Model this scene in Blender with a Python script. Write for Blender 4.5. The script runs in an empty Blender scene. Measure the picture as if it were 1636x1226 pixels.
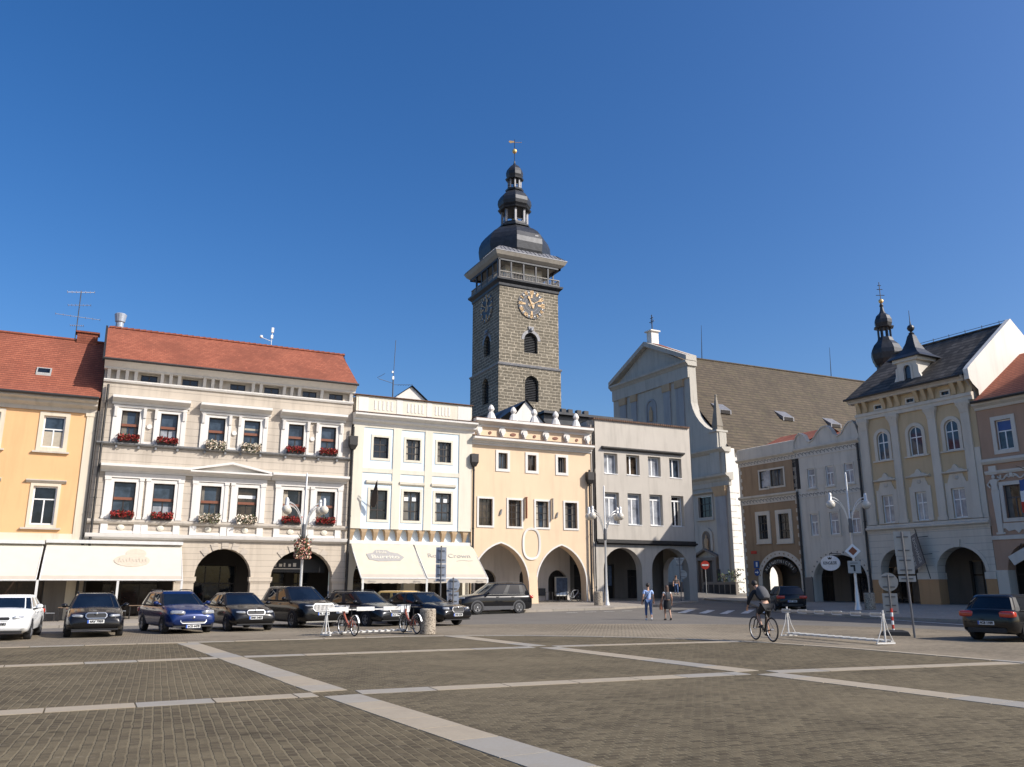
import bpy, bmesh, math, random
from mathutils import Vector, Matrix, noise
random.seed(7)
sc = bpy.context.scene
COL = sc.collection
R = math.radians

# ------------------------------------------------------------------ camera
PITCH = R(13.689); FA_ANG = R(63.937)            # pitch; angle of the view direction from the street axis X
_fh = Vector((math.cos(FA_ANG), math.sin(FA_ANG), 0)); _rt = Vector((math.sin(FA_ANG), -math.cos(FA_ANG), 0))
_fw = _fh*math.cos(PITCH) + Vector((0, 0, math.sin(PITCH)))
_up = _rt.cross(_fw)
cam = bpy.data.objects.new('camera', bpy.data.cameras.new('camera')); COL.objects.link(cam)
cam.matrix_world = Matrix.Translation((0, 0, 1.75)) @ Matrix((_rt, _up, -_fw)).transposed().to_4x4()
cam.data.sensor_fit = 'HORIZONTAL'; cam.data.sensor_width = 36; cam.data.lens = 1322/1636*36
cam.data.clip_end = 2000; cam.data.clip_start = .1
sc.camera = cam

# ------------------------------------------------------------------ sky, sun, exposure
SUN = Vector((.97, -1.0, 1.0)).normalized()      # towards the sun
world = bpy.data.worlds.new('World'); sc.world = world; world.use_nodes = True
_nt = world.node_tree; _bg = _nt.nodes['Background']
_sky = _nt.nodes.new('ShaderNodeTexSky'); _sky.sky_type = 'NISHITA'; _sky.sun_disc = False
_sky.sun_elevation = math.asin(SUN.z); _sky.sun_rotation = math.atan2(SUN.x, SUN.y)
_sky.air_density = 1.0; _sky.dust_density = 3.0; _sky.ozone_density = 3.0; _sky.altitude = 400
_hs = _nt.nodes.new('ShaderNodeHueSaturation'); _hs.inputs['Hue'].default_value = .507; _hs.inputs['Saturation'].default_value = 1.34
_nt.links.new(_sky.outputs[0], _hs.inputs['Color']); _nt.links.new(_hs.outputs[0], _bg.inputs[0]); _bg.inputs[1].default_value = .15
sun = bpy.data.objects.new('sun', bpy.data.lights.new('sun', 'SUN')); COL.objects.link(sun)
sun.data.energy = 5.0; sun.data.angle = R(.53); sun.data.color = (1, .95, .89)
sun.rotation_euler = SUN.to_track_quat('Z', 'Y').to_euler()
sc.view_settings.view_transform = 'Standard'; sc.view_settings.look = 'None'
sc.view_settings.exposure = .1; sc.view_settings.gamma = 1; sc.view_settings.use_curve_mapping = False

# ------------------------------------------------------------------ terrain height
def sst(t): return 0 if t < 0 else 1 if t > 1 else t*t*(3-2*t)
def g(x, y):
    t = max(sst((y-36)/16), sst((x-30)/14))
    return t*min(.45, max(-.3, -.3+.021*(x+2))) + .6*sst((y-55)/14)*sst((x-20)/20)

# ------------------------------------------------------------------ mesh helpers
def put(o, parent=None):
    COL.objects.link(o)
    if parent is not None: o.parent = parent
    return o
def wpos(o):
    p = Vector((0, 0, 0))
    while o is not None: p = p + Vector(o.location); o = o.parent
    return p
def tag(o, label=None, cat=None, group=None, kind=None):
    if label: o['label'] = label
    if cat: o['category'] = cat
    if group: o['group'] = group
    if kind: o['kind'] = kind
    return o
def thing(name, loc, label, cat, rz=0, group=None):
    o = bpy.data.objects.new(name, None); o.location = loc; o.rotation_euler = (0, 0, rz); o.empty_display_size = .2
    return tag(put(o), label, cat, group)
class Fr:                                   # facade frame: u along the wall, o out of the wall, z up
    def __init__(s, org, u, o): s.g = Vector(org); s.u = Vector(u); s.o = Vector(o)
    def __call__(s, p): return s.g + s.u*p[0] + s.o*p[1] + Vector((0, 0, p[2]))
class MB:
    def __init__(s, fr=None): s.v = []; s.f = []; s.fr = fr
    def P(s, p):
        s.v.append(Vector(p) if s.fr is None else s.fr(p)); return len(s.v)-1
    def face(s, *pts): s.f.append([s.P(p) for p in pts])
    def box(s, a, b, c, d, e, f):
        i = [s.P(p) for p in ((a, c, e), (b, c, e), (b, d, e), (a, d, e), (a, c, f), (b, c, f), (b, d, f), (a, d, f))]
        for q in ((0, 3, 2, 1), (4, 5, 6, 7), (0, 1, 5, 4), (1, 2, 6, 5), (2, 3, 7, 6), (3, 0, 4, 7)): s.f.append([i[k] for k in q])
        return s
    def loft(s, rings, closed=True, cap0=True, cap1=True):
        ix = [[s.P(p) for p in r] for r in rings]; n = len(ix[0])
        for a, b in zip(ix, ix[1:]):
            for k in range(n if closed else n-1):
                s.f.append([a[k], a[(k+1) % n], b[(k+1) % n], b[k]])
        if cap0: s.f.append(ix[0][::-1])
        if cap1: s.f.append(ix[-1])
        return s
    def prism(s, poly, o0, o1):             # polygon in (u, z), thickness along o
        return s.loft([[(u, o0, z) for u, z in poly], [(u, o1, z) for u, z in poly]])
    def profile(s, u0, u1, pts):            # polygon in (o, z) swept along u
        return s.loft([[(u0, o, z) for o, z in pts], [(u1, o, z) for o, z in pts]])
    def tube(s, pts, r, n=6, cap=True):
        pts = [Vector(p) for p in pts]; rr = r if isinstance(r, (list, tuple)) else [r]*len(pts); rings = []
        prev = None
        for i, p in enumerate(pts):
            d = (pts[min(i+1, len(pts)-1)]-pts[max(i-1, 0)]).normalized()
            if prev is None:
                a = d.orthogonal().normalized()
            else:
                a = (prev - d*prev.dot(d)); a = a.normalized() if a.length > 1e-6 else d.orthogonal().normalized()
            prev = a; b = d.cross(a)
            rings.append([p + a*rr[i]*math.cos(2*math.pi*k/n) + b*rr[i]*math.sin(2*math.pi*k/n) for k in range(n)])
        return s.loft(rings, cap0=cap, cap1=cap)
    def lathe(s, c, prof, n=16, rot=0, sq=None):   # prof: (radius, z)
        rings = []
        for r, z in prof:
            rings.append([(c[0]+r*math.cos(rot+2*math.pi*k/n), c[1]+r*math.sin(rot+2*math.pi*k/n), c[2]+z) for k in range(n)])
        return s.loft(rings)
    def ball(s, c, rx, ry=None, rz=None, n=12, m=8):
        ry = ry or rx; rz = rz or rx; rings = []
        for j in range(m+1):
            a = -math.pi/2+math.pi*j/m; ca = max(math.cos(a), .02)
            rings.append([(c[0]+rx*ca*math.cos(2*math.pi*k/n), c[1]+ry*ca*math.sin(2*math.pi*k/n), c[2]+rz*math.sin(a)) for k in range(n)])
        return s.loft(rings)
    def rod(s, p, q, r, n=6): return s.tube([p, q], r, n)
    def torus(s, c, ax, R0, r, n=24, m=6):      # ring round axis ax
        ax = Vector(ax).normalized(); a = ax.orthogonal().normalized(); b = ax.cross(a); c = Vector(c)
        ring = []
        for k in range(n):
            t = 2*math.pi*k/n; d = a*math.cos(t)+b*math.sin(t)
            ring.append([c+d*(R0+r*math.cos(2*math.pi*j/m))+ax*r*math.sin(2*math.pi*j/m) for j in range(m)])
        return s.loft(ring+[ring[0]], cap0=False, cap1=False)
    def build(s, name, mat, parent=None, smooth=False, at=None, angle=35, kind=None):
        me = bpy.data.meshes.new(name)
        off = Vector((0, 0, 0))
        if s.fr is not None:
            if parent is not None: off = wpos(parent)
            if at is not None: off = off + Vector(at)
        me.from_pydata([tuple(v-off) for v in s.v], [], s.f)
        bm = bmesh.new(); bm.from_mesh(me); bmesh.ops.recalc_face_normals(bm, faces=bm.faces); bm.to_mesh(me); bm.free()
        if smooth:
            me.shade_smooth(); me.set_sharp_from_angle(angle=R(angle))
        if mat: me.materials.append(mat)
        o = bpy.data.objects.new(name, me)
        if at is not None: o.location = at
        put(o, parent)
        if kind: o['kind'] = kind
        return o
# ------------------------------------------------------------------ materials
def newmat(name):
    m = bpy.data.materials.new(name); m.use_nodes = True
    nt = m.node_tree; return m, nt, nt.nodes['Principled BSDF']
def N(nt, t, **kw):
    n = nt.nodes.new(t)
    for k, v in kw.items(): setattr(n, k, v)
    return n
def L(nt, a, b): nt.links.new(a, b)
def mixc(nt, fac, c1, c2, mode='MIX'):
    n = N(nt, 'ShaderNodeMix', data_type='RGBA', blend_type=mode)
    for sock, v in ((n.inputs[0], fac), (n.inputs[6], c1), (n.inputs[7], c2)):
        if hasattr(v, 'is_output'): L(nt, v, sock)
        elif isinstance(v, (int, float)): sock.default_value = v
        else: sock.default_value = (*v, 1)
    return n.outputs[2]
def math_(nt, op, a, b=0.):
    n = N(nt, 'ShaderNodeMath', operation=op)
    for s_, v in zip(n.inputs, (a, b)):
        if hasattr(v, 'is_output'): L(nt, v, s_)
        else: s_.default_value = v
    return n.outputs[0]
def posn(nt): return N(nt, 'ShaderNodeNewGeometry').outputs['Position']
def noise_(nt, vec, scale, detail=4, rough=.6):
    n = N(nt, 'ShaderNodeTexNoise'); n.inputs['Scale'].default_value = scale; n.inputs['Detail'].default_value = detail
    n.inputs['Roughness'].default_value = rough; L(nt, vec, n.inputs['Vector']); return n.outputs['Fac']
def ramp(nt, fac, lo, hi, a=0., b=1.):
    n = N(nt, 'ShaderNodeMapRange'); L(nt, fac, n.inputs[0])
    for i, v in enumerate((lo, hi, a, b)): n.inputs[i+1].default_value = v
    return n.outputs[0]
def bump(nt, h, bsdf, st=.3, dist=.02):
    b = N(nt, 'ShaderNodeBump'); b.inputs['Strength'].default_value = st; b.inputs['Distance'].default_value = dist
    L(nt, h, b.inputs['Height']); L(nt, b.outputs[0], bsdf.inputs['Normal']); return b
def vscale(nt, vec, s):
    n = N(nt, 'ShaderNodeMapping'); n.inputs['Scale'].default_value = s; L(nt, vec, n.inputs['Vector']); return n.outputs[0]
def dark(c, k): return tuple(x*k for x in c)

def plaster(name, col, var=.10, rough=.9, dirt=.18, grooves=0):
    m, nt, b = newmat(name); p = posn(nt)
    n1 = noise_(nt, p, .55, 5); n2 = noise_(nt, vscale(nt, p, (2.2, 2.2, .25)), 1.1, 5); n3 = noise_(nt, p, 30, 3)
    c = mixc(nt, ramp(nt, n1, .3, .7, 0, 1), dark(col, 1-var), dark(col, 1+var*.4))
    c = mixc(nt, ramp(nt, n2, .48, .78, 0, dirt*3), c, dark((col[0]*.9, col[1]*.88, col[2]*.85), .62))     # streaky weathering
    h = n3
    if grooves:
        z = N(nt, 'ShaderNodeSeparateXYZ'); L(nt, p, z.inputs[0])
        fr = math_(nt, 'FRACT', math_(nt, 'DIVIDE', z.outputs[2], grooves))
        gr = math_(nt, 'LESS_THAN', fr, .07)
        c = mixc(nt, math_(nt, 'MULTIPLY', gr, .55), c, dark(col, .35))
        h = math_(nt, 'SUBTRACT', math_(nt, 'MULTIPLY', n3, .3), gr)
    L(nt, c, b.inputs['Base Color']); b.inputs['Roughness'].default_value = rough
    bump(nt, h, b, .35 if grooves else .12, .02)
    return m
def plain(name, col, rough=.6, metal=0, var=.08, scale=6, spec=.5, coat=0):
    m, nt, b = newmat(name); p = posn(nt)
    c = mixc(nt, ramp(nt, noise_(nt, p, scale, 4), .3, .7), dark(col, 1-var), dark(col, 1+var))
    L(nt, c, b.inputs['Base Color']); b.inputs['Roughness'].default_value = rough; b.inputs['Metallic'].default_value = metal
    b.inputs['Specular IOR Level'].default_value = spec
    if coat: b.inputs['Coat Weight'].default_value = coat; b.inputs['Coat Roughness'].default_value = .03
    return m
def tiles(name, c1, c2, mort, axis='x', row=.26, wid=.22, kz=1.5, lichen=None):
    m, nt, b = newmat(name); p = posn(nt)
    s = N(nt, 'ShaderNodeSeparateXYZ'); L(nt, p, s.inputs[0]); cb = N(nt, 'ShaderNodeCombineXYZ')
    L(nt, s.outputs[0 if axis == 'x' else 1], cb.inputs[0]); L(nt, math_(nt, 'MULTIPLY', s.outputs[2], kz), cb.inputs[1])
    br = N(nt, 'ShaderNodeTexBrick'); L(nt, cb.outputs[0], br.inputs['Vector'])
    br.inputs['Color1'].default_value = (*c1, 1); br.inputs['Color2'].default_value = (*c2, 1); br.inputs['Mortar'].default_value = (*mort, 1)
    br.inputs['Scale'].default_value = 1; br.inputs['Brick Width'].default_value = wid; br.inputs['Row Height'].default_value = row
    br.inputs['Mortar Size'].default_value = .005; br.inputs['Mortar Smooth'].default_value = .3; br.inputs['Bias'].default_value = 0
    fr = math_(nt, 'FRACT', math_(nt, 'DIVIDE', cb.outputs[0] if False else math_(nt, 'MULTIPLY', s.outputs[2], kz), row))
    edge = math_(nt, 'LESS_THAN', fr, .24)
    c = mixc(nt, math_(nt, 'MULTIPLY', edge, .8), br.outputs[0], mort)
    n1 = noise_(nt, p, .5, 6, .7)
    c = mixc(nt, ramp(nt, n1, .35, .7, 0, .5), c, dark(c1, .55)); c = mixc(nt, ramp(nt, noise_(nt, vscale(nt, p, (1, 1, .3)), .33, 5, .6), .5, .62, 0, .45), c, dark(c1, .5)); c = mixc(nt, ramp(nt, noise_(nt, p, 5.5, 2), .66, .7, 0, .5), c, dark(c2, 1.35))
    if lichen: c = mixc(nt, ramp(nt, noise_(nt, p, 1.3, 6, .75), .5, .68, 0, .8), c, lichen)
    L(nt, c, b.inputs['Base Color']); b.inputs['Roughness'].default_value = .85
    bump(nt, fr, b, .5, .04)
    return m
def blocks(name, c1, c2, mort, bw=.75, bh=.36, ms=.035, shift=0):
    m, nt, b = newmat(name); p = posn(nt)
    s = N(nt, 'ShaderNodeSeparateXYZ'); L(nt, p, s.inputs[0]); cb = N(nt, 'ShaderNodeCombineXYZ')
    wob = noise_(nt, p, 1.7, 3)
    L(nt, math_(nt, 'ADD', math_(nt, 'ADD', s.outputs[0], s.outputs[1]), math_(nt, 'MULTIPLY', wob, .5)), cb.inputs[0])
    L(nt, math_(nt, 'ADD', s.outputs[2], math_(nt, 'MULTIPLY', noise_(nt, p, .9, 2), .3)), cb.inputs[1])
    br = N(nt, 'ShaderNodeTexBrick'); L(nt, cb.outputs[0], br.inputs['Vector'])
    br.inputs['Color1'].default_value = (*c1, 1); br.inputs['Color2'].default_value = (*c2, 1); br.inputs['Mortar'].default_value = (*mort, 1)
    br.inputs['Scale'].default_value = 1; br.inputs['Brick Width'].default_value = bw; br.inputs['Row Height'].default_value = bh
    br.inputs['Mortar Size'].default_value = ms; br.inputs['Mortar Smooth'].default_value = .25; br.inputs['Bias'].default_value = 0
    br.squash = 1.6; br.squash_frequency = 3; br.offset_frequency = 2
    c = mixc(nt, ramp(nt, noise_(nt, p, 3.3, 5), .3, .75, 0, .6), br.outputs[0], dark(c1, .55))
    c = mixc(nt, ramp(nt, noise_(nt, p, .35, 4), .5, .75, 0, .5), c, dark(c2, .5))
    L(nt, c, b.inputs['Base Color']); b.inputs['Roughness'].default_value = .95
    bump(nt, math_(nt, 'SUBTRACT', noise_(nt, p, 9, 4), br.outputs['Fac']), b, .6, .04)
    return m
def setts(name, c1, c2, mort, bw, bh, ms, rot=0, bst=.6):
    m, nt, b = newmat(name); p = posn(nt)
    mp = N(nt, 'ShaderNodeMapping'); mp.inputs['Rotation'].default_value = (0, 0, rot); L(nt, p, mp.inputs['Vector'])
    wn = N(nt, 'ShaderNodeTexNoise'); wn.inputs['Scale'].default_value = 3.5; wn.inputs['Detail'].default_value = 3; L(nt, p, wn.inputs['Vector'])
    add = N(nt, 'ShaderNodeVectorMath', operation='MULTIPLY_ADD'); L(nt, wn.outputs['Color'], add.inputs[0])
    add.inputs[1].default_value = (.05, .05, 0); L(nt, mp.outputs[0], add.inputs[2])
    br = N(nt, 'ShaderNodeTexBrick'); L(nt, add.outputs[0], br.inputs['Vector'])
    br.inputs['Color1'].default_value = (*c1, 1); br.inputs['Color2'].default_value = (*c2, 1); br.inputs['Mortar'].default_value = (*mort, 1)
    br.inputs['Scale'].default_value = 1; br.inputs['Brick Width'].default_value = bw; br.inputs['Row Height'].default_value = bh
    br.inputs['Mortar Size'].default_value = ms; br.inputs['Mortar Smooth'].default_value = .4; br.inputs['Bias'].default_value = -.1
    c = mixc(nt, ramp(nt, noise_(nt, p, 11, 4), .35, .75, 0, .5), br.outputs[0], dark(c1, .6))
    c = mixc(nt, ramp(nt, noise_(nt, p, .8, 5), .4, .75, 0, .5), c, dark(c2, .75)); c = mixc(nt, ramp(nt, noise_(nt, p, .17, 4), .45, .65, 0, .4), c, dark(c1, 1.25)); c = mixc(nt, ramp(nt, noise_(nt, vscale(nt, p, (.5, .5, 1)), 2.6, 2), .68, .74, 0, .55), c, dark(c2, .45))
    c = mixc(nt, ramp(nt, noise_(nt, p, 4.5, 3), .62, .72, 0, .35), c, (.26, .22, .16))
    L(nt, c, b.inputs['Base Color']); b.inputs['Roughness'].default_value = .9
    b.inputs['Specular IOR Level'].default_value = .12
    h = math_(nt, 'SUBTRACT', math_(nt, 'MULTIPLY', noise_(nt, p, 18, 3), .5), br.outputs['Fac'])
    bump(nt, h, b, bst, .02)
    return m
def granular(name, c1, c2, scale=60, rough=.9, big=.6, bst=.2):
    m, nt, b = newmat(name); p = posn(nt)
    c = mixc(nt, ramp(nt, noise_(nt, p, scale, 3, .8), .35, .65), c1, c2)
    c = mixc(nt, ramp(nt, noise_(nt, p, big, 5), .4, .7, 0, .4), c, dark(c1, .8))
    L(nt, c, b.inputs['Base Color']); b.inputs['Roughness'].default_value = rough
    bump(nt, noise_(nt, p, scale*.7, 3), b, bst, .01); return m
def speckle(name, c1, c2, c3, scale=40):
    m, nt, b = newmat(name); p = N(nt, 'ShaderNodeTexCoord').outputs['Object']
    vo = N(nt, 'ShaderNodeTexVoronoi'); vo.inputs['Scale'].default_value = scale; L(nt, p, vo.inputs['Vector'])
    s = N(nt, 'ShaderNodeSeparateColor'); L(nt, vo.outputs['Color'], s.inputs[0])
    c = mixc(nt, s.outputs[0], c1, c2); c = mixc(nt, math_(nt, 'GREATER_THAN', s.outputs[1], .75), c, c3)
    L(nt, c, b.inputs['Base Color']); b.inputs['Roughness'].default_value = .9
    bump(nt, vo.outputs['Distance'], b, .4, .01); return m
def glass(name, col=(.012, .016, .022), rough=.04, var=.5, spec=.5):
    m, nt, b = newmat(name); p = posn(nt)
    c = mixc(nt, ramp(nt, noise_(nt, p, 1.4, 3), .35, .65), dark(col, 1-var), dark(col, 1+var))
    L(nt, c, b.inputs['Base Color']); b.inputs['Roughness'].default_value = rough; b.inputs['Specular IOR Level'].default_value = spec
    bump(nt, noise_(nt, p, 1.2, 2), b, .08, .03); return m
def slab(name, c1, c2, c3):
    m, nt, b = newmat(name); p = posn(nt)
    oi = N(nt, 'ShaderNodeNewGeometry').outputs['Random Per Island']
    c = mixc(nt, oi, c1, c2); c = mixc(nt, math_(nt, 'GREATER_THAN', math_(nt, 'FRACT', math_(nt, 'MULTIPLY', oi, 7.3)), .6), c, c3)
    c = mixc(nt, ramp(nt, noise_(nt, p, 25, 4), .3, .7, 0, .35), c, dark(c1, .7))
    c = mixc(nt, ramp(nt, noise_(nt, p, 2.5, 4), .45, .75, 0, .4), c, dark(c3, .7))
    L(nt, c, b.inputs['Base Color']); b.inputs['Roughness'].default_value = .75; bump(nt, noise_(nt, p, 40, 3), b, .15, .01); return m
def leafy(name, cols):
    m, nt, b = newmat(name); oi = N(nt, 'ShaderNodeNewGeometry').outputs['Random Per Island']
    cr = N(nt, 'ShaderNodeValToRGB'); cr.color_ramp.interpolation = 'CONSTANT'; L(nt, oi, cr.inputs[0])
    els = cr.color_ramp.elements
    while len(els) < len(cols): els.new(.5)
    for i, c in enumerate(cols): els[i].position = i/len(cols); els[i].color = (*c, 1)
    L(nt, cr.outputs[0], b.inputs['Base Color']); b.inputs['Roughness'].default_value = .7; return m

M = {}
M['orange'] = plaster('apricot_plaster', (.74, .44, .212), .06, dirt=.08)
M['cream'] = plaster('cream_plaster', (.68, .595, .46), .06)
M['beige'] = plaster('beige_grooved_plaster', (.53, .46, .375), .06, grooves=.45)
M['beige_low'] = plaster('beige_rusticated_plaster', (.56, .48, .38), .06, grooves=.36)
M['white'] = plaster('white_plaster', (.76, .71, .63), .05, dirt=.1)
M['trimwhite'] = plaster('white_trim', (.74, .705, .65), .05, dirt=.08)
M['iceblue'] = plaster('pale_blue_plaster', (.69, .79, .85), .04, dirt=.06)
M['ivory'] = plaster('ivory_plaster', (.72, .665, .545), .05, dirt=.08)
M['peach'] = plaster('peach_plaster', (.76, .575, .385), .05, dirt=.07)
M['grey'] = plaster('pale_grey_plaster', (.53, .48, .41), .07, dirt=.14)
M['greylow'] = plaster('grey_concrete', (.52, .47, .40), .10, dirt=.25)
M['brown'] = plaster('brown_sgraffito_plaster', (.345, .235, .14), .14, dirt=.25)
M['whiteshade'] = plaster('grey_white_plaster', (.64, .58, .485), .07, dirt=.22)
M['yellow'] = plaster('ochre_yellow_plaster', (.58, .435, .26), .07, dirt=.1)
M['stonegrey'] = plaster('grey_stucco', (.64, .57, .465), .08, dirt=.14)
M['stoneline'] = plaster('grey_lined_stucco', (.64, .57, .465), .07, dirt=.14, grooves=.42)
M['orangebase'] = plaster('orange_render', (.50, .28, .13), .06, dirt=.12)
M['mauve'] = plaster('pinkish_brown_plaster', (.43, .275, .185), .06, dirt=.1)
M['palegrey'] = plaster('pale_stucco', (.64, .59, .505), .05, dirt=.1)
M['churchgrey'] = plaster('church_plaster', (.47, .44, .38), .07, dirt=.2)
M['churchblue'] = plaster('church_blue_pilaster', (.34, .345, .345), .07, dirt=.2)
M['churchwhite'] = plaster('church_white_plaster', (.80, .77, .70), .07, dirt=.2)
M['capital'] = plaster('sandstone_capital', (.50, .36, .22), .15)
M['darkpl'] = plaster('shade_dark_plaster', (.20, .175, .15), .1)  # arcade shade darkened into the plaster colour; plinths and ornament share it
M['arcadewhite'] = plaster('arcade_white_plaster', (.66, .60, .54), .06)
M['shadeblack'] = plaster('dark_interior', (.035, .03, .027), .3)  # near-black tone: arcade and doorway shade put into the colour; iron panels too
M['redtile'] = tiles('red_clay_tiles', (.31, .088, .045), (.40, .125, .066), (.07, .02, .012), 'x', .20, .22, 1.45)
M['redtile2'] = tiles('weathered_red_tiles', (.30, .085, .045), (.37, .115, .062), (.07, .02, .012), 'x', .235, .25, 1.45)
M['redtileY'] = tiles('red_tiles_east', (.42, .12, .06), (.50, .16, .085), (.08, .025, .015), 'y', .25, .25, 1.5)
M['mosstile'] = tiles('old_mossy_tiles', (.075, .055, .034), (.115, .085, .053), (.022, .016, .010), 'x', .50, .40, 1.3, (.088, .072, .036))
M['darktile'] = tiles('dark_pantiles', (.045, .037, .030), (.15, .125, .10), (.012, .010, .008), 'y', .42, .34, 1.4)
M['stone'] = blocks('tower_stone', (.155, .134, .098), (.25, .215, .16), (.57, .495, .38), .92, .43, .05)
M['coping'] = plain('weathered_coping_tile', (.15, .085, .055), .8, 0, .3, 5)
M['towercove'] = plaster('eaves_shade_plaster', (.40, .36, .30), .1)  # eaves plaster toned down, its shade put into the colour
M['towerrail'] = plain('tower_balusters', (.27, .25, .22), .7)
M['obelisk'] = plaster('dark_obelisk_stone', (.26, .23, .185), .2)
M['curtaindim'] = plain('dim_curtain', (.17, .155, .13), .9, 0, .2, 4)
M['glasswarm'] = glass('window_glass_warm', (.045, .032, .022), .05, .7)
M['curtain'] = plain('cream_curtain', (.42, .37, .29), .9)
M['slate'] = plain('dark_sheet_metal', (.035, .037, .042), .45, .3, .35, 2.0)
M['slate2'] = plain('weathered_sheet_roof', (.20, .20, .21), .5, .2, .25, 3)
M['cove'] = plaster('pale_cove', (.56, .50, .42), .08)
M['gutter'] = plain('dark_gutter_metal', (.045, .042, .04), .5, .4, .2)
M['zinc'] = plain('zinc_ledge', (.22, .22, .22), .5, .3, .2)
M['gold'] = plain('gilded_metal', (.85, .55, .20), .35, .6, .1)
M['goldp'] = plain('gold_paint', (.58, .37, .16), .5, .0, .15, 3)
M['glass'] = glass('window_glass', (.010, .014, .020))
M['glassblue'] = glass('sky_reflection_glass', (.035, .05, .07))  # sky reflection put into the pane colour as dark blue
M['glasscurtain'] = glass('window_glass_curtain', (.30, .31, .33), .08, .35)
M['glassred'] = glass('shop_window_glass', (.03, .018, .014), .08)
M['blackwood'] = plain('dark_brown_wood', (.03, .022, .018), .5)
M['redwood'] = plain('reddish_window_wood', (.20, .07, .035), .5)
M['whitewood'] = plain('white_window_paint', (.80, .79, .76), .45)
M['awning'] = plain('cream_awning_cloth', (.60, .535, .41), .85, var=.04, scale=2)
M['awninglow'] = plain('awning_lower_cloth', (.50, .44, .36), .85, var=.05, scale=2)  # darker cloth for the lowest strip of each awning
M['awnwhite'] = plain('white_awning_cloth', (.60, .56, .465), .85, var=.03, scale=2)
M['logopale'] = plain('faded_logo_print', (.55, .46, .36), .8)
M['logogrey'] = plain('grey_logo_print', (.36, .34, .32), .8)
M['alu'] = plain('white_lacquered_metal', (.62, .61, .58), .4)
M['steel'] = plain('galvanised_steel', (.42, .43, .44), .4, .6, .12)
M['signback'] = plain('sign_back_sheet', (.42, .41, .375), .5, .2, .08)
M['signgrey'] = plain('sign_back_bluegrey', (.36, .40, .46), .5, .3, .15)
M['poledark'] = plain('grey_pole_paint', (.13, .13, .135), .5, .3)
M['lampgrey'] = plain('silver_lamp_paint', (.66, .65, .62), .35, .4)
M['globe'] = plain('frosted_globe', (.62, .57, .48), .15, 0, .05, 3, .6)
M['red'] = plain('red_paint', (.55, .05, .03), .45)
M['whitep'] = plain('white_paint', (.82, .82, .80), .45)
M['bluep'] = plain('blue_sign_paint', (.03, .09, .28), .45)
M['black'] = plain('black_plastic', (.012, .012, .013), .55)
M['rubber'] = plain('tyre_rubber', (.018, .018, .019), .85)
M['asphalt'] = granular('asphalt', (.115, .102, .085), (.20, .18, .152), 45, .9, .5)
M['cobble'] = setts('grey_cobbles', (.31, .26, .19), (.20, .17, .125), (.15, .12, .085), .16, .14, .022, R(3.5), .6)
M['settA'] = setts('plaza_setts_lengthwise', (.165, .133, .083), (.070, .055, .037), (.20, .165, .105), .17, .12, .015, R(93.5), .7)
M['settB'] = setts('plaza_setts_crosswise', (.170, .138, .088), (.073, .058, .039), (.20, .168, .108), .17, .12, .014, R(3.5), .7)
M['slab'] = slab('granite_slabs', (.37, .32, .245), (.29, .275, .245), (.38, .315, .225))
M['kerb'] = slab('kerb_stone', (.36, .31, .25), (.30, .27, .22), (.38, .33, .27))
M['sidewalk'] = granular('sidewalk_paving', (.27, .235, .19), (.38, .335, .275), 7, .9, .7, .25)
M['marking'] = plain('road_paint', (.62, .60, .55), .8, 0, .25, 8)
M['concrete'] = speckle('exposed_aggregate', (.30, .25, .19), (.45, .39, .30), (.13, .10, .08), 34)
M['redflower'] = leafy('red_geraniums', [(.30, .02, .015), (.36, .03, .02), (.20, .012, .01), (.05, .06, .02), (.26, .02, .018)])
M['whiteflower'] = leafy('white_flowers', [(.78, .68, .55), (.84, .76, .62), (.10, .12, .05), (.62, .48, .36), (.05, .06, .03)])
M['mixflower'] = leafy('mixed_flowers', [(.62, .24, .17), (.75, .62, .45), (.06, .08, .03), (.09, .11, .04), (.70, .35, .28)])
M['shrub'] = leafy('shrub_leaves', [(.05, .08, .03), (.08, .11, .04), (.04, .06, .025)])
M['skin'] = plain('skin', (.48, .28, .19), .6)
M['hairdark'] = plain('dark_hair', (.025, .018, .013), .6)
M['hairbrown'] = plain('brown_hair', (.09, .05, .03), .55)
M['denim'] = plain('blue_denim', (.06, .11, .24), .85)
M['bluetee'] = plain('pale_blue_shirt', (.34, .46, .72), .85)
M['blacktex'] = plain('black_fabric', (.014, .014, .016), .85)
M['whitetop'] = plain('white_fabric', (.72, .70, .67), .85)
M['leather'] = plain('brown_leather', (.24, .075, .03), .5)
M['greytex'] = plain('grey_fabric', (.075, .075, .08), .85)
M['wood'] = plain('brown_wood', (.20, .13, .08), .6)
def paint(n, c, metal=.0): return plain('car_paint_'+n, c, .25, metal, .02, 2, .2, .5)
M['p_white'] = paint('white', (.80, .81, .80)); M['p_black'] = paint('black', (.008, .008, .009))
M['p_blue'] = paint('blue', (.007, .022, .10), .2); M['p_anth'] = paint('anthracite', (.022, .024, .027), .4)
M['p_yellow'] = paint('yellow', (.75, .45, .12)); M['p_grey'] = paint('dark_grey', (.015, .017, .02), .3)
M['carglass'] = glass('car_glass', (.006, .009, .014), .02, .3, .6)
M['carglassside'] = glass('car_side_glass', (.012, .013, .015), .02, .3, .45)
M['chrome'] = plain('chrome', (.50, .50, .50), .3, 1, .02)
M['lampglass'] = plain('headlight_lens', (.40, .41, .42), .08, .3, .2, 20, .8)
M['taillight'] = plain('tail_light_red', (.45, .035, .015), .12, 0, .15, 20, .8)
M['plate'] = plain('plate_white', (.72, .72, .70), .4); M['plateblue'] = plain('plate_blue', (.03, .10, .42), .4)
M['ink'] = plain('black_ink', (.015, .015, .016), .6)
M['alloy'] = plain('alloy_rim', (.40, .40, .41), .3, .7, .1)
M['greyclad'] = plain('grey_plastic_cladding', (.07, .07, .073), .6)
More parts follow.
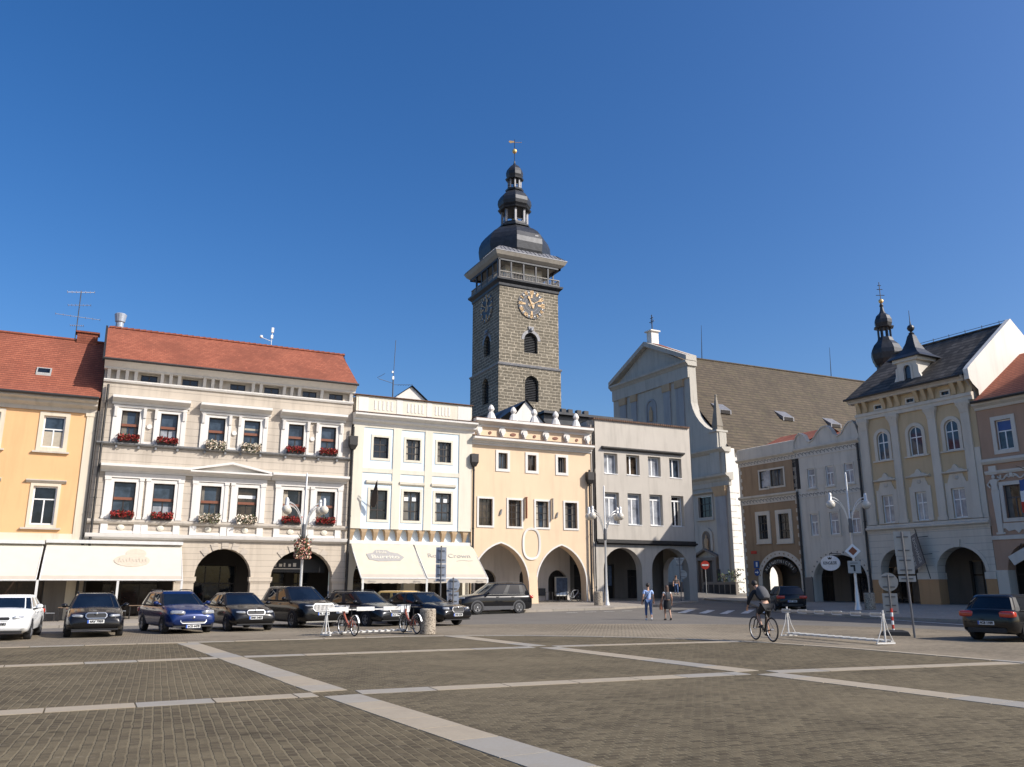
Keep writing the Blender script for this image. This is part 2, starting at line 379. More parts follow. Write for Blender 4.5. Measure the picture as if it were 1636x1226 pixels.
M['orangeframe'] = plain('orange_bike_paint', (.34, .10, .06), .35); M['bikewhite'] = plain('white_bike_plastic', (.85, .85, .84), .4)
M['shutter'] = plaster('roller_shutter', (.22, .22, .22), .1, .6, grooves=.12)
M['doorbrown'] = plain('dark_door_wood', (.055, .035, .025), .5)
M['screen'] = plain('poster_blue', (.12, .16, .24), .4, 0, .4, 4)
# ------------------------------------------------------------------ building helpers
def acurve(a, b, zs, za, kind='round', n=14):
    m = (a+b)/2; hw = (b-a)/2; h = za-zs; P = []
    if kind == 'pointed':
        Rr = (hw*hw+h*h)/(2*hw); ae = math.acos(max(-1, min(1, (hw-Rr)/Rr)))
        for i in range(n//2+1):
            t = math.pi + (ae-math.pi)*i/(n//2); P.append((a+Rr+Rr*math.cos(t), zs+Rr*math.sin(t)))
        P += [(2*m-u, z) for u, z in P[-2::-1]]
    else:
        for i in range(n+1):
            t = math.pi*i/n; P.append((m-hw*math.cos(t), zs+h*math.sin(t)))
    return P
def hole(a, b, z0, z1, zs=None, kind='rect'):
    return dict(a=a, b=b, z0=z0, za=z1, zs=z1 if zs is None else zs, kind=kind)
def wall(mb, u0, u1, z0, z1, holes=(), o=0., depth=.25, reveals=True):
    us = sorted({u0, u1, *[h['a'] for h in holes], *[h['b'] for h in holes]}); zs = sorted({z0, z1, *[h['z0'] for h in holes if h['z0'] > z0], *[h['za'] for h in holes if h['za'] < z1]})
    us = [u for u in us if u0 <= u <= u1]
    for a, b in zip(us, us[1:]):
        for c, d in zip(zs, zs[1:]):
            um, zm = (a+b)/2, (c+d)/2
            if any(h['a'] < um < h['b'] and h['z0'] < zm < h['za'] for h in holes): continue
            mb.face((a, o, c), (b, o, c), (b, o, d), (a, o, d))
    for h in holes:
        a, b, zb, zs_, za = h['a'], h['b'], h['z0'], h['zs'], h['za']
        if h['kind'] == 'rect': C = [(a, za), (b, za)]
        else:
            C = acurve(a, b, zs_, za, h['kind'])
            for p, q in zip(C, C[1:]):
                mb.face((p[0], o, p[1]), (q[0], o, q[1]), (q[0], o, za), (p[0], o, za))
        if reveals:
            C2 = [(a, zb)]+C+[(b, zb)]
            for p, q in zip(C2, C2[1:]):
                mb.face((p[0], o, p[1]), (q[0], o, q[1]), (q[0], o-depth, q[1]), (p[0], o-depth, p[1]))
            if zb > z0+.01: mb.face((a, o, zb), (b, o, zb), (b, o-depth, zb), (a, o-depth, zb))
    return mb
def archband(mb, h, w, o0, o1, jamb=True, kind=None):
    a, b = h['a'], h['b']; C = acurve(a, b, h['zs'], h['za'], kind or h['kind'], 20); E_ = acurve(a-w, b+w, h['zs'], h['za']+w, kind or h['kind'], 20)
    if jamb: C = [(a, h['z0'])]+C+[(b, h['z0'])]; E_ = [(a-w, h['z0'])]+E_+[(b+w, h['z0'])]
    ring = []
    for p, q in zip(C, E_): ring.append([(p[0], o0, p[1]), (q[0], o0, q[1]), (q[0], o1, q[1]), (p[0], o1, p[1])])
    mb.loft(ring)
def frame(mb, a, b, c, d, w, o0, o1, top=True, bottom=True):      # rectangular surround outside a..b, c..d
    mb.box(a-w, a, o0, o1, c-(w if bottom else 0), d+(w if top else 0)); mb.box(b, b+w, o0, o1, c-(w if bottom else 0), d+(w if top else 0))
    if top: mb.box(a, b, o0, o1, d, d+w)
    if bottom: mb.box(a, b, o0, o1, c-w, c)
WR = random.Random(21)
def window(root, fr, a, b, c, d, mat='whitewood', gl='glass', vs=(.5,), hs=(.66,), fw=.06, inset=.14, sur=None, sill=None, arc=False, name='window', vtop=None, thick=.07, blind=None):
    """casement with glazing bars; children: pane, surround, sill, blind"""
    at = fr(((a+b)/2, 0, c)) - wpos(root)
    f = MB(fr); o0 = -inset-.05; o1 = -inset; W = b-a; H = d-c
    zr = d - W/2 if arc else d
    f.box(a, a+fw, o0, o1, c, zr); f.box(b-fw, b, o0, o1, c, zr); f.box(a+fw, b-fw, o0, o1, c, c+fw)
    if arc:
        C = acurve(a, b, zr, d); I = acurve(a+fw, b-fw, zr, d-fw)
        f.loft([[(p[0], o0, p[1]), (q[0], o0, q[1]), (q[0], o1, q[1]), (p[0], o1, p[1])] for p, q in zip(C, I)])
    else: f.box(a+fw, b-fw, o0, o1, d-fw, d)
    hz = [c+H*t for t in hs]
    for z in hz: f.box(a+fw, b-fw, o0+.002, o1+.012, z-thick/2, z+thick/2)
    for t in vs:
        u = a+W*t; ztop = (hz[-1]-thick/2 if (hz and vtop is False) else (d-fw))
        if arc and vtop is not False: ztop = d-fw-.02
        f.box(u-thick/2, u+thick/2, o0+.004, o1+.006, c+fw, ztop)
    w = f.build(name, M[mat], root, at=at)
    p = MB(fr)
    if arc: p.prism([(a+.02, c+.02)]+[(x, z-.02) for x, z in acurve(a+.02, b-.02, zr, d)]+[(b-.02, c+.02)], o0+.012, o0+.03)
    else: p.box(a+.02, b-.02, o0+.012, o0+.03, c+.02, d-.02)
    def sub(mb, n, mt): 
        me = mb.build(n, mt, w)
        return me
    if gl == 'glass' and name == 'window': gl = WR.choice(('glass', 'glass', 'glasswarm', 'glassblue'))
    sub(p, 'pane', M[gl])
    if gl != 'glasscurtain' and name == 'window' and not blind and not arc and WR.random() < .45:
        s = MB(fr); w0, w1 = WR.uniform(.08, .26), WR.uniform(.08, .26)
        s.loft([[(a+fw+.01, o0+.031, c+fw), (a+fw+W*w0*1.3, o0+.031, c+fw), (a+fw+W*w0*1.3, o0+.036, c+fw), (a+fw+.01, o0+.036, c+fw)], [(a+fw+.01, o0+.031, d-fw), (a+fw+W*w0, o0+.031, d-fw), (a+fw+W*w0, o0+.036, d-fw), (a+fw+.01, o0+.036, d-fw)]])
        s.loft([[(b-fw-.01, o0+.031, c+fw), (b-fw-W*w1*1.2, o0+.031, c+fw), (b-fw-W*w1*1.2, o0+.036, c+fw), (b-fw-.01, o0+.036, c+fw)], [(b-fw-.01, o0+.031, d-fw), (b-fw-W*w1, o0+.031, d-fw), (b-fw-W*w1, o0+.036, d-fw), (b-fw-.01, o0+.036, d-fw)]]); s.build('curtain', M['curtaindim' if WR.random() < .7 else 'curtain'], w)
    if sur:
        s = MB(fr); sw, so, sm = sur
        if arc: archband(s, dict(a=a, b=b, z0=c, zs=zr, za=d, kind='round'), sw, -.03, so)
        else: frame(s, a, b, c, d, sw, -.03, so)
        sub(s, 'surround', M[sm])
    if sill:
        s = MB(fr); sw, so, sm, sh = sill
        y0 = c-(sur[0] if sur and not arc else 0)-sh
        s.box(a-sw, b+sw, -.02, so, y0-.003, y0+sh-.006 if sur else y0+sh); sub(s, 'sill', M[sm])
    if blind:
        s = MB(fr); s.box(a+fw+.01, b-fw-.01, o0+.03, o0+.036, blind[0], blind[1]); sub(s, 'blind', M[blind[2]])
    return w
_FONT = {}
def text(name, body, org, ux, uz, size, mat, parent=None, align='CENTER', thick=.008, shear=0., bold=0., width=None):
    """flat lettering: org centre, ux reading direction, uz up direction (world)"""
    cu = bpy.data.curves.new('lettering', 'FONT'); cu.body = body; cu.size = size; cu.extrude = thick/2; cu.align_x = align; cu.align_y = 'CENTER'; cu.shear = shear; cu.offset = bold; cu.resolution_u = 3
    to = bpy.data.objects.new('lettering', cu); COL.objects.link(to)
    dg = bpy.context.evaluated_depsgraph_get(); me = bpy.data.meshes.new_from_object(to.evaluated_get(dg)); bpy.data.objects.remove(to); bpy.data.curves.remove(cu)
    ux = Vector(ux).normalized(); uz = Vector(uz).normalized(); un = ux.cross(uz)
    sx = 1.
    if width:
        xs = [v.co.x for v in me.vertices]; sx = width/max(.01, max(xs)-min(xs))
    off = wpos(parent) if parent is not None else Vector((0, 0, 0))
    for v in me.vertices:
        c = v.co.copy(); v.co = Vector(org)-off + ux*c.x*sx + uz*c.y + un*c.z
    me.materials.clear(); me.materials.append(mat); me.name = name
    o = bpy.data.objects.new(name, me); return put(o, parent)
def text_local(name, body, org, ux, uz, size, mat, parent, **k):      # coordinates of the (rotated) parent
    me = text(name, body, org, ux, uz, size, mat, None, **k); me.parent = parent; return me
def leaves(mb, n, fn, size):
    for i in range(n):
        c = Vector(fn()); a = Vector((random.gauss(0, 1), random.gauss(0, 1), random.gauss(0, 1))).normalized(); b = a.orthogonal().normalized(); s = size*random.uniform(.6, 1.3)
        k = a.cross(b); i0 = [len(mb.v)+j for j in range(4)]
        for p in (c-b*s-k*s*.6, c+b*s-k*s*.6, c+b*s+k*s*.6, c-b*s+k*s*.6): mb.v.append(p)
        mb.f.append(i0)
FA = Fr((0, 54.80, 0), (1, 0, 0), (0, -1, 0))
_dB = Vector((-.06005, .9982, 0)); PBv = Vector((47.579, 36.842, 0))
FB = Fr(PBv, -_dB, Vector((-.9982, -.06005, 0)))
def gA(x): return g(x, 54.8)
# ------------------------------------------------------------------ ground
def heightgrid(name, xs, ys, mat, dz=0., hf=g):
    mb = MB(); ix = [[mb.P((x, y, hf(x, y)+dz)) for y in ys] for x in xs]
    for i in range(len(xs)-1):
        for j in range(len(ys)-1): mb.f.append([ix[i][j], ix[i+1][j], ix[i+1][j+1], ix[i][j+1]])
    return tag(mb.build(name, mat, smooth=True, angle=60), kind='structure')
def span(a, b, n): return [a+(b-a)*i/n for i in range(n+1)]
heightgrid('ground', [-900, -300, -100, -60]+span(-40, 70, 110)+[85, 110, 160, 300, 900], [-900, -300, -60, -20]+span(0, 90, 90)+[105, 130, 200, 400, 1200], M['asphalt'])
def resample(path, n):
    path = [Vector((*p, 0)) for p in path]; d = [0]
    for a, b in zip(path, path[1:]): d.append(d[-1]+(b-a).length)
    out = []
    for i in range(n+1):
        t = d[-1]*i/n
        for k in range(len(path)-1):
            if t <= d[k+1]+1e-6:
                s = (t-d[k])/max(1e-6, d[k+1]-d[k]); p = path[k].lerp(path[k+1], s); out.append((p.x, p.y)); break
    return out
def strip(name, A_, B_, mat, dz, m=8, build=True, hf=g):
    mb = MB(); ix = []
    for a, b in zip(A_, B_):
        ix.append([mb.P((a[0]+(b[0]-a[0])*j/m, a[1]+(b[1]-a[1])*j/m, hf(a[0]+(b[0]-a[0])*j/m, a[1]+(b[1]-a[1])*j/m)+dz)) for j in range(m+1)])
    for p, q in zip(ix, ix[1:]):
        for j in range(m): mb.f.append([p[j], p[j+1], q[j+1], q[j]])
    return tag(mb.build(name, mat, smooth=True, angle=60), kind='structure')
# light cobbles of the parking ring round the plaza
inn = [(-45, 28.4), (-20, 28.4), (10.5, 28.5), (14, 27), (17, 24.2), (18.8, 21), (19.3, 17.5), (19.3, 5), (19.3, -12)]
out = [(-45, 37.2), (-20, 37.2), (8, 37.0), (17, 35.6), (23.3, 32.8), (28, 29.4), (30.6, 25.2), (31.2, 8), (31.2, -12)]
PL = []
for a, b, n in zip(range(len(inn)-1), range(1, len(inn)), (12, 16, 6, 6, 6, 6, 8, 8)):
    for i in range(n): t = i/n; PL.append((Vector(inn[a]).lerp(Vector(inn[b]), t), Vector(out[a]).lerp(Vector(out[b]), t)))
PL.append((Vector(inn[-1]), Vector(out[-1])))
strip('cobbled_parking', [p for p, q in PL], [q for p, q in PL], M['cobble'], .012, 12)
# plaza panels between the granite bands
def sheet(name, x0, x1, y0, y1, mat, z):
    mb = MB(); mb.face((x0, y0, z), (x1, y0, z), (x1, y1, z), (x0, y1, z)); return tag(mb.build(name, mat), kind='structure')
mb = MB(); mb.face((-45, -12, .016), (6.0, -12, .016), (2.7, 28.6, .016), (-45, 28.6, .016)); tag(mb.build('plaza', M['settA']), kind='structure')
mb = MB(); mb.face((6.0, -12, .016), (19.4, -12, .016), (19.4, 17.5, .016), (18.9, 21, .016), (17.1, 24.3, .016), (14, 27.1, .016), (10.5, 28.6, .016), (2.7, 28.6, .016))
tag(mb.build('plaza', M['settB']), kind='structure')
# granite slab bands (each slab an island of one sheet, joints show the setts below)
def band(name, p, q, w, ln, z, rnd=.25):
    p = Vector((*p, z)); q = Vector((*q, z)); d = (q-p).normalized(); nrm = Vector((-d.y, d.x, 0))*w/2; L_ = (q-p).length; t = 0; mb = MB()
    while t < L_-.05:
        e = min(L_, t+ln*random.uniform(1-rnd, 1+rnd)); gp = .012; k = random.uniform(.96, 1.03)
        a = p+d*(t+gp); b = p+d*(e-gp)
        mb.loft([[a-nrm*k, a+nrm*k, b+nrm*k, b-nrm*k], [v-Vector((0, 0, .03)) for v in (a-nrm*k, a+nrm*k, b+nrm*k, b-nrm*k)]]); t = e
    return tag(mb.build(name, M['slab']), kind='structure')
ZB = .024
for p, q in (((2.72, 28.2), (3.72, 14.55)), ((3.76, 13.95), (5.95, -11.5)), ((11.4, 28.3), (11.78, 22.4)), ((11.82, 21.8), (12.3, 14.05)), ((12.33, 13.5), (13.5, -11.5))):
    band('paving_band', p, q, .62, .95, ZB)
for p, q in (((-44, 13.6), (3.4, 14.22)), ((4.1, 14.2), (11.95, 13.78)), ((12.65, 13.72), (19.1, 12.86)), ((-44, 20.3), (2.85, 22.25)), ((3.5, 22.3), (11.45, 22.1)), ((12.15, 22.05), (18.5, 21.45))):
    band('paving_band', p, q, .5, 1.35, ZB)
edge = resample([(-44, 28.45)]+[(p.x, p.y) for p in [Vector(i) for i in inn[2:]]], 70)
mb = MB()
for (a, b) in zip(edge, edge[1:]):
    a = Vector((*a, ZB+.006)); b = Vector((*b, ZB+.006)); d = (b-a).normalized(); nr = Vector((-d.y, d.x, 0))*.13; a = a+d*.015; b = b-d*.015
    mb.loft([[a-nr, a+nr, b+nr, b-nr], [v-Vector((0, 0, .03)) for v in (a-nr, a+nr, b+nr, b-nr)]])
tag(mb.build('paving_band', M['slab']), kind='structure')
# kerbs and sidewalks
def kerb(name, path, w=.28, h=.13):
    P = resample(path, int(sum((Vector(b)-Vector(a)).length for a, b in zip(path, path[1:]))/1.1)); mb = MB()
    for a, b in zip(P, P[1:]):
        a3 = Vector((*a, g(*a)-.05)); b3 = Vector((*b, g(*b)-.05)); d = (b3-a3).normalized(); nr = Vector((-d.y, d.x, 0)); gp = d*.01
        hh = Vector((0, 0, h+.05+random.uniform(-.006, .006)))
        q = [a3+gp, b3-gp, b3-gp+nr*w, a3+gp+nr*w]; mb.loft([q, [v+hh for v in q]])
    return tag(mb.build(name, M['kerb']), kind='structure')
kA = [(-60, 44.0), (-1, 44.2), (5, 44.6), (14, 45.2), (24, 45.9), (29.5, 45.9), (33.5, 46.9), (38.5, 50.0), (42.2, 53.4), (44.3, 57), (45.0, 64), (45, 90)]
kAi = [(-60, 59), (-1, 59), (5, 59), (14, 59), (24, 59), (29.5, 59), (33.5, 59.05), (38.5, 59.1), (41, 59.1), (42.4, 59.2), (43.6, 64), (43.6, 90)]
NS = 90
def rs2(A_, B_, per=6):
    a, b = [], []
    for i in range(len(A_)-1):
        for k in range(per):
            t = k/per; a.append(tuple(Vector(A_[i]).lerp(Vector(A_[i+1]), t))); b.append(tuple(Vector(B_[i]).lerp(Vector(B_[i+1]), t)))
    a.append(A_[-1]); b.append(B_[-1]); return a, b
a_, b_ = rs2(kA, kAi); strip('sidewalk', a_, b_, M['sidewalk'], .115, 14); kerb('kerb', kA)
kB = [(35, -14), (35, 10), (35, 24), (35.1, 30), (35.6, 36), (37.6, 41), (41, 45.6), (44.2, 49.8), (45.6, 53.5), (47, 58.5), (52, 59.5), (75, 61)]
kBi = [(55, -14), (54, 10), (52.6, 24), (52.2, 30), (51.9, 36), (51.6, 41), (51.3, 45.6), (51, 49.8), (50.8, 52.5), (51, 54), (54, 55), (75, 56)]
a_, b_ = rs2(kB, kBi); strip('sidewalk', a_, b_, M['sidewalk'], .115, 12); kerb('kerb', kB[::-1], -.28)
# painted road marks: crossing in the side-street mouth and bay ticks
def ribbon(name, p, q, w):
    p = Vector((*p, 0)); q = Vector((*q, 0)); d = (q-p).normalized(); nr = Vector((-d.y, d.x, 0))*w/2; mb = MB(); n = 6; ix = []
    for i in range(n+1):
        c = p.lerp(q, i/n); ix.append([mb.P((*(c-nr).xy, g(*(c-nr).xy)+.02)), mb.P((*(c+nr).xy, g(*(c+nr).xy)+.02))])
    for a, b in zip(ix, ix[1:]): mb.f.append([a[0], a[1], b[1], b[0]])
    return tag(mb.build(name, M['marking']), kind='structure')
for k in range(6): ribbon('crossing_stripe', (31.6+k*.95, 41.6-k*.75), (34.2+k*.95, 43.9-k*.75), .45)
for k in range(4): ribbon('bay_mark', (25.2+k*1.3, 44.2), (26.0+k*1.3, 44.25), .12)
ribbon('bay_mark', (33.6, 24.5), (34.6, 29.5), .14)
# ------------------------------------------------------------------ north row (sunlit houses)
def house_shell(root, fr, u0, u1, z0, z1, depth, mat, arch_z=0, skip_floor=True, front=True):
    """side and back walls; front wall is separate. Leaves the arcade zone open at the back of the passage."""
    mb = MB(fr)
    for u in (u0, u1): mb.face((u, -.02, z0), (u, -depth, z0), (u, -depth, z1), (u, -.02, z1))
    mb.face((u0, -depth, z0), (u1, -depth, z0), (u1, -depth, z1), (u0, -depth, z1))
    return mb.build('side_wall', M[mat], root)
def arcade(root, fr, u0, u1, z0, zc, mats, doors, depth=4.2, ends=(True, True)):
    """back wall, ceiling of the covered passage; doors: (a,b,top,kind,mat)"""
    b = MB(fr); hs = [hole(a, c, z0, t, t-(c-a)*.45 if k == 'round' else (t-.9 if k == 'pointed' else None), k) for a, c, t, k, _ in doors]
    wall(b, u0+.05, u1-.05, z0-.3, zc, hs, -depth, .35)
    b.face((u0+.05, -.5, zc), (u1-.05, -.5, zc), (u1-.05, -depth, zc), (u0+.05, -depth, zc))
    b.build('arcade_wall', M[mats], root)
    for a, c, t, k, mt in doors:
        d = MB(fr); d.box(a+.02, c-.02, -depth-.40, -depth-.34, z0-.25, t-.02)
        dd = d.build('arcade_door', M[mt], root)
        e = MB(fr)
        for i in range(4): e.box(a+(c-a)*i/3-.03, a+(c-a)*i/3+.03, -depth-.336, -depth-.29, z0-.2, t-.05)
        e.box(a, c, -depth-.337, -depth-.295, z0+1.9, z0+2.0); e.build('door_frame', M['blackwood'], dd)
def pipe_v(root, fr, u, o, z0, z1, r=.07, hop=None, name='drainpipe'):
    p = MB(fr); p.tube([(u, o, z0), (u, o, z1)], r, 8)
    for z in (z0+1, (z0+z1)/2, z1-1.2): p.tube([(u, o, z-.04), (u, o, z+.04)], r+.02, 8)
    if hop: p.loft([[(u-.14, o-.12, hop-.9), (u+.14, o-.12, hop-.9), (u+.14, o+.16, hop-.9), (u-.14, o+.16, hop-.9)], [(u-.27, o-.14, hop-.6), (u+.27, o-.14, hop-.6), (u+.27, o+.28, hop-.6), (u-.27, o+.28, hop-.6)], [(u-.27, o-.14, hop), (u+.27, o-.14, hop), (u+.27, o+.28, hop), (u-.27, o+.28, hop)]])
    return p.build(name, M['gutter'], root)
def gutter(root, fr, u0, u1, o, z):
    p = MB(fr); p.tube([(u0, o, z), (u1, o, z)], .085, 8); return p.build('gutter', M['gutter'], root)
def cg(s): return max(-1.6*s, min(1.6*s, random.gauss(0, s)))
def flowerbox(fr, u, z, o, w, mat, label, group, n=230, droop=.25):
    root = thing('flower_box', fr((u, o, z)), label, 'flower box', group=group)
    b = MB(fr); b.box(u-w/2, u+w/2, o-.1, o+.1, z, z+.16); b.build('box', M['blackwood'], root)
    f = MB(fr); f.v = []
    def pt():
        t = random.random(); ang = random.uniform(0, 6.28)
        return fr((u+random.uniform(-.52, .52)*w, o+.12+cg(.13), z+.27+abs(cg(.14))-abs(cg(droop))*.5))
    leaves(f, n*2, pt, .052); f.build('flowers', M[mat], root)
    return root

# --- orange house -------------------------------------------------
GZ = -.2
H1 = thing('town_house', FA((-8, 0, GZ)), 'orange plastered house with steep red tiled roof, at the left end of the row', 'house')
wins_up = [(x, x+1.14) for x in (-13.9, -10.5, -7.03, -3.72)]; wins_lo = [(x, x+1.22) for x in (-13.9, -10.5, -7.05, -3.77)]
hs = [hole(a, b, 9.55, 11.42) for a, b in wins_up]+[hole(a, b, 5.1, 7.3) for a, b in wins_lo]
wall(MB(FA), -16, -1.5, 4.5, 12.0, hs).build('wall', M['orange'], H1)
mb = MB(FA); mb.box(-1.498, -.95, -.2, .06, -.4, 11.7); mb.box(-1.56, -.93, -.2, .09, 11.55, 11.75); mb.build('corner_quoins', M['cream'], H1)
mb = MB(FA); mb.box(-16, -1.5, -.2, .05, 4.0, 4.62); mb.build('band_course', M['cream'], H1)
for k, (a, b) in enumerate(wins_up):
    window(H1, FA, a, b, 9.55, 11.42, 'whitewood', 'glass', (.5,), (.58,), .09, .12, (.22, .05, 'cream'), (.38, .16, 'cove', .1), vtop=False, blind=(9.6, 10.5, 'curtain') if k != 1 else None)
for k, (a, b) in enumerate(wins_lo):
    w = window(H1, FA, a, b, 5.1, 7.3, 'whitewood', 'glass', (.5,), (.66,), .09, .12, (.16, .05, 'cream'), (.40, .16, 'cove', .1), vtop=False)
    c = MB(FA); c.profile(a-.42, b+.42, [(-.02, 7.47), (.05, 7.47), (.2, 7.6), (.2, 7.66), (-.02, 7.68)]); c.build('cap', M['cove'], w)
mb = MB(FA); mb.profile(-16, -1.0, [(-.1, 11.72), (.08, 11.72), (.1, 11.95), (.2, 12.0), (.46, 12.12), (.48, 12.26), (.78, 12.36), (.78, 12.56), (-.1, 12.56)]); mb.build('cornice', M['cove'], H1)
mb = MB(FA); mb.face((-16, .8, 12.58), (-.9, .8, 12.58), (-.9, -.3, 13.25), (-16, -.3, 13.25)); mb.face((-16, -.3, 13.25), (-.9, -.3, 13.25), (-.9, -4.1, 17.22), (-16, -4.1, 17.22))
mb.face((-16, -4.1, 17.22), (-.9, -4.1, 17.22), (-.9, -9, 12.6), (-16, -9, 12.6)); rf = mb.build('roof', M['redtile2'], H1)
mb = MB(FA); mb.tube([(-16, -4.1, 17.24), (-1.1, -4.1, 17.24)], .11, 8); mb.build('ridge_tiles', M['redtile2'], rf)
mb = MB(FA)
def onroof(u, o): return 13.25+(-.3-o)*3.97/3.8
for (u0, u1, oa, ob, h) in ((-4.55, -3.75, -1.05, -1.5, .12),): mb.loft([[(u0, oa, onroof(0, oa)), (u1, oa, onroof(0, oa)), (u1, ob, onroof(0, ob)), (u0, ob, onroof(0, ob))], [(u0, oa, onroof(0, oa)+h), (u1, oa, onroof(0, oa)+h), (u1, ob, onroof(0, ob)+h), (u0, ob, onroof(0, ob)+h)]])
sk = mb.build('skylight', M['signback'], rf); mb = MB(FA); mb.loft([[(-4.47, -1.12, onroof(0, -1.12)+.125), (-3.83, -1.12, onroof(0, -1.12)+.125), (-3.83, -1.43, onroof(0, -1.43)+.125), (-4.47, -1.43, onroof(0, -1.43)+.125)]*1, [(-4.47, -1.12, onroof(0, -1.12)+.13), (-3.83, -1.12, onroof(0, -1.12)+.13), (-3.83, -1.43, onroof(0, -1.43)+.13), (-4.47, -1.43, onroof(0, -1.43)+.13)]]); mb.build('skylight_pane', M['glass'], rf)
gutter(H1, FA, -16, -.95, .88, 12.54)
house_shell(H1, FA, -16, -.97, GZ, 12.5, 8.9, 'orange')
mb = MB(FA); mb.box(-2.75, -1.55, -4.6, -3.9, 16.4, 17.75); mb.box(-2.85, -1.45, -4.7, -3.8, 17.75, 17.85); mb.build('chimney', M['redtile2'], rf)
# ground floor shop front behind the awning
mb = MB(FA)
wall(mb, -16, -1.5, GZ-.2, 4.0, [hole(-15, -11.5, GZ+.2, 3.3), hole(-10.9, -7.2, GZ+.2, 3.3), hole(-6.6, -2.6, GZ+.2, 3.3)], 0, .3); mb.build('shop_wall', M['darkpl'], H1)
for a, b in ((-15, -11.5), (-10.9, -7.2), (-6.6, -2.6)):
    window(H1, FA, a, b, GZ+.2, 3.3, 'blackwood', 'glassred', (.33, .66), (.75,), .08, .2, name='shop_window')
pipe_v(H1, FA, -.92, .16, -.1, 11.9)

# --- beige house --------------------------------------------------
H2 = thing('town_house', FA((6.8, 0, -.15)), 'beige house with white window surrounds, flower boxes and long red tiled roof', 'house')
B0, B1 = -.84, 14.62
up = [(.37, 1.37), (2.57, 3.57), (5.4, 6.4), (7.56, 8.56), (10.39, 11.39), (12.55, 13.55)]
lo = [(.38, 1.58), (2.56, 3.76), (5.29, 6.49), (7.49, 8.69), (10.31, 11.51), (12.49, 13.69)]
hs = [hole(a, b, 10.16, 12.1) for a, b in up]+[hole(a, b, 5.58, 7.76) for a, b in lo]
wall(MB(FA), B0, B1, 4.4, 13.95, hs, 0, .3).build('wall', M['beige'], H2)
arcs = [hole(-.6, 4.2, -.3, 3.3, 2.0, 'round'), hole(5.33, 8.64, -.3, 3.93, 2.25, 'round'), hole(9.85, 13.78, -.3, 3.93, 2.2, 'round')]
wall(MB(FA), B0, B1, -.4, 4.4, arcs, .03, .75).build('arcade_front', M['beige_low'], H2)
for (a, b) in ((4.35, 5.33), (8.64, 9.85), (13.78, B1)):
    mb = MB(FA); mb.box(a-.08 if a > 13 else a-.1, min(b+.1, B1), -.5, .1, 1.98, 2.24); mb.box(a-.05, min(b+.05, B1), -.5, .07, 1.9, 1.98); mb.build('impost', M['beige_low'], H2)
for h in arcs[1:]:                                  # radial voussoirs
    mb = MB(FA); m = (h['a']+h['b'])/2; hw = (h['b']-h['a'])/2
    for k in range(5):
        t = math.pi*(.5+(k-2)*.105); c, s_ = math.cos(t), math.sin(t); w = .19
        P = lambda r, dt: (m-(hw+r)*math.cos(t+dt), h['zs']+(h['za']-h['zs']+r)*math.sin(t+dt))
        mb.prism([P(.02, -.11), P(.44, -.1), P(.44, .1), P(.02, .11)], -.05, .075)
    mb.build('voussoirs', M['beige'], H2)
mb = MB(FA); mb.profile(B0-.02, B1, [(-.1, 4.38), (.06, 4.38), (.3, 4.5), (.34, 4.62), (.36, 4.7), (-.1, 4.73)]); mb.build('band_course', M['trimwhite'], H2)
# panels under the first-floor windows, ledges
mb = MB(FA)
for a, b in lo:
    mb.box(a-.48, a-.1, -.03, .09, 4.73, 5.28); mb.box(b+.1, b+.48, -.03, .09, 4.73, 5.28); mb.box(a-.1, b+.1, -.03, .06, 4.73, 4.88)
mb.build('parapet_panels', M['trimwhite'], H2)
for a, b in lo:
    mb = MB(FA); c = (a+b)/2
    mb.loft([[(c+.2*math.cos(2*math.pi*k/12), .005-.03, 5.08+.17*math.sin(2*math.pi*k/12)) for k in range(12)], [(c+.2*math.cos(2*math.pi*k/12), .06, 5.08+.17*math.sin(2*math.pi*k/12)) for k in range(12)], [(c+.08*math.cos(2*math.pi*k/12), .1, 5.08+.07*math.sin(2*math.pi*k/12)) for k in range(12)]]); mb.build('rosette', M['ivory'], H2)
mb = MB(FA); mb.profile(B0, B1, [(-.05, 5.28), (.12, 5.28), (.2, 5.4), (.2, 5.52), (-.05, 5.56)]); mb.build('ledge', M['cove'], H2)
mb = MB(FA); mb.profile(B0, B1, [(-.05, 9.94), (.1, 9.94), (.26, 10.02), (.27, 10.1), (-.05, 10.13)])
for a, b in up:
    for x in (a-.12, b+.12): mb.box(x-.06, x+.06, .0, .16, 9.78, 9.95)
mb.build('ledge', M['zinc'], H2)
for i, (a, b) in enumerate(up+lo):
    upper = i < 6; c, d = (10.16, 12.1) if upper else (5.58, 7.76)
    w = window(H2, FA, a, b, c, d, 'blackwood', 'glassblue' if upper else 'glass', (.5,), (.56,), .06, .2, (.2, .06, 'trimwhite'), None, vtop=False, blind={3: (11.5, 11.62, 'curtain'), 9: (7.1, 7.3, 'whitep'), 1: (10.2, 11.1, 'glasscurtain'), 7: (5.6, 6.4, 'glasscurtain')}.get(i))
    s = MB(FA); z = c+(d-c)*.56; s.box(a+.05, b-.05, -.16, -.10, z-.1, z+.06); s.build('transom', M['redwood'], w)
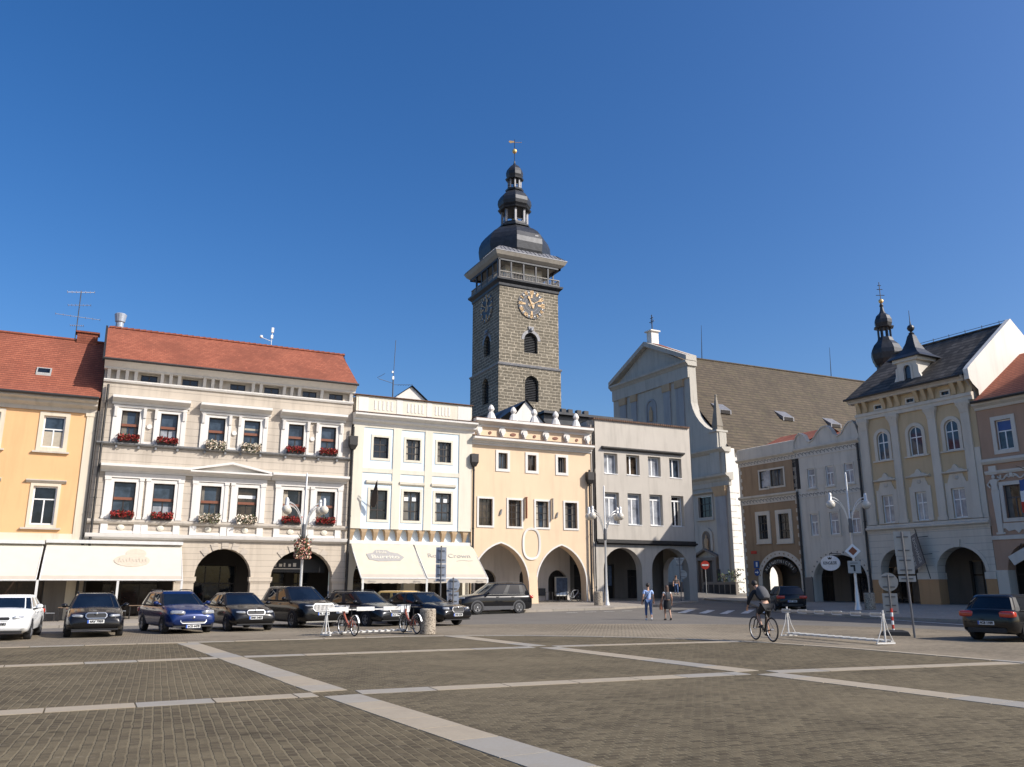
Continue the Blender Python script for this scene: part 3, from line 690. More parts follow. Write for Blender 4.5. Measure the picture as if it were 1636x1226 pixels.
for i in range(3):                                  # paired frames: pilasters, panel, brackets and cap
    a, b = up[2*i][0], up[2*i+1][1]; m0, m1 = up[2*i][1], up[2*i+1][0]
    f = MB(FA)
    for x0, x1 in ((a-.48, a-.2), (b+.2, b+.48)): f.box(x0, x1, -.03, .1, 10.13, 12.34)
    f.box(m0+.2, m0+.36, -.03, .1, 10.13, 12.34); f.box(m1-.36, m1-.2, -.03, .1, 10.13, 12.34); f.box(m0+.36, m1-.36, -.03, .045, 10.13, 10.25)
    for x in (a-.34, b+.34, m0+.28, m1-.28):
        f.loft([[(x-.08, .1, 11.7), (x+.08, .1, 11.7), (x+.08, .16, 11.7), (x-.08, .16, 11.7)], [(x-.09, .1, 12.3), (x+.09, .1, 12.3), (x+.09, .26, 12.3), (x-.09, .26, 12.3)]])
    f.box(a-.5, b+.5, -.03, .14, 12.3, 12.42)
    fo = f.build('window_frame', M['trimwhite'], H2)
    r = MB(FA); m = (m0+m1)/2; r.loft([[(m+.17*math.cos(2*math.pi*k/12), .0, 11.2+.17*math.sin(2*math.pi*k/12)) for k in range(12)], [(m+.15*math.cos(2*math.pi*k/12), .09, 11.2+.15*math.sin(2*math.pi*k/12)) for k in range(12)]]); r.build('rosette', M['trimwhite'], fo)
    c = MB(FA); c.profile(a-.6, b+.62, [(-.05, 12.46), (.12, 12.46), (.16, 12.6), (.22, 12.62), (.6, 12.78), (.6, 12.94), (-.05, 13.0)]); c.build('window_cap', M['trimwhite'], H2)
    a, b = lo[2*i][0], lo[2*i+1][1]; m0, m1 = lo[2*i][1], lo[2*i+1][0]
    f = MB(FA)
    for x0, x1 in ((a-.5, a-.2), (b+.2, b+.5), (m0+.2, m0+.42), (m1-.42, m1-.2)):
        f.box(x0, x1, -.03, .1, 5.56, 8.0); f.box(x0-.03, x1+.03, -.03, .13, 5.56, 5.72); f.box(x0-.03, x1+.03, -.03, .13, 7.85, 8.0)
    f.box(a-.55, b+.55, -.03, .12, 8.0, 8.3); f.build('window_frame', M['trimwhite'], H2)
    c = MB(FA)
    if i == 1:
        c.profile(a-.75, b+.75, [(-.05, 8.32), (.12, 8.32), (.2, 8.42), (.62, 8.54), (.62, 8.64), (-.05, 8.66)])
        m = (a+b)/2; hw = (b-a)/2+.75
        for sx in (-1, 1): c.loft([[(m+sx*hw, -.03, 8.66), (m+sx*hw, .5, 8.66), (m+sx*hw, .5, 8.78), (m+sx*hw, -.03, 8.8)], [(m, -.03, 9.14), (m, .5, 9.14), (m, .5, 9.28), (m, -.03, 9.3)]])
        c.prism([(m-hw+.2, 8.662), (m+hw-.2, 8.662), (m, 9.15)], -.03, .06)
    else: c.profile(a-.82, b+.78, [(-.05, 8.32), (.12, 8.32), (.18, 8.44), (.24, 8.46), (.66, 8.62), (.66, 8.76), (-.05, 8.86)])
    c.build('window_cap', M['trimwhite'], H2)
# attic frieze with brackets and little windows, main cornice, roof
att = [hole(x, x+.95, 14.02, 14.42) for x in (1.2, 3.6, 6.5, 8.65, 11.15, 12.95)]
wall(MB(FA), B0, B1, 13.95, 14.6, att, -.02, .2).build('frieze', M['cove'], H2)
for h in att: window(H2, FA, h['a'], h['b'], 14.02, 14.42, 'blackwood', 'glass', (.5,), (), .05, .12, name='attic_window')
mb = MB(FA); mb.profile(B0, B1, [(-.05, 13.8), (.1, 13.8), (.16, 13.9), (.16, 13.97), (-.05, 14.0)]); mb.build('string_course', M['trimwhite'], H2)
mb = MB(FA); x = B0+.25
for h in att: pass
while x < B1-.1:
    if not any(h['a']-.12 < x < h['b']+.12 for h in att): mb.loft([[(x-.09, -.03, 14.0), (x+.09, -.03, 14.0), (x+.09, .1, 14.0), (x-.09, .1, 14.0)], [(x-.1, -.03, 14.55), (x+.1, -.03, 14.55), (x+.1, .36, 14.55), (x-.1, .36, 14.55)]])
    x += .5
mb.build('brackets', M['trimwhite'], H2)
mb = MB(FA); mb.profile(B0-.05, B1+.03, [(-.1, 14.55), (.42, 14.55), (.44, 14.66), (.48, 14.68), (.9, 14.96), (.92, 15.02), (-.1, 15.02)]); mb.build('cornice', M['trimwhite'], H2)
mb = MB(FA); mb.face((B0-.1, .98, 15.04), (B1+.05, .98, 15.04), (B1-.1, -3.2, 18.12), (B0-.2, -3.2, 18.12)); mb.face((B0-.2, -3.2, 18.12), (B1-.1, -3.2, 18.12), (B1+.05, -7.4, 15.05), (B0-.1, -7.4, 15.05))
rf = mb.build('roof', M['redtile'], H2)
mb = MB(FA)
for k in range(42):
    u = B0-.1+k*.372; mb.tube([(u, -3.2, 18.13), (u+.36, -3.2, 18.15)], [.10, .13], 7)
mb.build('ridge_tiles', M['redtile'], rf)
mb = MB(FA)
for u in (B0-.13, ): mb.loft([[(u-.06, .82, 14.9), (u+.06, .82, 14.9), (u+.06, .82, 15.16), (u-.06, .82, 15.16)], [(u-.16, -3.2, 17.97), (u-.04, -3.2, 17.97), (u-.04, -3.2, 18.23), (u-.16, -3.2, 18.23)]])
mb.build('verge', M['gutter'], rf)
mb = MB(FA); mb.prism([(0, 0)]*0+[(B0+.02, 12), (B0+.021, 12)], 0, 0) if False else None
for u in (B0-.04, B1+.02): mb.face((u, .3, 15.0), (u, -7.2, 15.0), (u, -3.2, 18.05)); mb.face((u, .0, 4), (u, -7.3, 4), (u, -7.3, 15.0), (u, .0, 15.0))
mb.face((B0, -7.3, 0), (B1, -7.3, 0), (B1, -7.3, 15), (B0, -7.3, 15)); mb.build('side_wall', M['cove'], H2)
gutter(H2, FA, B0-.12, B1+.08, 1.02, 15.0)
arcade(H2, FA, B0, B1, -.1, 4.1, 'shadeblack', [(.4, 3.6, 2.9, 'rect', 'glassred'), (5.5, 8.3, 3.0, 'rect', 'glass'), (9.2, 11.6, 2.9, 'rect', 'glass'), (12.2, 13.2, 2.6, 'rect', 'glass')])
mb = MB(FA); mb.box(9.3, 13.6, -1.5, -1.4, 2.55, 3.4); tag(mb.build('shop_sign', M['black'], H2)); mb = MB(FA)
for k, w in enumerate((.22, .12, .2, .1, .16, .2)): mb.box(10.0+k*.3, 10.0+k*.3+w, -1.395, -1.385, 2.92, 3.1+.05*(k % 2))
mb.box(10.0, 12.0, -1.395, -1.385, 2.76, 2.81); mb.build('sign_strokes', M['palegrey'], H2)
pipe_v(H2, FA, -.55, .2, -.1, 13.6)
RB = 'flower boxes on the window ledges'
names = ['leftmost', 'second from left', 'third from left', 'fourth from left', 'fifth from left', 'rightmost']
for i, (a, b) in enumerate(up):
    wh = i in (2, 3); flowerbox(FA, (a+b)/2, 10.13, .2, 1.15, 'whiteflower' if wh else 'redflower', ('white' if wh else 'red')+' flower box on the upper window ledge of the beige house, '+names[i], RB, 330 if wh else 230, .5 if wh else .25)
for i, (a, b) in enumerate(lo):
    wh = i in (2, 3); flowerbox(FA, (a+b)/2, 5.56, .2, 1.2, 'whiteflower' if wh else 'redflower', ('white' if wh else 'red')+' flower box on the lower window ledge of the beige house, '+names[i], RB, 330 if wh else 230, .45 if wh else .25)

# --- white and pale blue house ------------------------------------
H3 = thing('town_house', FA((19, 0, .1)), 'white and pale blue house with six dark windows and stone brackets above cream awnings', 'house')
C0, C1 = 14.74, 23.5; OU = .12
up = [(16.15, 17.22), (18.5, 19.54), (20.84, 21.88)]; lo = [(16.06, 17.26), (18.42, 19.62), (20.75, 21.95)]
hs = [hole(a, b, 10.22, 11.67) for a, b in up]+[hole(a, b, 6.05, 8.03) for a, b in lo]
wall(MB(FA), C0, C1, 5.42, 12.65, hs, OU, .3).build('wall', M['iceblue'], H3)
mb = MB(FA)
for a, b in ((C0, 15.46), (17.56, 18.15), (19.9, 20.47), (22.5, C1)): mb.box(a, b, -.03, OU+.06, 5.42, 12.45)
for a, b in ((15.46, 17.56), (18.15, 19.9), (20.47, 22.5)): mb.box(a, b, -.03, OU+.05, 9.2, 9.5); mb.box(a, b, -.03, OU+.05, 12.3, 12.45)
mb.build('pilaster_strips', M['ivory'], H3)
for a, b in up: window(H3, FA, a, b, 10.22, 11.67, 'blackwood', 'glass', (.5,), (.33, .66), .06, .0-.02+.1, (.16, OU+.035, 'ivory'), None)
for k, (a, b) in enumerate(lo):
    w = window(H3, FA, a, b, 6.05, 8.03, 'blackwood', 'glass', (.5,), (.33, .66), .07, .08, (.17, OU+.035, 'ivory'), None)
    c = MB(FA); c.profile(a-.33, b+.3, [(0, 8.42), (OU+.05, 8.42), (OU+.14, 8.5), (OU+.16, 8.66), (0, 8.7)]); c.build('cap', M['ivory'], w)
    if k:
        c = MB(FA); c.box(a+.12, a+.42, -.093, -.086, 7.4, 7.66); c.box(b-.5, b-.2, -.093, -.086, 7.4, 7.66); c.build('notice', M['whitep'], w)
mb = MB(FA); mb.profile(C0-.1, C1+.2, [(-.1, 12.45), (OU+.06, 12.45), (OU+.1, 12.6), (OU+.34, 12.72), (OU+.36, 12.86), (OU+.7, 13.04), (OU+.7, 13.2), (-.1, 13.26)]); mb.build('cornice', M['trimwhite'], H3)
mb = MB(FA); mb.profile(C0-.12, C1+.22, [(-.1, 13.26), (OU+.75, 13.202), (OU+.75, 13.24), (-.1, 13.34)]); mb.build('cornice_tiles', M['coping'], H3)
mb = MB(FA); mb.box(C0+.1, C1, -.3, .05, 13.3, 14.5); mb.build('parapet', M['ivory'], H3)
mb = MB(FA)
for a, b in ((16.2, 17.4), (18.6, 19.7), (20.7, 21.7), ):
    for k in range(5): mb.box(a+(b-a)*k/4-.06, a+(b-a)*k/4+.06, .0, .075, 13.6, 14.25)
for a, b in ((15.0, 15.7), (17.75, 18.2), (20.0, 20.4), (22.4, 23.4)): mb.box(a, b, .0, .07, 13.42, 14.42)
mb.build('balusters', M['trimwhite'], H3)
mb = MB(FA); mb.profile(C0, C1+.08, [(-.4, 14.52), (.1, 14.5), (.2, 14.54), (.2, 14.58), (-.4, 14.62)]); mb.build('coping_tiles', M['coping'], H3)
mb = MB(FA)
mb.face((18.7, -3.6, 15.4), (21.3, -3.6, 15.4), (20.05, -3.6, 16.42)); dm = mb.build('dormer_gable', M['trimwhite'], H3)
mb = MB(FA); mb.face((18.55, -3.4, 15.3), (20.05, -3.4, 16.5), (20.05, -7, 16.5), (18.55, -7, 15.3)); mb.face((21.5, -3.4, 15.3), (20.05, -3.4, 16.5), (20.05, -7, 16.5), (21.5, -7, 15.3)); mb.build('dormer_roof', M['slate'], H3)
mb = MB(FA); mb.face((C0, -.3, 14.4), (C1, -.3, 14.4), (C1, -9, 15.2), (C0, -9, 15.2)); mb.build('roof', M['slate'], H3)
house_shell(H3, FA, C0, C1, 4.5, 14.4, 9, 'white')
# corbel table
mb = MB(FA); wall(mb, C0, C1, 4.42, 5.42, [], -.28); mb.face((C0, -.28, 5.42), (C1, -.28, 5.42), (C1, OU, 5.42), (C0, OU, 5.42)); mb.build('corbel_wall', M['iceblue'], H3)
for k in range(11):
    u = C0+.2+k*(C1-C0-.6)/10
    mb = MB(FA); mb.loft([[(u-.1, -.3, 4.66), (u+.1, -.3, 4.66), (u+.1, -.16, 4.66), (u-.1, -.16, 4.66)], [(u-.12, -.3, 4.95), (u+.12, -.3, 4.95), (u+.12, -.02, 4.95), (u-.12, -.02, 4.95)], [(u-.16, -.3, 5.2), (u+.16, -.3, 5.2), (u+.16, .08, 5.2), (u-.16, .08, 5.2)], [(u-.24, -.3, 5.41), (u+.24, -.3, 5.41), (u+.24, OU-.01, 5.41), (u-.24, OU-.01, 5.41)]])
    for sx in (-1, 1):
        P = [(u+sx*(.12+.2*(1-math.cos(t))), 4.98+.42*math.sin(t)) for t in [math.pi/2*i/5 for i in range(6)]]
        mb.loft([[(p[0]-.035, -.29, p[1]), (p[0]+.035, -.29, p[1]), (p[0]+.035, -.06, p[1]), (p[0]-.035, -.06, p[1])] for p in P])
    mb.build('stone_bracket', M['capital'], H3)
mb = MB(FA); mb.box(C0, C1, -.32, OU+.02, 4.42, 4.65); mb.build('band_course', M['trimwhite'], H3)
arcs3 = [hole(15.2, 18.7, -.2, 4.0, 2.2, 'pointed'), hole(19.5, 23.0, -.2, 4.0, 2.2, 'pointed')]
wall(MB(FA), C0, C1, -.3, 4.42, arcs3, -.1, .6).build('arcade_front', M['ivory'], H3)
arcade(H3, FA, C0, C1, .15, 4.2, 'shadeblack', [(15.4, 18.4, 2.9, 'rect', 'glassred'), (19.6, 22.8, 2.9, 'rect', 'glassred')])
pipe_v(H3, FA, 14.66, .3, .2, 12.2, .085, 11.55)

# --- peach house --------------------------------------------------
H4 = thing('town_house', FA((28.7, 0, .4)), 'peach house with two pointed arches and white finials on its parapet, below the tower', 'house')
D0, D1 = 23.56, 33.62
up = [(25.67, 26.42), (28.1, 28.82), (30.68, 31.38)]; lo = [(24.14, 25.22), (26.5, 27.57), (28.76, 29.82), (31.24, 32.3)]
hs = [hole(a, b, 10.06, 11.24) for a, b in up]+[hole(a, b, 5.9, 7.82) for a, b in lo]
wall(MB(FA), D0, D1, 4.9, 12.0, hs, 0, .32).build('wall', M['peach'], H4)
arcs4 = [hole(23.72, 28.12, -.2, 4.68, 1.9, 'pointed'), hole(28.85, 33.0, .0, 4.62, 1.9, 'pointed')]
wall(MB(FA), D0, D1, -.2, 4.9, arcs4, 0, .8).build('arcade_front', M['peach'], H4)
for h in arcs4:
    mb = MB(FA); archband(mb, h, .11, -.03, .03, True, 'pointed'); mb.build('arch_moulding', M['trimwhite'], H4)
mb = MB(FA)
for sx, u in ((-1, 28.2), (1, 28.8)): pass
mb.loft([[(28.14, -.2, -.1), (28.84, -.2, -.1), (28.84, .26, -.1), (28.14, .26, -.1)], [(28.14, -.2, 2.6), (28.84, -.2, 2.6), (28.84, .005, 2.6), (28.14, .005, 2.6)]]); mb.loft([[(33.1, -.2, -.1), (33.6, -.2, -.1), (33.6, .22, -.1), (33.1, .22, -.1)], [(33.1, -.2, 2.6), (33.6, -.2, 2.6), (33.6, .005, 2.6), (33.1, .005, 2.6)]])
mb.build('buttress', M['peach'], H4)
for a, b in up: window(H4, FA, a, b, 10.06, 11.24, 'blackwood', 'glass', (.5,), (), .06, .2, (.2, .05, 'trimwhite'), None)
for a, b in lo: window(H4, FA, a, b, 5.9, 7.82, 'blackwood', 'glass', (.35, .66), (.3, .55, .8), .05, .2, (.14, .05, 'trimwhite'), None, thick=.04)
mb = MB(FA)
C_ = []
for k in range(28):
    t = 2*math.pi*k/28; x, z = math.cos(t), math.sin(t)
    dx = .60; dz = 1.0
    u = 28.39+dx*(abs(x)**.75)*(1 if x > 0 else -1); zz = 4.69+dz*(abs(z)**.75)*(1 if z > 0 else -1); C_.append((u, zz, x, z))
ring = [[(u, -.02, z), (u, .05, z), (u+.16*x, .07, z+.16*zz), (u+.16*x, -.02, z+.16*zz)] for u, z, x, zz in C_]
mb.loft(ring+[ring[0]], cap0=False, cap1=False); mb.build('oval_moulding', M['trimwhite'], H4)
mb = MB(FA); mb.profile(D0-.05, D1+.02, [(-.1, 11.72), (.06, 11.72), (.1, 11.86), (.22, 11.9), (.24, 12.0), (.62, 12.1), (.62, 12.26), (-.1, 12.3)]); mb.build('cornice', M['trimwhite'], H4)
mb = MB(FA); mb.profile(D0-.05, D1+.04, [(-.1, 12.3), (.64, 12.262), (.64, 12.31), (-.1, 12.36)]); mb.build('cornice_tiles', M['coping'], H4)
mb = MB(FA); wall(mb, D0+.1, D1, 12.3, 13.3, [], -.02); mb.build('frieze', M['peach'], H4)
for u in (24.05, 25.95, 27.78, 29.63, 31.45, 33.28):
    mb = MB(FA); P = [(u-.13, 12.34), (u+.13, 12.34), (u+.13, 12.55), (u+.27, 12.75), (u+.27, 12.95), (u+.15, 13.12), (u-.15, 13.12), (u-.27, 12.95), (u-.27, 12.75), (u-.13, 12.55)]
    mb.prism(P, -.05, .13); mb.prism([(u+(p[0]-u)*.6, 12.72+(p[1]-12.72)*.6) for p in P], .13, .24); mb.build('scroll_bracket', M['trimwhite'], H4)
for k, u in enumerate((25.0, 26.9, 28.7, 30.5, 32.4)):
    mb = MB(FA); w = .12 if k % 2 == 0 else .24; mb.prism([(u+w*math.cos(2*math.pi*j/12), 12.68+.11*math.sin(2*math.pi*j/12)) for j in range(12)], -.03, .03); mb.build('medallion', M['redwood'], H4)
mb = MB(FA); mb.profile(D0+.1, D1+.02, [(-.15, 13.1), (.04, 13.1), (.08, 13.25), (.2, 13.3), (.56, 13.44), (.56, 13.62), (-.15, 13.64)]); mb.build('upper_cornice', M['trimwhite'], H4)
mb = MB(FA); mb.profile(D0+.08, D1+.04, [(-.5, 13.7), (.54, 13.622), (.54, 13.67), (-.5, 13.8)]); mb.build('coping_tiles', M['coping'], H4)
for u in (25.08, 26.92, 28.69, 30.55, 32.36):
    mb = MB(FA); c = (u, 0, 13.66); mb.loft([[(u+x*r*1.0, .0+y*r*.8, z) for x, y in ((-1, -1), (-1, 1), (1, 1), (1, -1))] if False else [(u+r*math.cos(2*math.pi*k/8+.39), r*.8*math.sin(2*math.pi*k/8+.39), z) for k in range(8)] for r, z in ((.46, 13.66), (.36, 13.8), (.24, 14.1), (.14, 14.26), (.2, 14.36), (.25, 14.44), (.22, 14.58), (.1, 14.76), (.03, 14.8))])
    mb.build('finial', M['trimwhite'], H4)
mb = MB(FA); mb.face((28.1, -3.4, 14.1), (31.75, -3.4, 14.1), (29.7, -3.4, 16.2)); mb.build('dormer_gable', M['trimwhite'], H4)
mb = MB(FA); mb.face((26.6, -3.2, 14.0), (29.7, -3.2, 16.28), (29.7, -9, 16.28), (26.6, -9, 14.0)); mb.face((31.9, -3.2, 14.0), (29.7, -3.2, 16.28), (29.7, -9, 16.28), (31.9, -9, 14.0)); mb.face((24, -3.0, 13.9), (29.6, -7, 16.25), (24, -9, 13.9)); mb.build('dormer_roof', M['slate'], H4)
mb = MB(FA); mb.face((D0, -.4, 13.7), (D1, -.4, 13.7), (D1, -9.5, 14.2), (D0, -9.5, 14.2)); mb.build('roof', M['slate'], H4)
house_shell(H4, FA, D0, D1, 4.8, 13.6, 9.5, 'peach')
arcade(H4, FA, D0, D1, .5, 4.75, 'arcadewhite', [(25.4, 27.1, 2.9, 'round', 'shadeblack'), (29.1, 30.2, 2.9, 'round', 'shadeblack'), (31.6, 33.3, 2.9, 'pointed', 'shadeblack')], 3.4)
mb = MB(FA); mb.box(32.2, 33.2, -3.3, -3.2, 1.0, 2.3); mb.build('poster', M['screen'], H4); mb = MB(FA); frame(mb, 32.2, 33.2, 1.0, 2.3, .07, -3.36, -3.17); mb.build('poster_frame', M['alu'], H4)
mb = MB(FA); mb.box(30.5, 31.3, -3.38, -3.3, .95, 1.5); mb.build('notice_board', M['greyclad'], H4)
pipe_v(H4, FA, 23.62, .22, .3, 11.0, .08, 10.95); pipe_v(H4, FA, 33.35, .2, .5, 10.4, .08, 10.2)
for u, z in ((25.85, 6.9), (30.5, 6.85)):
    mb = MB(FA); mb.loft([[(u-.1, 0, z-.2), (u+.05, 0, z-.2), (u+.05, .1, z-.2), (u-.1, .1, z-.2)], [(u+.05, 0, z+.2), (u+.12, 0, z+.2), (u+.12, .12, z+.2), (u+.05, .12, z+.2)]]); mb.build('floodlight', M['zinc'], H4)
for u in (27.9, 30.12):
    mb = MB(FA); mb.box(u-.03, u+.03, .06, .28, 6.5, 8.0); mb.box(u-.04, u+.04, .0, .3, 8.0, 8.06); mb.build('hanging_sign', M['leather'] if u < 29 else M['cove'], H4)

# --- pale grey house ----------------------------------------------
H5 = thing('town_house', FA((38.5, 0, .5)), 'plain pale grey modern house with eight recessed windows and two round arches', 'house')
E0, E1 = 33.98, 43.22
up = [(34.75, 36.02), (36.85, 38.1), (38.94, 40.16), (41.03, 42.24)]; lo = [(34.77, 36.06), (36.86, 38.16), (38.94, 40.2), (41.07, 42.28)]
hs = [hole(a, b, 10.22, 11.84) for a, b in up]+[hole(a, b, 6.32, 8.78) for a, b in lo]
wall(MB(FA), E0, E1, 5.1, 14.5, hs, .12, .45).build('wall', M['grey'], H5)
for i, (a, b) in enumerate(up+lo):
    u_ = i < 4; c, d = (10.22, 11.84) if u_ else (6.32, 8.78)
    window(H5, FA, a+.02, b-.02, c+.02, d-.02, 'whitewood', 'glasscurtain' if i in (0, 2, 4, 5, 6) else 'glass', (.42,), () if u_ else (.84,), .09, .2, vtop=False, thick=.12, sill=(.0, .16, 'whitewood', .05))
mb = MB(FA); mb.profile(34.55, 42.45, [(0, 12.1), (.14, 12.1), (.42, 12.22), (.42, 12.32), (0, 12.4)]); mb.build('eyebrow_cornice', M['gutter'], H5)
mb = MB(FA); mb.profile(33.9, 43.28, [(-.1, 4.78), (.2, 4.78), (.24, 4.86), (.42, 4.88), (.42, 5.0), (.2, 5.02), (.2, 5.16), (-.1, 5.18)]); mb.build('dark_cornice', M['gutter'], H5)
mb = MB(FA); k = 0; x = E0-.1
while x < E1+.05: mb.tube([(x, .28, 14.5), (x, -.45, 14.62)], .085, 7); x += .2
mb.build('coping_tiles', M['coping'], H5)
mb = MB(FA); mb.box(33.64, E0, -.6, -.35, .2, 14.4); mb.box(33.64, 33.75, -.3, .06, .2, 14.0); mb.build('recess', M['cove'], H5)
arcs5 = [hole(34.5, 38.0, .0, 4.55, 2.9, 'round'), hole(38.93, 42.5, .0, 4.6, 2.9, 'round')]
wall(MB(FA), 33.68, E1+.05, .0, 4.95, arcs5, .1, .8).build('arcade_front', M['greylow'], H5)
arcade(H5, FA, 33.68, E1, .5, 4.9, 'darkpl', [(34.4, 38.2, 3.4, 'rect', 'shadeblack'), (39.5, 41.0, 3.0, 'rect', 'shadeblack')], 4.2)
FE = Fr((E1+.05, 54.8, 0), (0, 1, 0), (1, 0, 0))                 # right-hand end wall, towards the side street
wall(MB(FE), -.1, 11, .0, 14.5, [hole(.8, 3.7, .2, 4.0, 2.7, 'round')], 0, .5).build('side_wall', M['grey'], H5)
mb = MB(FA); mb.face((E0, -10.9, 0), (E1, -10.9, 0), (E1, -10.9, 14.5), (E0, -10.9, 14.5)); mb.face((E0, 0, 5), (E0, -10.9, 5), (E0, -10.9, 14.5), (E0, 0, 14.5)); mb.build('back_wall', M['grey'], H5)
mb = MB(FA); mb.face((E0, .1, 14.48), (E1, .1, 14.48), (E1, -10.9, 14.9), (E0, -10.9, 14.9)); mb.build('roof', M['slate'], H5)
mb = MB(FA); mb.box(37.2, 37.85, -4.1, -4.05, 1.7, 3.3); mb.build('poster', M['screen'], H5)
pipe_v(H5, FA, 33.8, .06, .6, 14.0, .07)
# dark flat roof behind the peach and grey houses
K = thing('roof_block', FA((35, -4, 13.5)), 'dark flat roofed block with four small vents behind the peach house', 'building')
mb = MB(FA); mb.box(32.0, 40.2, -9, -4.6, 13.5, 15.6); mb.build('wall', M['slate'], K)
mb = MB(FA); mb.box(31.8, 40.6, -9.2, -4.2, 15.6, 15.8); mb.build('roof', M['slate'], K)
for u in (33.6, 34.25, 35.1, 35.8): mb = MB(FA); mb.box(u, u+.42, -4.8, -4.4, 15.8, 16.15); mb.build('vent', M['gutter'], K)
# ------------------------------------------------------------------ east row (in shade)
ZG = .3
def sgraf_arch(root, fr, h, w, mt, mq):
    mb = MB(fr); archband(mb, h, w, -.03, .03, True); a = mb.build('arch_band', M[mt], root)
    q = MB(fr); m = (h['a']+h['b'])/2; hw = (h['b']-h['a'])/2; n = 15
    for k in range(n):
        t = math.pi*(k+.5)/n; r = w*.5; c = (m-(hw+r)*math.cos(t), h['zs']+(h['za']-h['zs']+r)*math.sin(t)); s = .075
        q.prism([(c[0]+s*math.cos(x+t), c[1]+s*math.sin(x+t)) for x in (0, 1.57, 3.14, 4.71)], .0, .036)
    q.build('arch_studs', M[mq], a)
def frieze_band(root, fr, u0, u1, z0, z1, o, mt, ms):
    mb = MB(fr); mb.box(u0, u1, -.02, o, z0, z1); f = mb.build('frieze_band', M[mt], root)
    q = MB(fr); n = int((u1-u0)/.34)
    for k in range(n):
        u = u0+(u1-u0)*(k+.5)/n; z = (z0+z1)/2; r = (z1-z0)*.3
        P = [(u+r*math.cos(t), z+r*math.sin(t)) for t in [4.2*i/7 for i in range(8)]]
        q.tube([(p[0], o+.006, p[1]) for p in P], .025, 4)
    q.build('scroll_ornament', M[ms], f)
def edge_quoins(root, fr, u, w, z0, z1, mt, side=1):
    q = MB(fr); z = z0; k = 0
    while z < z1-.2:
        ww = w if k % 2 else w*.6; q.box(min(u, u+side*ww), max(u, u+side*ww), -.02, .02, z+.01, z+.3); z += .31; k += 1
    return q.build('quoins', M[mt], root)
# --- brown house ---
J1 = thing('town_house', FB((-13, 0, ZG)), 'brown sgraffito house with a see-through round arch, at the corner of the side street', 'house')
u0, u1 = -16.0, -10.03
hs = [hole(-13.76, -12.95, 9.2, 10.55), hole(-12.64, -11.3, 9.24, 10.55), hole(-14.2, -13.28, 5.25, 7.1), hole(-12.12, -11.08, 5.18, 7.08)]
wall(MB(FB), u0, u1, 4.5, 11.7, hs, 0, .3).build('wall', M['brown'], J1)
hA = hole(-14.2, -10.35, .2, 3.9, 2.3, 'round')
wall(MB(FB), u0, u1, 0, 4.5, [hA], 0, .8).build('arcade_front', M['brown'], J1)
sgraf_arch(J1, FB, hA, .4, 'stonegrey', 'brown')
window(J1, FB, -13.76, -12.95, 9.2, 10.55, 'blackwood', 'glasscurtain', (.5,), (.5,), .06, .1, (.13, .04, 'stonegrey'), None)
w = window(J1, FB, -12.64, -11.3, 9.24, 10.55, 'blackwood', 'glass', (.5,), (), .06, .1, (.13, .04, 'stonegrey'), None)
mb = MB(FB); mb.box(-13.3, -12.66, .02, .06, 9.3, 10.5); mb.build('open_casement', M['glasscurtain'], w)
for a, b, c, d in ((-14.2, -13.28, 5.25, 7.1), (-12.12, -11.08, 5.18, 7.08)): window(J1, FB, a, b, c, d, 'blackwood', 'glass', (.5,), (.33, .66), .06, .12, (.3, .05, 'stonegrey'), (.3, .12, 'stonegrey', .08))
frieze_band(J1, FB, u0, u1, 8.0, 8.45, .05, 'stonegrey', 'darkpl'); frieze_band(J1, FB, u0, u1, 11.12, 11.5, .05, 'stonegrey', 'darkpl')
mb = MB(FB); mb.profile(u0-.1, u1, [(-.05, 8.45), (.08, 8.45), (.2, 8.55), (.2, 8.66), (-.05, 8.72)]); mb.profile(u0-.1, u1, [(-.05, 11.5), (.1, 11.5), (.24, 11.62), (.24, 11.72), (-.05, 11.76)]); mb.build('cornice', M['stonegrey'], J1)
mb = MB(FB); mb.loft([[(u0-.05, -.3, 11.7), (u0-.05, .06, 11.7), (u0-.05, .06, 12.55), (u0-.05, -.3, 12.65)], [(u1, -.3, 11.7), (u1, .06, 11.7), (u1, .06, 12.55), (u1, -.3, 12.65)]]); mb.build('parapet', M['stonegrey'], J1)
edge_quoins(J1, FB, u0, .32, .9, 11.1, 'stonegrey', 1); edge_quoins(J1, FB, u1, .3, 1.2, 11.1, 'stonegrey', -1)
FN = Fr(FB((u0, 0, 0)), Vector((.9982, .06005, 0)), _dB)            # north end wall of the brown house
wall(MB(FN), 0, 9, 0, 12.4, [hole(.75, 3.6, .2, 3.5, 2.3, 'round')], 0, .5).build('side_wall', M['brown'], J1)
mb = MB(FB); mb.face((u0, -9, 0), (u1, -9, 0), (u1, -9, 12.4), (u0, -9, 12.4)); mb.face((u1, -.6, 4.6), (u1, -9, 4.6), (u1, -9, 12.4), (u1, -.6, 12.4)); mb.build('back_wall', M['brown'], J1)
arcade(J1, FB, u0, -4.25, .45, 4.4, 'darkpl', [(-12.2, -10.8, 2.9, 'rect', 'shadeblack'), (-9.3, -7.4, 3.2, 'rect', 'glass'), (-6.6, -4.6, 3.0, 'rect', 'glass')], 4.0)
mb = MB(FB); mb.face((u0+.6, -.5, 12.2), (u1, -.5, 12.2), (u1, -4.5, 14.0), (u0+.6, -4.5, 14.0)); mb.face((u0+.6, -4.5, 14.0), (u1, -4.5, 14.0), (u1, -9, 12.2), (u0+.6, -9, 12.2)); mb.face((u0+.6, -.5, 12.2), (u0+.6, -4.5, 14.0), (u0+.6, -9, 12.2)); mb.build('roof', M['redtileY'], J1)
mb = MB(FB); mb.box(-10.35, -9.72, -.1, .02, 8.8, 11.1); mb.build('gap_shade_strip', M['shadeblack'], J1)  # flat near-black strip painted in for the shaded gap between the houses
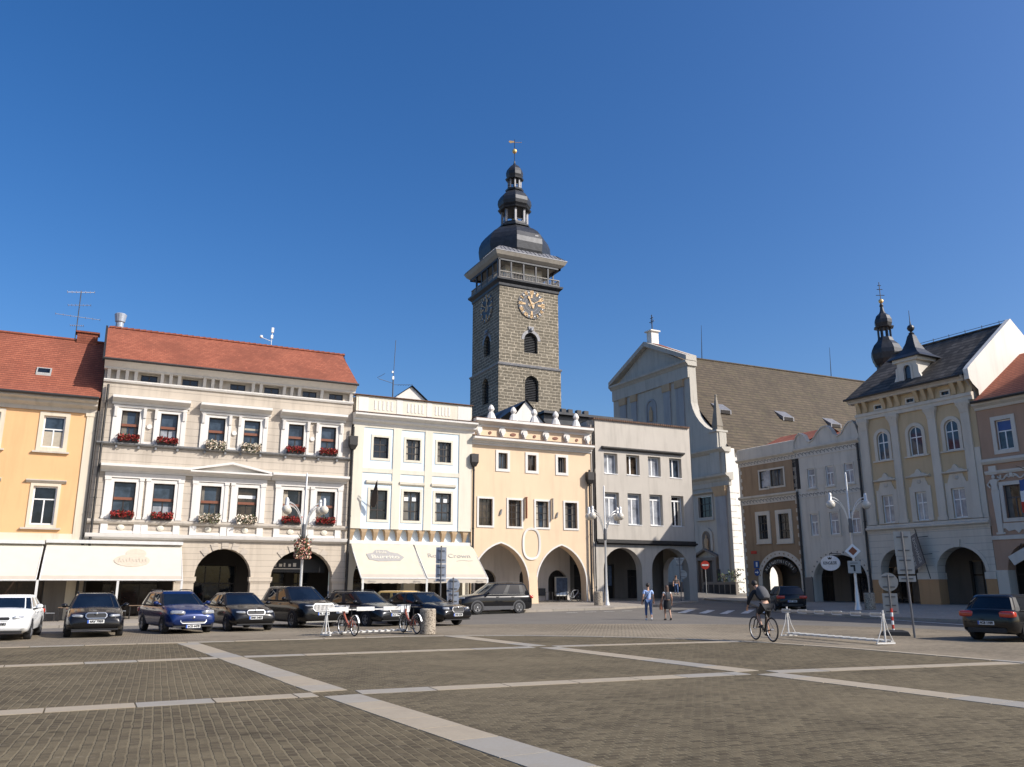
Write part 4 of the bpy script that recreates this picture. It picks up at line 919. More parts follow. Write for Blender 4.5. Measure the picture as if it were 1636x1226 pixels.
pipe_v(J1, FB, -10.02, .12, .5, 8.6, .08)
# arched shop sign hung in the arch
m_ = -12.28; S = thing('shop_sign', FB((m_, .12, 2.9)), 'black arched jewellery shop sign hung in the arch of the brown house', 'sign')
mb = MB(FB); ring = []
for k in range(13):
    t = math.pi*(.12+.76*k/12); c, s_ = -math.cos(t), math.sin(t)
    ring.append([(m_+1.82*c, .03, 2.2+1.5*s_), (m_+1.38*c, .03, 2.16+1.14*s_), (m_+1.38*c, .09, 2.16+1.14*s_), (m_+1.82*c, .09, 2.2+1.5*s_)])
mb.loft(ring); mb.build('board', M['black'], S)
for k, ch in enumerate('KLENOTNICTVÍ'):
    t = math.pi*(.19+.62*k/11); c, s_ = -math.cos(t), math.sin(t); d = Vector((1.5*math.sin(t), 0, 1.25*math.cos(t)))
    ux = FB.u*d.x+Vector((0, 0, d.z)); uz = FB.o.cross(ux)
    text('letter', ch, FB((m_+1.6*c, .10, 2.18+1.32*s_)), ux, uz, .32, M['ivory'], S)
# --- white house ---
J2 = thing('town_house', FB((-7, 0, ZG)), 'greyish white house with a wavy gable crest and six white windows', 'house')
u0, u1 = -10.0, -4.22
W3 = [(-8.98, -8.3), (-7.28, -6.62), (-5.64, -4.92)]; L3 = [(-9.05, -8.38), (-7.3, -6.55), (-5.5, -4.75)]
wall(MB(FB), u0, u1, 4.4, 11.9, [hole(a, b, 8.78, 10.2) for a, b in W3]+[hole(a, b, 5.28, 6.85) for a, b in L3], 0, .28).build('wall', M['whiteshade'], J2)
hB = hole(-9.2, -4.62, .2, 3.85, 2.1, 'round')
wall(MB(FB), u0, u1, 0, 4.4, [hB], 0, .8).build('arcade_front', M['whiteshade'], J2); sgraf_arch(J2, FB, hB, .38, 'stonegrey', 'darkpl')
for a, b in W3: window(J2, FB, a, b, 8.78, 10.2, 'whitewood', 'glasscurtain', (.5,), (.64,), .07, .06, (.07, .035, 'palegrey'), (.12, .1, 'palegrey', .06), vtop=False)
for a, b in L3: window(J2, FB, a, b, 5.28, 6.85, 'whitewood', 'glasscurtain', (.5,), (.62,), .07, .06, (.16, .04, 'stonegrey'), None, vtop=False)
mb = MB(FB)
for a, b in ((-8.2, -7.4), (-6.5, -5.75)): frame(mb, a+.06, b-.06, 8.9, 10.1, .05, -.02, .02)
mb.build('blind_panels', M['stonegrey'], J2)
frieze_band(J2, FB, u0, u1, 8.08, 8.45, .04, 'palegrey', 'darkpl'); frieze_band(J2, FB, u0, u1, 11.12, 11.56, .05, 'palegrey', 'darkpl')
mb = MB(FB); mb.profile(u0, u1+.05, [(-.05, 11.56), (.1, 11.56), (.26, 11.7), (.26, 11.82), (-.05, 11.9)]); mb.build('cornice', M['stonegrey'], J2)
top = [(-10.0, 12.2), (-9.75, 12.72), (-9.4, 12.92), (-9.05, 12.72), (-8.85, 12.3), (-8.6, 12.12), (-8.2, 12.25), (-7.75, 12.75), (-7.3, 13.05), (-6.87, 13.1), (-6.55, 12.8), (-6.3, 12.35), (-6.0, 12.2), (-5.6, 12.35), (-5.25, 12.8), (-4.95, 13.05), (-4.6, 13.08), (-4.35, 12.7), (-4.22, 12.2)]
mb = MB(FB); mb.prism([(-4.22, 11.88)]+[(-10.0, 11.88)]+top, -.35, .02); mb.build('crest', M['whiteshade'], J2)
mb = MB(FB); mb.loft([[(u, -.4, z), (u, .1, z), (u, .1, z+.1), (u, -.4, z+.1)] for u, z in top]); mb.build('crest_coping', M['stonegrey'], J2)
mb = MB(FB); mb.face((u0, -.4, 12.0), (u1, -.4, 12.0), (u1, -5, 13.6), (u0, -5, 13.6)); mb.face((u0, -5, 13.6), (u1, -5, 13.6), (u1, -9.5, 12.0), (u0, -9.5, 12.0)); mb.build('roof', M['redtileY'], J2)
mb = MB(FB); mb.face((u0, -9.5, 0), (u1, -9.5, 0), (u1, -9.5, 12), (u0, -9.5, 12)); mb.build('back_wall', M['whiteshade'], J2)
mb = MB(FB); mb.box(u0, -9.25, -.1, .14, .0, 1.1+1.2); mb.build('plinth', M['darkpl'], J2)
pipe_v(J2, FB, -4.3, .14, .5, 11.5, .08)
S = thing('oval_sign', FB((-6.62, 1.2, 2.75)), 'oval white shop sign with a crown hung under the arch of the white house', 'sign')
mb = MB(FB)
P = [(-6.62+.82*math.cos(2*math.pi*k/28), 3.24+.52*math.sin(2*math.pi*k/28)) for k in range(28)]; mb.prism(P, 1.16, 1.22); bd = mb.build('board', M['whitep'], S)
mb = MB(FB); mb.rod((-6.62, 0, 3.9), (-6.62, 1.2, 3.9), .025); mb.rod((-6.62, 1.19, 3.9), (-6.62, 1.19, 3.7), .02); mb.build('bracket', M['gutter'], S)
text('lettering', 'KING&SIR', FB((-6.62, 1.23, 3.24)), FB.u, (0, 0, 1), .32, M['ink'], S, width=1.15)
mb = MB(FB); mb.prism([(-6.75, 3.5), (-6.49, 3.5), (-6.44, 3.66), (-6.55, 3.58), (-6.62, 3.68), (-6.69, 3.58), (-6.8, 3.66)], 1.2, 1.23); mb.build('crown_emblem', M['ink'], S)
# --- ochre house ---
J3 = thing('town_house', FB((0, 0, ZG)), 'ochre yellow house with grey pilasters, arched top windows and a dark tiled roof', 'house')
u0, u1 = -4.18, 4.36
TW = [(-2.78, -1.9), (-.35, .62), (2.2, 3.12)]; MW = [(-2.85, -2.0), (-.36, .44), (2.15, 3.05)]
hs = [hole(a, b, 10.02, 11.97, 11.97-(b-a)/2, 'round') for a, b in TW]+[hole(a, b, 5.8, 7.64) for a, b in MW]
wall(MB(FB), u0, u1, 5.7, 13.0, hs, 0, .3).build('wall', M['yellow'], J3)
for a, b in TW: window(J3, FB, a, b, 10.02, 11.97, 'whitewood', 'glassblue', (.5,), (.62,), .08, .1, (.22, .06, 'stonegrey'), (.38, .14, 'stonegrey', .1), arc=True)
for a, b in MW:
    w = window(J3, FB, a, b, 5.8, 7.64, 'whitewood', 'glasscurtain', (.5,), (.62,), .08, .1, None, (.3, .16, 'stonegrey', .06))
    c = MB(FB); frame(c, a, b, 5.8, 7.64, .36, -.03, .05, True, False); m = (a+b)/2
    c.prism([(m-.62, 8.0), (m+.62, 8.0), (m+.5, 8.3), (m+.42, 8.55), (m-.42, 8.55), (m-.5, 8.3)], -.03, .045)
    c.profile(a-.42, b+.42, [(-.03, 8.56), (.06, 8.56), (.24, 8.62), (.24, 8.7), (-.03, 8.74)])
    c.prism([(m-.6, 8.72), (m+.6, 8.72), (m+.4, 8.84), (m+.22, 8.88), (m+.12, 9.05), (m, 9.14), (m-.12, 9.05), (m-.22, 8.88), (m-.4, 8.84)], -.03, .1)
    c.build('surround', M['stonegrey'], w)
    c = MB(FB); c.ball((m, .05, 8.3), .17, .06, .13, 8, 6); c.build('mask_ornament', M['cove'], w)
for a, b in ((-3.92, -3.4), (-1.58, -1.06), (1.18, 1.72), (3.42, 3.98)):
    mb = MB(FB); mb.box(a, b, -.03, .12, 5.72, 12.3); mb.box(a-.06, b+.06, -.03, .16, 5.72, 5.95)
    c = MB(FB); c.loft([[(a-.02, -.03, 12.28), (b+.02, -.03, 12.28), (b+.02, .15, 12.28), (a-.02, .15, 12.28)], [(a-.02, -.03, 12.45), (b+.02, -.03, 12.45), (b+.02, .17, 12.45), (a-.02, .17, 12.45)], [(a-.17, -.03, 12.9), (b+.17, -.03, 12.9), (b+.17, .3, 12.9), (a-.17, .3, 12.9)], [(a-.17, -.03, 12.98), (b+.17, -.03, 12.98), (b+.17, .3, 12.98), (a-.17, .3, 12.98)]])
    leaf_z = 12.6
    for x in (a-.1, (a+b)/2, b+.1): c.ball((x, .22, leaf_z+.2), .09, .08, .11, 6, 5)
    p = mb.build('pilaster', M['stonegrey'], J3); c.build('capital', M['stonegrey'], p)
mb = MB(FB); mb.box(3.99, u1-.01, -.03, .06, 5.72, 10.0); mb.box(u0+.01, -3.95, -.03, .05, 5.72, 12.6); mb.build('edge_strip', M['stonegrey'], J3)
mb = MB(FB); mb.profile(u0-.02, u1, [(-.05, 12.98), (.14, 12.98), (.16, 13.2), (.22, 13.24), (.22, 13.44), (-.05, 13.5)]); mb.build('entablature', M['stonegrey'], J3)
at3 = [hole(x, x+.5, 13.6, 13.82) for x in (-2.6, -.15, 2.35)]
wall(MB(FB), u0, u1, 13.44, 14.2, at3, .05, .2).build('attic', M['yellow'], J3)
for h in at3: window(J3, FB, h['a'], h['b'], 13.6, 13.82, 'blackwood', 'glass', (.5,), (), .03, .0, (.1, .1, 'stonegrey'), None, name='attic_window')
for x in (-3.85, -3.3, -1.85, -1.3, -.75, .65, 1.2, 1.75, 3.25, 3.8):
    mb = MB(FB); mb.loft([[(x-.1, .04, 13.5), (x+.1, .04, 13.5), (x+.1, .14, 13.5), (x-.1, .14, 13.5)], [(x-.13, .04, 13.75), (x+.13, .04, 13.75), (x+.13, .2, 13.75), (x-.13, .2, 13.75)], [(x-.13, .04, 14.2), (x+.13, .04, 14.2), (x+.13, .42, 14.2), (x-.13, .42, 14.2)]]); mb.build('bracket', M['yellow'], J3)
mb = MB(FB); mb.profile(u0-.3, u1-.25, [(-.1, 14.2), (.44, 14.2), (.5, 14.32), (.66, 14.42), (.7, 14.52), (-.1, 14.54)]); mb.build('cornice', M['cove'], J3)
# ground floor with two arches and orange bases
ar3 = [hole(-3.46, -.72, .2, 4.05, 2.7, 'round'), hole(.6, 3.74, .2, 4.05, 2.6, 'round')]
wall(MB(FB), u0, u1, 0, 5.2, ar3, .06, .8).build('arcade_front', M['stoneline'], J3)
for h in ar3:
    mb = MB(FB); archband(mb, h, .22, -.0, .09, False); m = (h['a']+h['b'])/2; mb.prism([(m-.13, h['za']-.02), (m+.13, h['za']-.02), (m+.2, h['za']+.45), (m-.2, h['za']+.45)], 0, .15); mb.build('arch_moulding', M['stonegrey'], J3)
mb = MB(FB); mb.profile(u0, u1+.03, [(-.05, 5.18), (.1, 5.18), (.14, 5.3), (.3, 5.4), (.3, 5.5), (.16, 5.56), (.16, 5.68), (-.05, 5.72)]); mb.build('band_course', M['stonegrey'], J3)
for a, b in ((u0, -3.44), (-.74, .62), (3.72, u1)):
    mb = MB(FB); mb.box(a-(.02 if a > -4 else 0), b+(.02 if b < 4 else 0), -.77, .12, .2, 2.1); mb.build('pier_base', M['orangebase'], J3)
    mb = MB(FB); mb.box(a-(.04 if a > -4 else 0), b+(.04 if b < 4 else 0), -.78, .15, 2.1, 2.5); mb.build('impost', M['stonegrey'], J3)
arcade(J3, FB, -4.2, 33, .45, 4.6, 'darkpl', [(-3.4, -1.6, 3.0, 'rect', 'shadeblack'), (.2, 2.2, 3.3, 'rect', 'shutter'), (2.5, 4.2, 3.6, 'rect', 'shadeblack'), (4.8, 6.8, 3.3, 'rect', 'shutter'), (8, 11, 3.2, 'rect', 'glass')], 4.0)
mb = MB(FB); mb.face((u0-.4, .74, 14.5), (u1-.1, .74, 14.5), (u1-.1, -5, 18.7), (u0-.0, -5, 18.7)); mb.face((u0, -5, 18.7), (u1-.1, -5, 18.7), (u1-.1, -10.8, 14.5), (u0-.4, -10.8, 14.5)); rf = mb.build('roof', M['darktile'], J3)
mb = MB(FB); mb.tube([(u0, -5, 18.72), (u1-.1, -5, 18.72)], .1, 7); mb.build('ridge_tiles', M['darktile'], rf)
mb = MB(FB); mb.tube([(u0+.8, -5, 18.95), (u1, -5, 18.95)], .02, 4)
for k in range(7): mb.rod((u0+.8+k*1.2, -5, 18.7), (u0+.8+k*1.2, -5, 19.05), .02, 4)
mb.build('lightning_wire', M['gutter'], rf)
gutter(J3, FB, u0-.4, u1-.3, .76, 14.5)
# white fire gable towards the camera
mb = MB(FB); mb.prism([(.7, 14.3), (.72, 14.75), (-5, 19.0), (-10.8, 14.7), (-10.8, 4), (0, 4)], 0, 0) if False else None
for uu in (u1-.12, u1+.2): mb.face((uu, .5, 14.2), (uu, .55, 14.85), (uu, .2, 15.15), (uu, -5, 18.98), (uu, -7.5, 17.2), (uu, -14, 17.0), (uu, -14, 4), (uu, -.3, 4), (uu, -.3, 13.6), (uu, .2, 13.9))
P = [(.5, 14.2), (.55, 14.85), (.2, 15.15), (-5, 18.98), (-7.5, 17.2), (-14, 17.0)]
for p, q in zip(P, P[1:]): mb.face((u1-.12, p[0], p[1]), (u1+.2, p[0], p[1]), (u1+.2, q[0], q[1]), (u1-.12, q[0], q[1]))
mb.build('fire_gable', M['white'], J3)
mb = MB(FB); mb.face((u0, -.5, 4.6), (u0, -10.8, 4.6), (u0, -10.8, 14.5), (u0, -5, 18.6), (u0, -.5, 14.5)); mb.face((u0, -10.8, 0), (u1, -10.8, 0), (u1, -10.8, 14.5), (u0, -10.8, 14.5)); mb.build('side_wall', M['yellow'], J3)
# roof dormer with flared spire
dm = MB(FB); cu = -.12; oF = -.3
wall(dm, cu-.72, cu+.72, 14.6, 16.55, [hole(cu-.24, cu+.28, 15.15, 16.25, 15.98, 'round')], oF, .2)
for sx in (-1, 1): dm.face((cu+sx*.72, oF, 14.6), (cu+sx*.72, oF-2.6, 14.6), (cu+sx*.72, oF-2.6, 16.55), (cu+sx*.72, oF, 16.55))
d = dm.build('dormer', M['palegrey'], J3)
mb = MB(FB)
for sx in (-1, 1): mb.prism([(cu+sx*.7, 14.75), (cu+sx*1.2, 14.75), (cu+sx*1.25, 15.0), (cu+sx*1.02, 15.25), (cu+sx*.86, 15.6), (cu+sx*.84, 16.1), (cu+sx*.7, 16.2)], oF-.18, oF+.02)
mb.box(cu-.95, cu+.95, oF-2.2, oF+.14, 16.5, 16.72); archband(mb, hole(cu-.24, cu+.28, 15.15, 16.25, 15.98, 'round'), .14, oF-.02, oF+.05); mb.build('dormer_scrolls', M['palegrey'], d)
mb = MB(FB); mb.box(cu-.22, cu+.26, oF-.16, oF-.12, 15.17, 16.2); mb.build('dormer_pane', M['glassblue'], d)
mb = MB(FB); oc = oF-.95
prof = [(1.28, 16.72), (1.2, 16.8), (.85, 17.05), (.52, 17.45), (.32, 17.95), (.2, 18.45), (.1, 18.62)]
mb.loft([[(cu+x*r, oc+y*r, z) for x, y in ((-1, -1), (1, -1), (1, 1), (-1, 1))] for r, z in prof])
mb.loft([[(cu+r*math.cos(2*math.pi*k/12), oc+r*math.sin(2*math.pi*k/12), z) for k in range(12)] for r, z in ((.12, 18.55), (.2, 18.62), (.06, 18.75), (.2, 18.88), (.25, 19.02), (.2, 19.16), (.05, 19.28), (.025, 19.6), (.015, 20.3))]); mb.build('dormer_spire', M['slate'], d)
# banner of the exchange office
S = thing('wall_banner', FB((-.3, .3, 3.4)), 'dark tilted exchange office banner on an iron arm between the two ochre arches', 'banner')
c0 = FB((.27, .7, 3.1)); ax = (FB.u*-.86+Vector((0, 0, -.5))).normalized(); az = (FB.u*-.22+Vector((0, 0, .97))).normalized(); an = FB.o
q = [c0, c0+ax*1.1, c0+ax*1.1+az*1.95, c0+az*1.95]
bb = MB(); bb.fr = lambda p: Vector(p); bb.loft([[v-an*.012 for v in q], [v+an*.012 for v in q]]); bb.build('cloth', M['poledark'], S)
for lx, tx in ((.3, 'EXCHANGE'), (.75, 'WECHSELSTUBE')):
    text('lettering', tx, c0+ax*lx+az*.97+an*.02, -az, -ax, .3, M['palegrey'], S, width=1.6)
mb = MB(FB); mb.fr = lambda p: Vector(p); mb.rod(c0-az*1.0-ax*.03, c0+az*2.2-ax*.03, .03); mb.rod(FB((.4, 0, 3.7)), c0+az*.55, .02); mb.rod(FB((.25, 0, 4.8)), c0+az*1.65, .02); mb.build('iron_arm', M['gutter'], S)
# --- mauve house at the right edge ---
J4 = thing('town_house', FB((7, 0, ZG)), 'pinkish brown house with stucco herm figure and red roof, at the right edge', 'house')
u0, u1 = 4.38, 9.6
UW = [(5.45+2.75*k, 6.42+2.75*k) for k in range(2)]; LW = [(5.42+2.75*k, 6.55+2.75*k) for k in range(2)]
hs = [hole(a, b, 9.62, 11.42) for a, b in UW]+[hole(a, b, 5.58, 7.5) for a, b in LW]
wall(MB(FB), u0, u1, 4.4, 12.3, hs, 0, .3).build('wall', M['mauve'], J4)
for a, b in UW: window(J4, FB, a, b, 9.62, 11.42, 'whitewood', 'glass', (.5,), (.62,), .07, .14, (.24, .06, 'palegrey'), None, vtop=False, blind=(10.8, 11.36, 'bluep'))
for a, b in LW:
    w = window(J4, FB, a, b, 5.58, 7.5, 'greyclad', 'glass', (.5,), (.62,), .06, .16, (.22, .07, 'palegrey'), None, vtop=False)
    c = MB(FB); m = (a+b)/2
    c.prism([(a-.4, 4.95), (a-.32, 5.3), (b+.32, 5.3), (b+.4, 4.95), (b+.2, 5.02), (b, 4.82), (m+.2, 4.9), (m, 4.7), (m-.2, 4.9), (a, 4.82), (a-.2, 5.02)], -.03, .05)
    for sx in (-1, 1): c.tube([(m+sx*(.1+.12*i), .03, 7.95+.1*math.sin(i*1.3)) for i in range(7)], .05, 5); c.tube([(m+sx*(.14+.09*i), .03, 8.14-.02*i*i) for i in range(4)], .045, 5)
    c.ball((m, .04, 8.1), .12, .05, .16, 7, 5); c.build('stucco_ornament', M['palegrey'], w)
for uh in (4.95, 7.35):
    c = MB(FB); c.loft([[(uh-w*.5, -.03, z), (uh+w*.5, -.03, z), (uh+w*.5, .1, z), (uh-w*.5, .1, z)] for w, z in ((.3, 4.75), (.32, 5.2), (.46, 7.1), (.46, 7.25))]); c.box(uh-.25, uh+.25, -.03, .12, 4.66, 4.78); c.box(uh-.22, uh+.22, -.03, .1, 8.2, 8.72)
    c.loft([[(uh-w, -.03, z), (uh+w, -.03, z), (uh+w*.9, .14, z), (uh-w*.9, .14, z)] for w, z in ((.22, 7.25), (.17, 7.5), (.26, 7.8), (.22, 7.9), (.07, 7.92))]); c.ball((uh, .08, 8.05), .11, .11, .14, 8, 6)
    c.tube([(uh-.22, .08, 7.82), (uh-.4, .1, 7.62), (uh-.24, .12, 7.42)], .05, 6); c.tube([(uh+.22, .08, 7.82), (uh+.42, .1, 7.88), (uh+.46, .1, 8.15)], .05, 6); c.build('herm_figure', M['palegrey'], J4)
mb = MB(FB); mb.profile(u0, u1, [(-.05, 8.84), (.1, 8.84), (.22, 9.0), (.22, 9.14), (-.05, 9.2)]); mb.profile(u0+.1, u1, [(-.05, 8.22), (.08, 8.22), (.14, 8.34), (.14, 8.42), (-.05, 8.46)]); mb.profile(u0, u1, [(-.05, 4.36), (.12, 4.36), (.14, 4.58), (-.05, 4.62)]); mb.build('string_courses', M['palegrey'], J4)
mb = MB(FB); mb.profile(u0, u1, [(-.1, 12.2), (.1, 12.2), (.16, 12.35), (.4, 12.48), (.44, 12.6), (-.1, 12.64)]); mb.build('cornice', M['palegrey'], J4)
ar4 = [hole(5.05+4.1*k, 7.7+4.1*k+(.4 if k else 0), .2, 4.1, 2.5, 'round') for k in range(1)]
wall(MB(FB), u0, u1, 0, 4.38, ar4, .05, .8).build('arcade_front', M['mauve'], J4)
mb = MB(FB); mb.box(u0, 5.06, -.7, .1, .2, 2.6); [mb.box(7.69+4.1*k+(.4 if k else 0), 9.16+4.1*k, -.7, .1, .2, 2.6) for k in range(1)]; mb.build('pier_base', M['stonegrey'], J4)
mb = MB(FB); mb.face((u0+.15, .56, 12.66), (u1, .56, 12.66), (u1, -5.5, 16.6), (u0+.15, -5.5, 16.6)); mb.face((u0+.15, -5.5, 16.6), (u1, -5.5, 16.6), (u1, -11, 12.6), (u0+.15, -11, 12.6)); mb.build('roof', M['redtileY'], J4)
gutter(J4, FB, u0+.1, u1, .6, 12.66)
mb = MB(FB); mb.face((u1, 0, 0), (u1, -11, 0), (u1, -11, 12.6), (u1, 0, 12.6)); mb.face((u0, -11, 0), (u1, -11, 0), (u1, -11, 12.6), (u0, -11, 12.6)); mb.build('side_wall', M['mauve'], J4)
S = thing('flag', FB((6.5, .1, 6.9)), 'blue, white and red flag hanging at the window of the pinkish brown house', 'flag')
mb = MB(FB); mb.rod((7.6, .05, 7.9), (7.05, 1.3, 8.4), .025); mb.build('flagpole', M['wood'], S)
for k, mt in enumerate(('bluep', 'whitep', 'red')):
    mb = MB(FB); n = 6; a0 = 7.62-k*.62
    R_ = [[(7.43-.38*i/n*1.0, .28+.95*i/n+.06*math.sin(i*2+k), a0-.62*j/3-.05*math.sin(i*1.4)) for i in range(n+1)] for j in range(4)]
    ix = [[mb.P(p) for p in r] for r in R_]
    for a, b in zip(ix, ix[1:]):
        for i in range(n): mb.f.append([a[i], a[i+1], b[i+1], b[i]])
    mb.build('cloth_stripe', M[mt], S, smooth=True)
S = thing('hanging_sign', FB((5.9, .7, 3.2)), 'tilted pale board hung in the arch of the pinkish brown house', 'sign')
mb = MB(FB); mb.prism([(5.45, 3.35), (5.75, 2.85), (6.7, 3.35), (6.45, 3.85)], .5, .56); mb.build('board', M['palegrey'], S); mb = MB(FB); mb.rod((6.05, .53, 3.6), (6.05, .1, 4.1), .02); mb.build('hanger', M['gutter'], S)

J5 = thing('town_house', FB((20, 0, ZG)), 'tall plain cream house beyond the pinkish brown house at the right edge', 'house')
u0, u1 = 9.62, 36
hs = [hole(11+3.2*k, 12.2+3.2*k, z, z+2.0) for k in range(8) for z in (6.0, 9.8, 13.0)]
wall(MB(FB), u0, u1, 4.6, 16.2, hs, 0, .3).build('wall', M['cream'], J5)
ar5 = [hole(10.2+4.3*k, 13.6+4.3*k, .2, 4.1, 2.5, 'round') for k in range(6)]
wall(MB(FB), u0, u1, 0, 4.6, ar5, .05, .8).build('arcade_front', M['stoneline'], J5)
for h in hs: window(J5, FB, h['a'], h['b'], h['z0'], h['za'], 'whitewood', 'glass', (.5,), (.62,), .07, .14, (.2, .05, 'palegrey'), None, vtop=False)
mb = MB(FB); mb.profile(u0, u1, [(-.1, 15.9), (.1, 15.9), (.3, 16.2), (.7, 16.4), (.7, 16.5), (-.1, 16.55)]); mb.build('cornice', M['palegrey'], J5)
mb = MB(FB); mb.face((u0, .75, 16.5), (u1, .75, 16.5), (u1, -5.5, 17.6), (u0, -5.5, 17.6)); mb.face((u0, -5.5, 17.6), (u1, -5.5, 17.6), (u1, -11, 16.5), (u0, -11, 16.5)); mb.build('roof', M['redtileY'], J5)
mb = MB(FB)
for u in (u0, u1): mb.face((u, 0, 0), (u, -11, 0), (u, -11, 16.5), (u, -5.5, 17.55), (u, 0, 16.4))
mb.face((u0, -11, 0), (u1, -11, 0), (u1, -11, 16.5), (u0, -11, 16.5)); mb.build('side_wall', M['cream'], J5)
# ------------------------------------------------------------------ church
_uC = Vector((-.04188, .99912, 0)); _oC = Vector((-.99912, -.04188, 0))
FC = Fr((56.776, 65.74, 0), _uC, _oC)
FCs = Fr((56.776, 65.74, 0), _uC, Vector((-1, 0, 0)))             # nave runs along X: o = -x
CH = thing('church', FC((12, 0, .9)), 'large shaded baroque church with stepped gable front and mossy brown roof behind the grey house', 'church')
UM = 12.5
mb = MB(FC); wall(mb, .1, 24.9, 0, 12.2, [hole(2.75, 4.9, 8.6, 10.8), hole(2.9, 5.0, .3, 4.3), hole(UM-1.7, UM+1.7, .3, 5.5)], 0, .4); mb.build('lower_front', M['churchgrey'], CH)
mb = MB(FC)
for a, b in ((.55, 2.05), (6.4, 7.9), (17.1, 18.6), (22.9, 24.4)): mb.box(a, b, -.03, .22, 1.4, 10.7)
mb.build('lower_pilasters', M['churchblue'], CH)
for a, b in ((.55, 2.05), (6.4, 7.9)):
    mb = MB(FC); mb.loft([[(a, .0, 10.6), (b, .0, 10.6), (b, .26, 10.6), (a, .26, 10.6)], [(a-.1, .0, 11.0), (b+.1, .0, 11.0), (b+.1, .36, 11.0), (a-.1, .36, 11.0)], [(a-.25, .0, 11.6), (b+.25, .0, 11.6), (b+.25, .5, 11.6), (a-.25, .5, 11.6)]]); mb.build('capital', M['capital'], CH)
mb = MB(FC); mb.box(.0, 25, -.2, .12, 11.62, 12.15); mb.profile(-.25, 25.2, [(-.3, 12.15), (.2, 12.15), (.3, 12.4), (.7, 12.6), (.75, 12.8), (-.3, 12.95)]); mb.build('lower_cornice', M['churchgrey'], CH)
mb = MB(FC); wall(mb, .4, 24.6, 12.9, 15.2, [], .1); mb.box(1.0, 2.4, .0, .3, 12.9, 15.2); mb.box(6.2, 7.6, .0, .25, 12.9, 15.2); mb.build('attic', M['churchgrey'], CH)
mb = MB(FC); mb.profile(.2, 24.8, [(-.6, 15.1), (.2, 15.1), (.45, 15.3), (.6, 15.42), (.6, 15.55), (-.6, 15.62)]); mb.build('attic_cornice', M['churchgrey'], CH)
# upper gable wall with volutes
vol = [(1.1, 15.6), (1.1, 17.3), (1.9, 17.45), (2.6, 17.75), (3.3, 18.2), (4.0, 18.85), (4.6, 19.6), (5.0, 20.4), (5.25, 21.2)]
right = vol+[(5.3, 25.6)]; left = [(2*UM-u, z) for u, z in right][::-1]
mb = MB(FC); mb.prism(right+left, -.95, 0); mb.build('upper_front', M['churchgrey'], CH)
mb = MB(FC)
for a, b in ((6.3, 7.6), (8.6, 9.8), (14.9, 15.9), (17.0, 18.2)): mb.box(a, b, -.03, .16, 16.2, 23.2)
mb.build('upper_pilasters', M['churchblue'], CH)
for a, b in ((6.3, 7.6), (8.6, 9.8), (14.9, 15.9), (17.0, 18.2)): c = MB(FC); c.box(a-.08, b+.08, -.03, .26, 23.2, 24.05); c.build('capital', M['capital'], CH)
mb = MB(FC); mb.box(5.3, 19.7, -.5, .2, 24.05, 25.4); mb.profile(5.1, 19.9, [(-1.0, 25.4), (.24, 25.4), (.4, 25.6), (.6, 25.75), (.62, 25.98), (-1.0, 26.0)]); mb.build('entablature', M['churchgrey'], CH)
for u, z, s_ in ((12.2, 20.3, 1), ):
    mb = MB(FC); h = hole(u-.75, u+.75, z-.2, z+2.4, z+1.6, 'round'); archband(mb, h, .22, -.02, .12); nb = mb.build('niche_surround', M['churchblue'], CH)
    mb = MB(FC); mb.prism([(u-.74, z-.2)]+acurve(u-.74, u+.74, z+1.6, z+2.39)+[(u+.74, z-.2)], -.02, .02); mb.build('niche_recess', M['churchblue'], nb)
    mb = MB(FC); mb.loft([[(u+r*math.cos(t), .12+r*.5*math.sin(t), zz) for t in [2*math.pi*k/8 for k in range(8)]] for r, zz in ((.3, z), (.28, z+.6), (.32, z+1.1), (.2, z+1.35), (.1, z+1.4), (.15, z+1.55), (.05, z+1.75))]); mb.build('statue', M['capital'], nb)
mb = MB(FC); mb.prism([(5.9, 25.98), (19.1, 25.98), (UM, 29.6)], -.7, -.1); mb.build('tympanum', M['churchgrey'], CH)
mb = MB(FC)
for sx in (-1, 1): mb.loft([[(UM+sx*7.45, -.95, 25.98), (UM+sx*7.45, .55, 25.98), (UM+sx*7.45, .55, 26.5), (UM+sx*7.45, -.95, 26.6)], [(UM, -.95, 29.4), (UM, .55, 29.4), (UM, .55, 29.95), (UM, -.95, 30.05)]])
mb.build('pediment_moulding', M['churchgrey'], CH)
mb = MB(FC); mb.box(5.15, 6.3, -.98, .1, 25.98, 26.12); mb.face((5.2, -1.0, 26.6), (UM, -1.0, 30.08), (UM, .0, 30.08), (5.2, .0, 26.62)); mb.build('pediment_tiles', M['redtile'], CH)
mb = MB(FC); mb.box(UM-1.0, UM-.1, -.95, .1, 29.5, 31.1); mb.box(UM-1.2, UM+.1, -1.1, .3, 31.1, 31.25); ped = mb.build('cross_pedestal', M['churchwhite'], CH)
mb = MB(FC); uu = UM-.55; mb.rod((uu, -.4, 31.2), (uu, -.4, 33.3), .06); mb.rod((uu-.45, -.4, 32.45), (uu+.45, -.4, 32.45), .05); mb.rod((uu-.3, -.4, 32.9), (uu+.3, -.4, 32.9), .045); mb.torus((uu, -.4, 32.45), FC.o, .3, .04, 16, 5) if False else None; mb.ball((uu, -.4, 31.4), .16, .16, .16, 8, 6)
for t in range(8): a = t*math.pi/4; mb.rod((uu+.16*math.cos(a), -.4, 32.45+.16*math.sin(a)), (uu+.36*math.cos(a), -.4, 32.45+.36*math.sin(a)), .022, 4)
mb.build('iron_cross', M['gutter'], ped)
